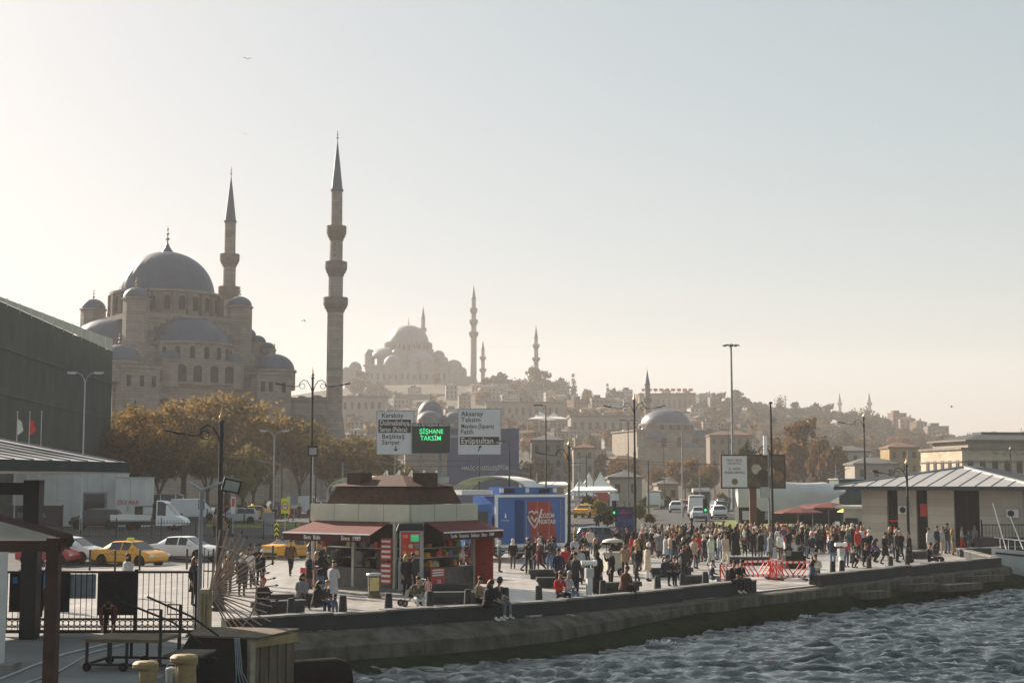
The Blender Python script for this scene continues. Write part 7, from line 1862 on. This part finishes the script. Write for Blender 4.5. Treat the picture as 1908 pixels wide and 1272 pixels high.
# speed sign, chevron and small street signs
for i, (px, y0, y1, Y, wd) in enumerate(((534, 928, 956, 100, .53), (438, 925, 957, 100, .32), (519, 974, 1000, 90, .26), (584, 830, 850, 84, .6), (551, 918, 940, 150, .8), (1210, 900, 914, 170, .7))):
    x = XY(px, Y).x; z0 = gz(x, Y); a, b_ = ZY(y1, Y) - z0, ZY(y0, Y) - z0
    lab = ('yellow speed limit board with a red ring on a post', 'narrow grey sign on a post beside the railing', 'yellow and black chevron marker post beside the taxi', 'small dark information screen fixed high beside the tall lamp', 'plain grey sign on a post beyond the road', 'round red ringed sign by the far shrubs')[i]
    t = thing('traffic_sign', lab, 'sign', (x, Y, z0)); MB().cyl((0, .05, 0), (0, .05, b_), .03, n=6).build('post', M['galv'], t)
    if i == 5: MB().cyl((0, 0, (a + b_) / 2), (0, -.03, (a + b_) / 2), wd / 2, n=20).build('plate', M['red'], t); MB().cyl((0, -.03, (a + b_) / 2), (0, -.04, (a + b_) / 2), wd * .34, n=20).build('disc', M['white'], t); continue
    MB().box(-wd / 2, wd / 2, -.02, .02, a, b_).build('plate', M[('signyellow', 'offwhite', 'signblack', 'black', 'greysteel')[i]], t)
    if i == 0:
        c = (0, -.02, (a + b_) / 2); rg = MB(); n_ = 20; rg.tube([(.2 * cos(2 * pi * k / n_), -.03, c[2] + .28 * sin(2 * pi * k / n_)) for k in range(n_ + 1)], .035, 5); rg.build('red_ring', M['red'], t)
        MB().cyl((0, -.02, c[2]), (0, -.028, c[2]), .19, n=20).build('disc', M['white'], t); text('40', .28, M['signblack'], t, (0, -.04, c[2]))
    if i == 2:
        for k in range(3): MB().add([(-wd / 2, -.03, a + .05 + k * .3), (0, -.03, a + .2 + k * .3), (wd / 2, -.03, a + .05 + k * .3), (wd / 2, -.03, a + .17 + k * .3), (0, -.03, a + .32 + k * .3), (-wd / 2, -.03, a + .17 + k * .3)], [(0, 1, 4, 5), (1, 2, 3, 4)]).build('chevron', M['signyellow'], t)
    if i == 3: MB().box(-.22, .22, -.035, -.02, a + .1, b_ - .12).build('screen', M['greysteel'], t)
    if i == 1: MB().box(-.1, .1, -.03, -.02, a + .5, b_ - .12).build('pictogram', M['redprint'], t)
x = XY(503, 108).x; tag(MB().box(-.4, .4, -.3, .3, 0, 1.6).box(-.44, .44, -.34, .34, 1.6, 1.68).build('utility_cabinet', M['greysteel'], None, (x, 108, gz(x, 108))), 'grey utility cabinet beside the railing and the taxi', 'cabinet')
# grass verges
for i, pts in enumerate((((1055, 1003), (1170, 1000), (1165, 985), (1060, 985)), ((1320, 1000), (1500, 1000), (1480, 968), (1330, 970)), ((1180, 955), (1280, 938), (1340, 925), (1200, 922)), ((385, 982), (560, 984), (560, 975), (385, 972)))):
    q = [gp(a, b_) for a, b_ in pts]; n_ = 8; vs = []
    for j in range(n_ + 1):
        for k in range(n_ + 1):
            v = q[0].lerp(q[1], k / n_).lerp(q[3].lerp(q[2], k / n_), j / n_); vs.append((v.x, v.y, gz(v.x, v.y) + .03))
    struct(MB().add(vs, [(j * 9 + k, j * 9 + k + 1, (j + 1) * 9 + k + 1, (j + 1) * 9 + k) for j in range(8) for k in range(8)]).build('grass_verge', M['grass']), 'structure')
# ------------------------------------------------------------------ waterfront building on the right
WB = thing('waterfront_building', 'low pale stone pavilion with broad seamed metal roof on the quay', 'building', (25.4, 104, 0), R(-35))
WL, WD, WH = 11.4, 16, 4.15
bays = [0, 1.9, 2.69, 4.04, 4.85, 6.73, 8.5, 11.4]
for i in range(len(bays) - 1):
    a, b_ = bays[i], bays[i + 1]
    if i % 2 == 0: MB().box(a, b_, 0, WD, 0, WH).build('wall', coursed('pavilion_stone', (.47, .43, .37), .6, 5.0, .008), WB)
    else:
        MB().box(a, b_, .25, .5, 0, WH).build('window', M['deepglass'], WB); MB().box((a + b_) / 2 - .04, (a + b_) / 2 + .04, .2, .26, 0, WH).build('mullion', M['iron'], WB)
MB().box(0, WL, .6, WD, 0, WH).build('inner_mass', M['black'], WB)
e = 1.5; zr = WH + .28; rz_ = WH + 1.65; hw_ = (WL + 2 * e) / 2
MB().box(-e, WL + e, -e, WD + e, WH, zr).build('fascia', M['fascia'], WB)
rfo = MB().add([(-e - .05, -e - .05, zr), (WL + e + .05, -e - .05, zr), (WL + e + .05, WD + e, zr), (-e - .05, WD + e, zr), (WL / 2, hw_ - e, rz_), (WL / 2, WD + e - hw_, rz_)], [(0, 1, 4), (1, 2, 5, 4), (2, 3, 5), (3, 0, 4, 5)]).build('roof', M['seam'], WB)
for i in range(13):
    x = -e + .3 + i * 1.1
    # seam from the eave up the slope until the hip or the ridge
    f = max(.02, 1 - abs(x - WL / 2) / hw_)
    MB().tube([(x, -e - .02, zr + .01), (x, lerp(-e, hw_ - e, f), lerp(zr, rz_, f) + .01)], .04, 4).build('seam', M['seamdark'], rfo)
for xx in (-e, WL + e): MB().tube([(xx, -e, zr + .03), (WL / 2, hw_ - e, rz_ + .04)], .09, 5).build('hip_cap', M['galv'], rfo)
for i in range(12):
    y = -e + .6 + i * 1.1; f = min(1, (y + e) / hw_); MB().tube([(WL + e + .02, y, zr + .01), (lerp(WL + e, WL / 2, f), y, lerp(zr, rz_, f) + .01)], .04, 4).build('seam', M['seamdark'], rfo)
MB().tube([(WL / 2, hw_ - e, rz_ + .04), (WL / 2, WD + e - hw_, rz_ + .04)], .08, 5).build('ridge_cap', M['galv'], rfo)
# crossing gable to the right
MB().add([(9.4, -e - .9, zr + .02), (19.4, -e - .9, zr + .02), (14.4, 4, rz_ + .35), (14.4, -.2, zr + .9)], [(0, 3, 2), (3, 1, 2), (0, 1, 3)]).build('cross_gable', M['seam'], rfo) if 0 else None
for x, z in ((3.25, 2.75), (10.8, 2.6)):
    ac = MB().box(-.4, .4, -.3, 0, -.28, .28).build('air_conditioner', M['offwhite'], WB, (x, -.02, z)); MB().cyl((-.08, -.3, 0), (-.08, -.325, 0), .22, n=18).build('fan_grille', M['iron'], ac)
MB().box(.0, .5, .18, .24, 0, .9).build('red_poster', M['redprint'], WB, (4.25, 0, 2.3)); MB().box(0, .6, .18, .24, 0, .12).build('red_lettering', M['red'], WB, (2.0, 0, 1.9))
MB().box(-1.6, -.1, .5, 3, 0, 2.8).build('ticket_booth', M['cream'], WB); MB().box(-1.45, -.5, .42, .5, 1.1, 2.1).build('booth_window', M['darkglass'], WB); MB().box(-2.0, .1, -.1, 3.2, 2.8, 3.0).build('booth_roof', M['offwhite'], WB)
# raised terrace with railing in front of it at the far right
TR = thing('raised_terrace', 'raised dark stone terrace with a black railing by the motor boat', 'terrace', (XY(1822, 96).x, 96, 0), 0)
MB().box(0, 8, 0, 1.6, 0, 1.0).build('wall', M['parapet'], TR)
for k in range(28): part('baluster', cached('balu', lambda: MB().cyl((0, 0, 1.0), (0, 0, 1.85), .015, n=5)), M['iron'], TR, (.1 + k * .22, .1, 0))
MB().box(0, 6.2, .06, .14, 1.85, 1.92).build('handrail', M['iron'], TR); MB().box(-.05, .06, .03, .15, 1.0, 2.2).build('end_post', M['iron'], TR)
tag(MB().box(-.35, .35, -.25, .25, 0, 1.3).box(-.3, -.1, -.27, -.24, .4, 1.1).build('service_box', M['greysteel'], None, (XY(1884, 99).x, 99.6, 1.0)), 'grey service box on the terrace beside the boat', 'service box') if 0 else None
# ornate hall behind
OH = thing('ornate_hall', 'sunlit cream two storey hall with many windows and a dark crested roof', 'building', (XY(1790, 212).x, 212, .5), R(9))
oh = lambda py: ZY(py, 215) - .5
MB().box(0, 40, 0, 14, 0, oh(838)).build('wall', coursed('hall_stone', (.50, .43, .33), .5, 1.2, .015), OH); MB().box(-.25, 40, -.25, 14.2, oh(838), oh(834)).build('cornice', M['trim'], OH); MB().box(-.15, 40, -.15, 14, oh(861), oh(859)).build('string_course', M['trim'], OH)
MB().box(1.6, 40, 1.2, 13, oh(834), oh(822)).build('attic', M['house2'], OH); MB().box(.9, 40, .5, 13.6, oh(822), oh(819)).build('attic_eave', M['trim'], OH)
MB().add([(1.2, .8, oh(819)), (40, .8, oh(819)), (40, 13, oh(819)), (1.2, 13, oh(819)), (5, 5, oh(808)), (40, 5, oh(808)), (40, 9, oh(808)), (5, 9, oh(808))], [(0, 1, 5, 4), (3, 0, 4, 7), (2, 3, 7, 6), (4, 5, 6, 7)]).build('roof', mat('slate', (.06, .065, .07), .7, .2, 1), OH)
MB().box(6, 22, 5.5, 8.5, oh(808), oh(803)).build('roof_crest', MATS['slate'], OH)
owm = MB().box(-.45, .45, -.06, .1, 0, 2.0).mesh('window')
for k in range(20):
    part('window', owm, M['void'], OH, (1.3 + k * 1.95, 0, oh(838) - 3.6)); part('window', owm, M['void'], OH, (1.3 + k * 1.95, 0, oh(838) - 7.2))
    if k % 2 == 0: part('window', owm, M['void'], OH, (3 + k * 1.95, 1.2, oh(834) + .0), ) if 0 else None
for k in range(5):
    for z in (3.6, 7.2): part('window', owm, M['void'], OH, (0, 1.5 + k * 2.5, oh(838) - z), (0, 0, pi / 2))
# ------------------------------------------------------------------ motor boat
bp = P(1905, 1078, -1.72); BO = thing('motor_boat', 'white motor boat with steel bow rail moored beside the raised terrace', 'boat', (33.2, 85.2, -1.1), R(194), None, 1.12)
st_ = []; L = 9.5
for i in range(13):
    f = i / 12; x = lerp(-L / 2, L / 2, f); hw = 1.5 * (1 - max(0, f - .45) ** 2 * 3.3) if f < 1 else .02; hw = max(.03, hw)
    sheer = 1.25 + .55 * f ** 2; keel = -.3 + .9 * max(0, f - .7) ** 1.5 * 3
    st_.append([(x, -hw, sheer), (x, -hw * .92, sheer * .55), (x, -hw * .45 * (1 - .5 * f), min(keel + .15, sheer - .1)), (x, 0, min(keel, sheer - .15)), (x, hw * .45 * (1 - .5 * f), min(keel + .15, sheer - .1)), (x, hw * .92, sheer * .55), (x, hw, sheer)])
hb_ = MB(); vs = [v for s in st_ for v in s]; fs = [(i * 7 + j, i * 7 + j + 1, (i + 1) * 7 + j + 1, (i + 1) * 7 + j) for i in range(12) for j in range(6)] + [tuple(range(7))]
hb_.add(vs, fs); part('hull', weld(hb_, 'hull'), M['offwhite'], BO, smooth=True)
MB().add([s[0] for s in st_] + [s[6] for s in st_], [(i, i + 1, 13 + i + 1, 13 + i) for i in range(12)]).build('deck', M['white'], BO, (0, 0, -.03))
MB().box(-2.6, 1.4, -1.1, 1.1, 1.3, 2.2, .35, .15).build('cabin', M['white'], BO); MB().box(-2.0, 1.0, -1.02, 1.02, 1.6, 2.0).build('cabin_window', M['darkglass'], BO)
for s in (-1, 1): MB().tube([(x, s * max(.03, 1.5 * (1 - max(0, (x + L / 2) / L - .45) ** 2 * 3.3)) * .95, 1.25 + .55 * ((x + L / 2) / L) ** 2 + .55) for x in (0, 1.2, 2.4, 3.6, 4.5)], .025, 5).build('bow_rail', M['chrome'], BO)
for x in (0.2, 1.5, 2.8, 4.0):
    for s in (-1, 1):
        f = (x + L / 2) / L; y = s * 1.5 * (1 - max(0, f - .45) ** 2 * 3.3) * .95; MB().cyl((x, y, 1.2 + .5 * f ** 2), (x, y, 1.8 + .55 * f ** 2), .02, n=5).build('rail_post', M['chrome'], BO)
for s in (-1, 1): MB().tube([(x, s * max(.03, 1.5 * (1 - max(0, (x + L / 2) / L - .45) ** 2 * 3.3)) + s * .03, 1.05 + .5 * ((x + L / 2) / L) ** 2) for x in (-4.7, -2, 0, 1.2, 2.4, 3.6, 4.6)], .05, 5).build('rub_rail', M['black'], BO)
MB().tube([(3.9, 0, 1.7), (4.6, 0, 4.1)], .03, 5).build('jack_staff', M['white'], BO); MB().tube([(2.9, 0, 1.7), (3.6, 0, 3.4)], .03, 5).build('jack_staff', M['white'], BO)
# ------------------------------------------------------------------ gulls
def gull(px, py, Y, span, rz, flap, label):
    p = Q(px, py, Y); t = thing('gull', label, 'bird', p, rz); s = span / 2
    MB().lathe([(.005, -.24), (.05, -.16), (.075, -.02), (.06, .1), (.045, .16), (.03, .22), (.004, .28)], 8, rot=Matrix.Rotation(pi / 2, 3, 'X')).build('body', M['white'], t, smooth=True)
    for k in (-1, 1):
        MB().add([(k * .04, -.09, 0), (k * s * .5, -.12, flap * .9), (k * s, .05, flap * .45), (k * s * .5, .1, flap * .9), (k * .04, .1, 0), (k * .04, -.09, -.02), (k * s * .5, -.12, flap * .9 - .02), (k * s, .05, flap * .45 - .01), (k * s * .5, .1, flap * .9 - .02), (k * .04, .1, -.02)], [(0, 1, 3, 4), (1, 2, 3), (9, 8, 6, 5), (8, 7, 6), (0, 5, 6, 1), (1, 6, 7, 2), (2, 7, 8, 3), (3, 8, 9, 4)]).build('wing', M['greysteel'], t)
gull(461, 110, 190, 1.4, .2, .18, 'gull gliding high above the two minarets')
gull(457, 250, 380, 1.4, .6, .2, 'tiny gull between the two minarets')
gull(566, 596, 230, 1.3, .9, -.25, 'gull low between the mosque domes and the tall dark minaret')
gull(1773, 758, 260, 1.4, 1.2, .3, 'gull over the wooded ridge near the ornate hall')
gull(646, 407, 250, .7, .4, .25, 'gull perched by the balcony of the tall minaret') if 0 else None
# white splashes where the waves meet the ledge
fo = MB(); rf_ = random.Random(9)
foam = mat('foam', (.75, .78, .78), .9, .1, 6)
for i in range(150):
    x = rf_.choice((3.2, 3.25, 3.3, 11.2, 11.25, 11.3)); p = Vector((x, quayY(x), 0)) + Vector((.72, -.66, 0)) * (rf_.uniform(1.8, 2.15) * (1 + 1.15 * (1 - sstep(-3, 9, x))))
    s_ = rf_.uniform(.012, .04); fo.obox((p.x + rf_.uniform(-.3, .3), p.y + rf_.uniform(-.2, .2), -1.06 + rf_.uniform(0, .12)), (s_ * 1.6, s_, s_ * .7), rf_.uniform(0, 3), rf_.uniform(0, 1))
struct(fo.build('foam', foam), 'stuff')
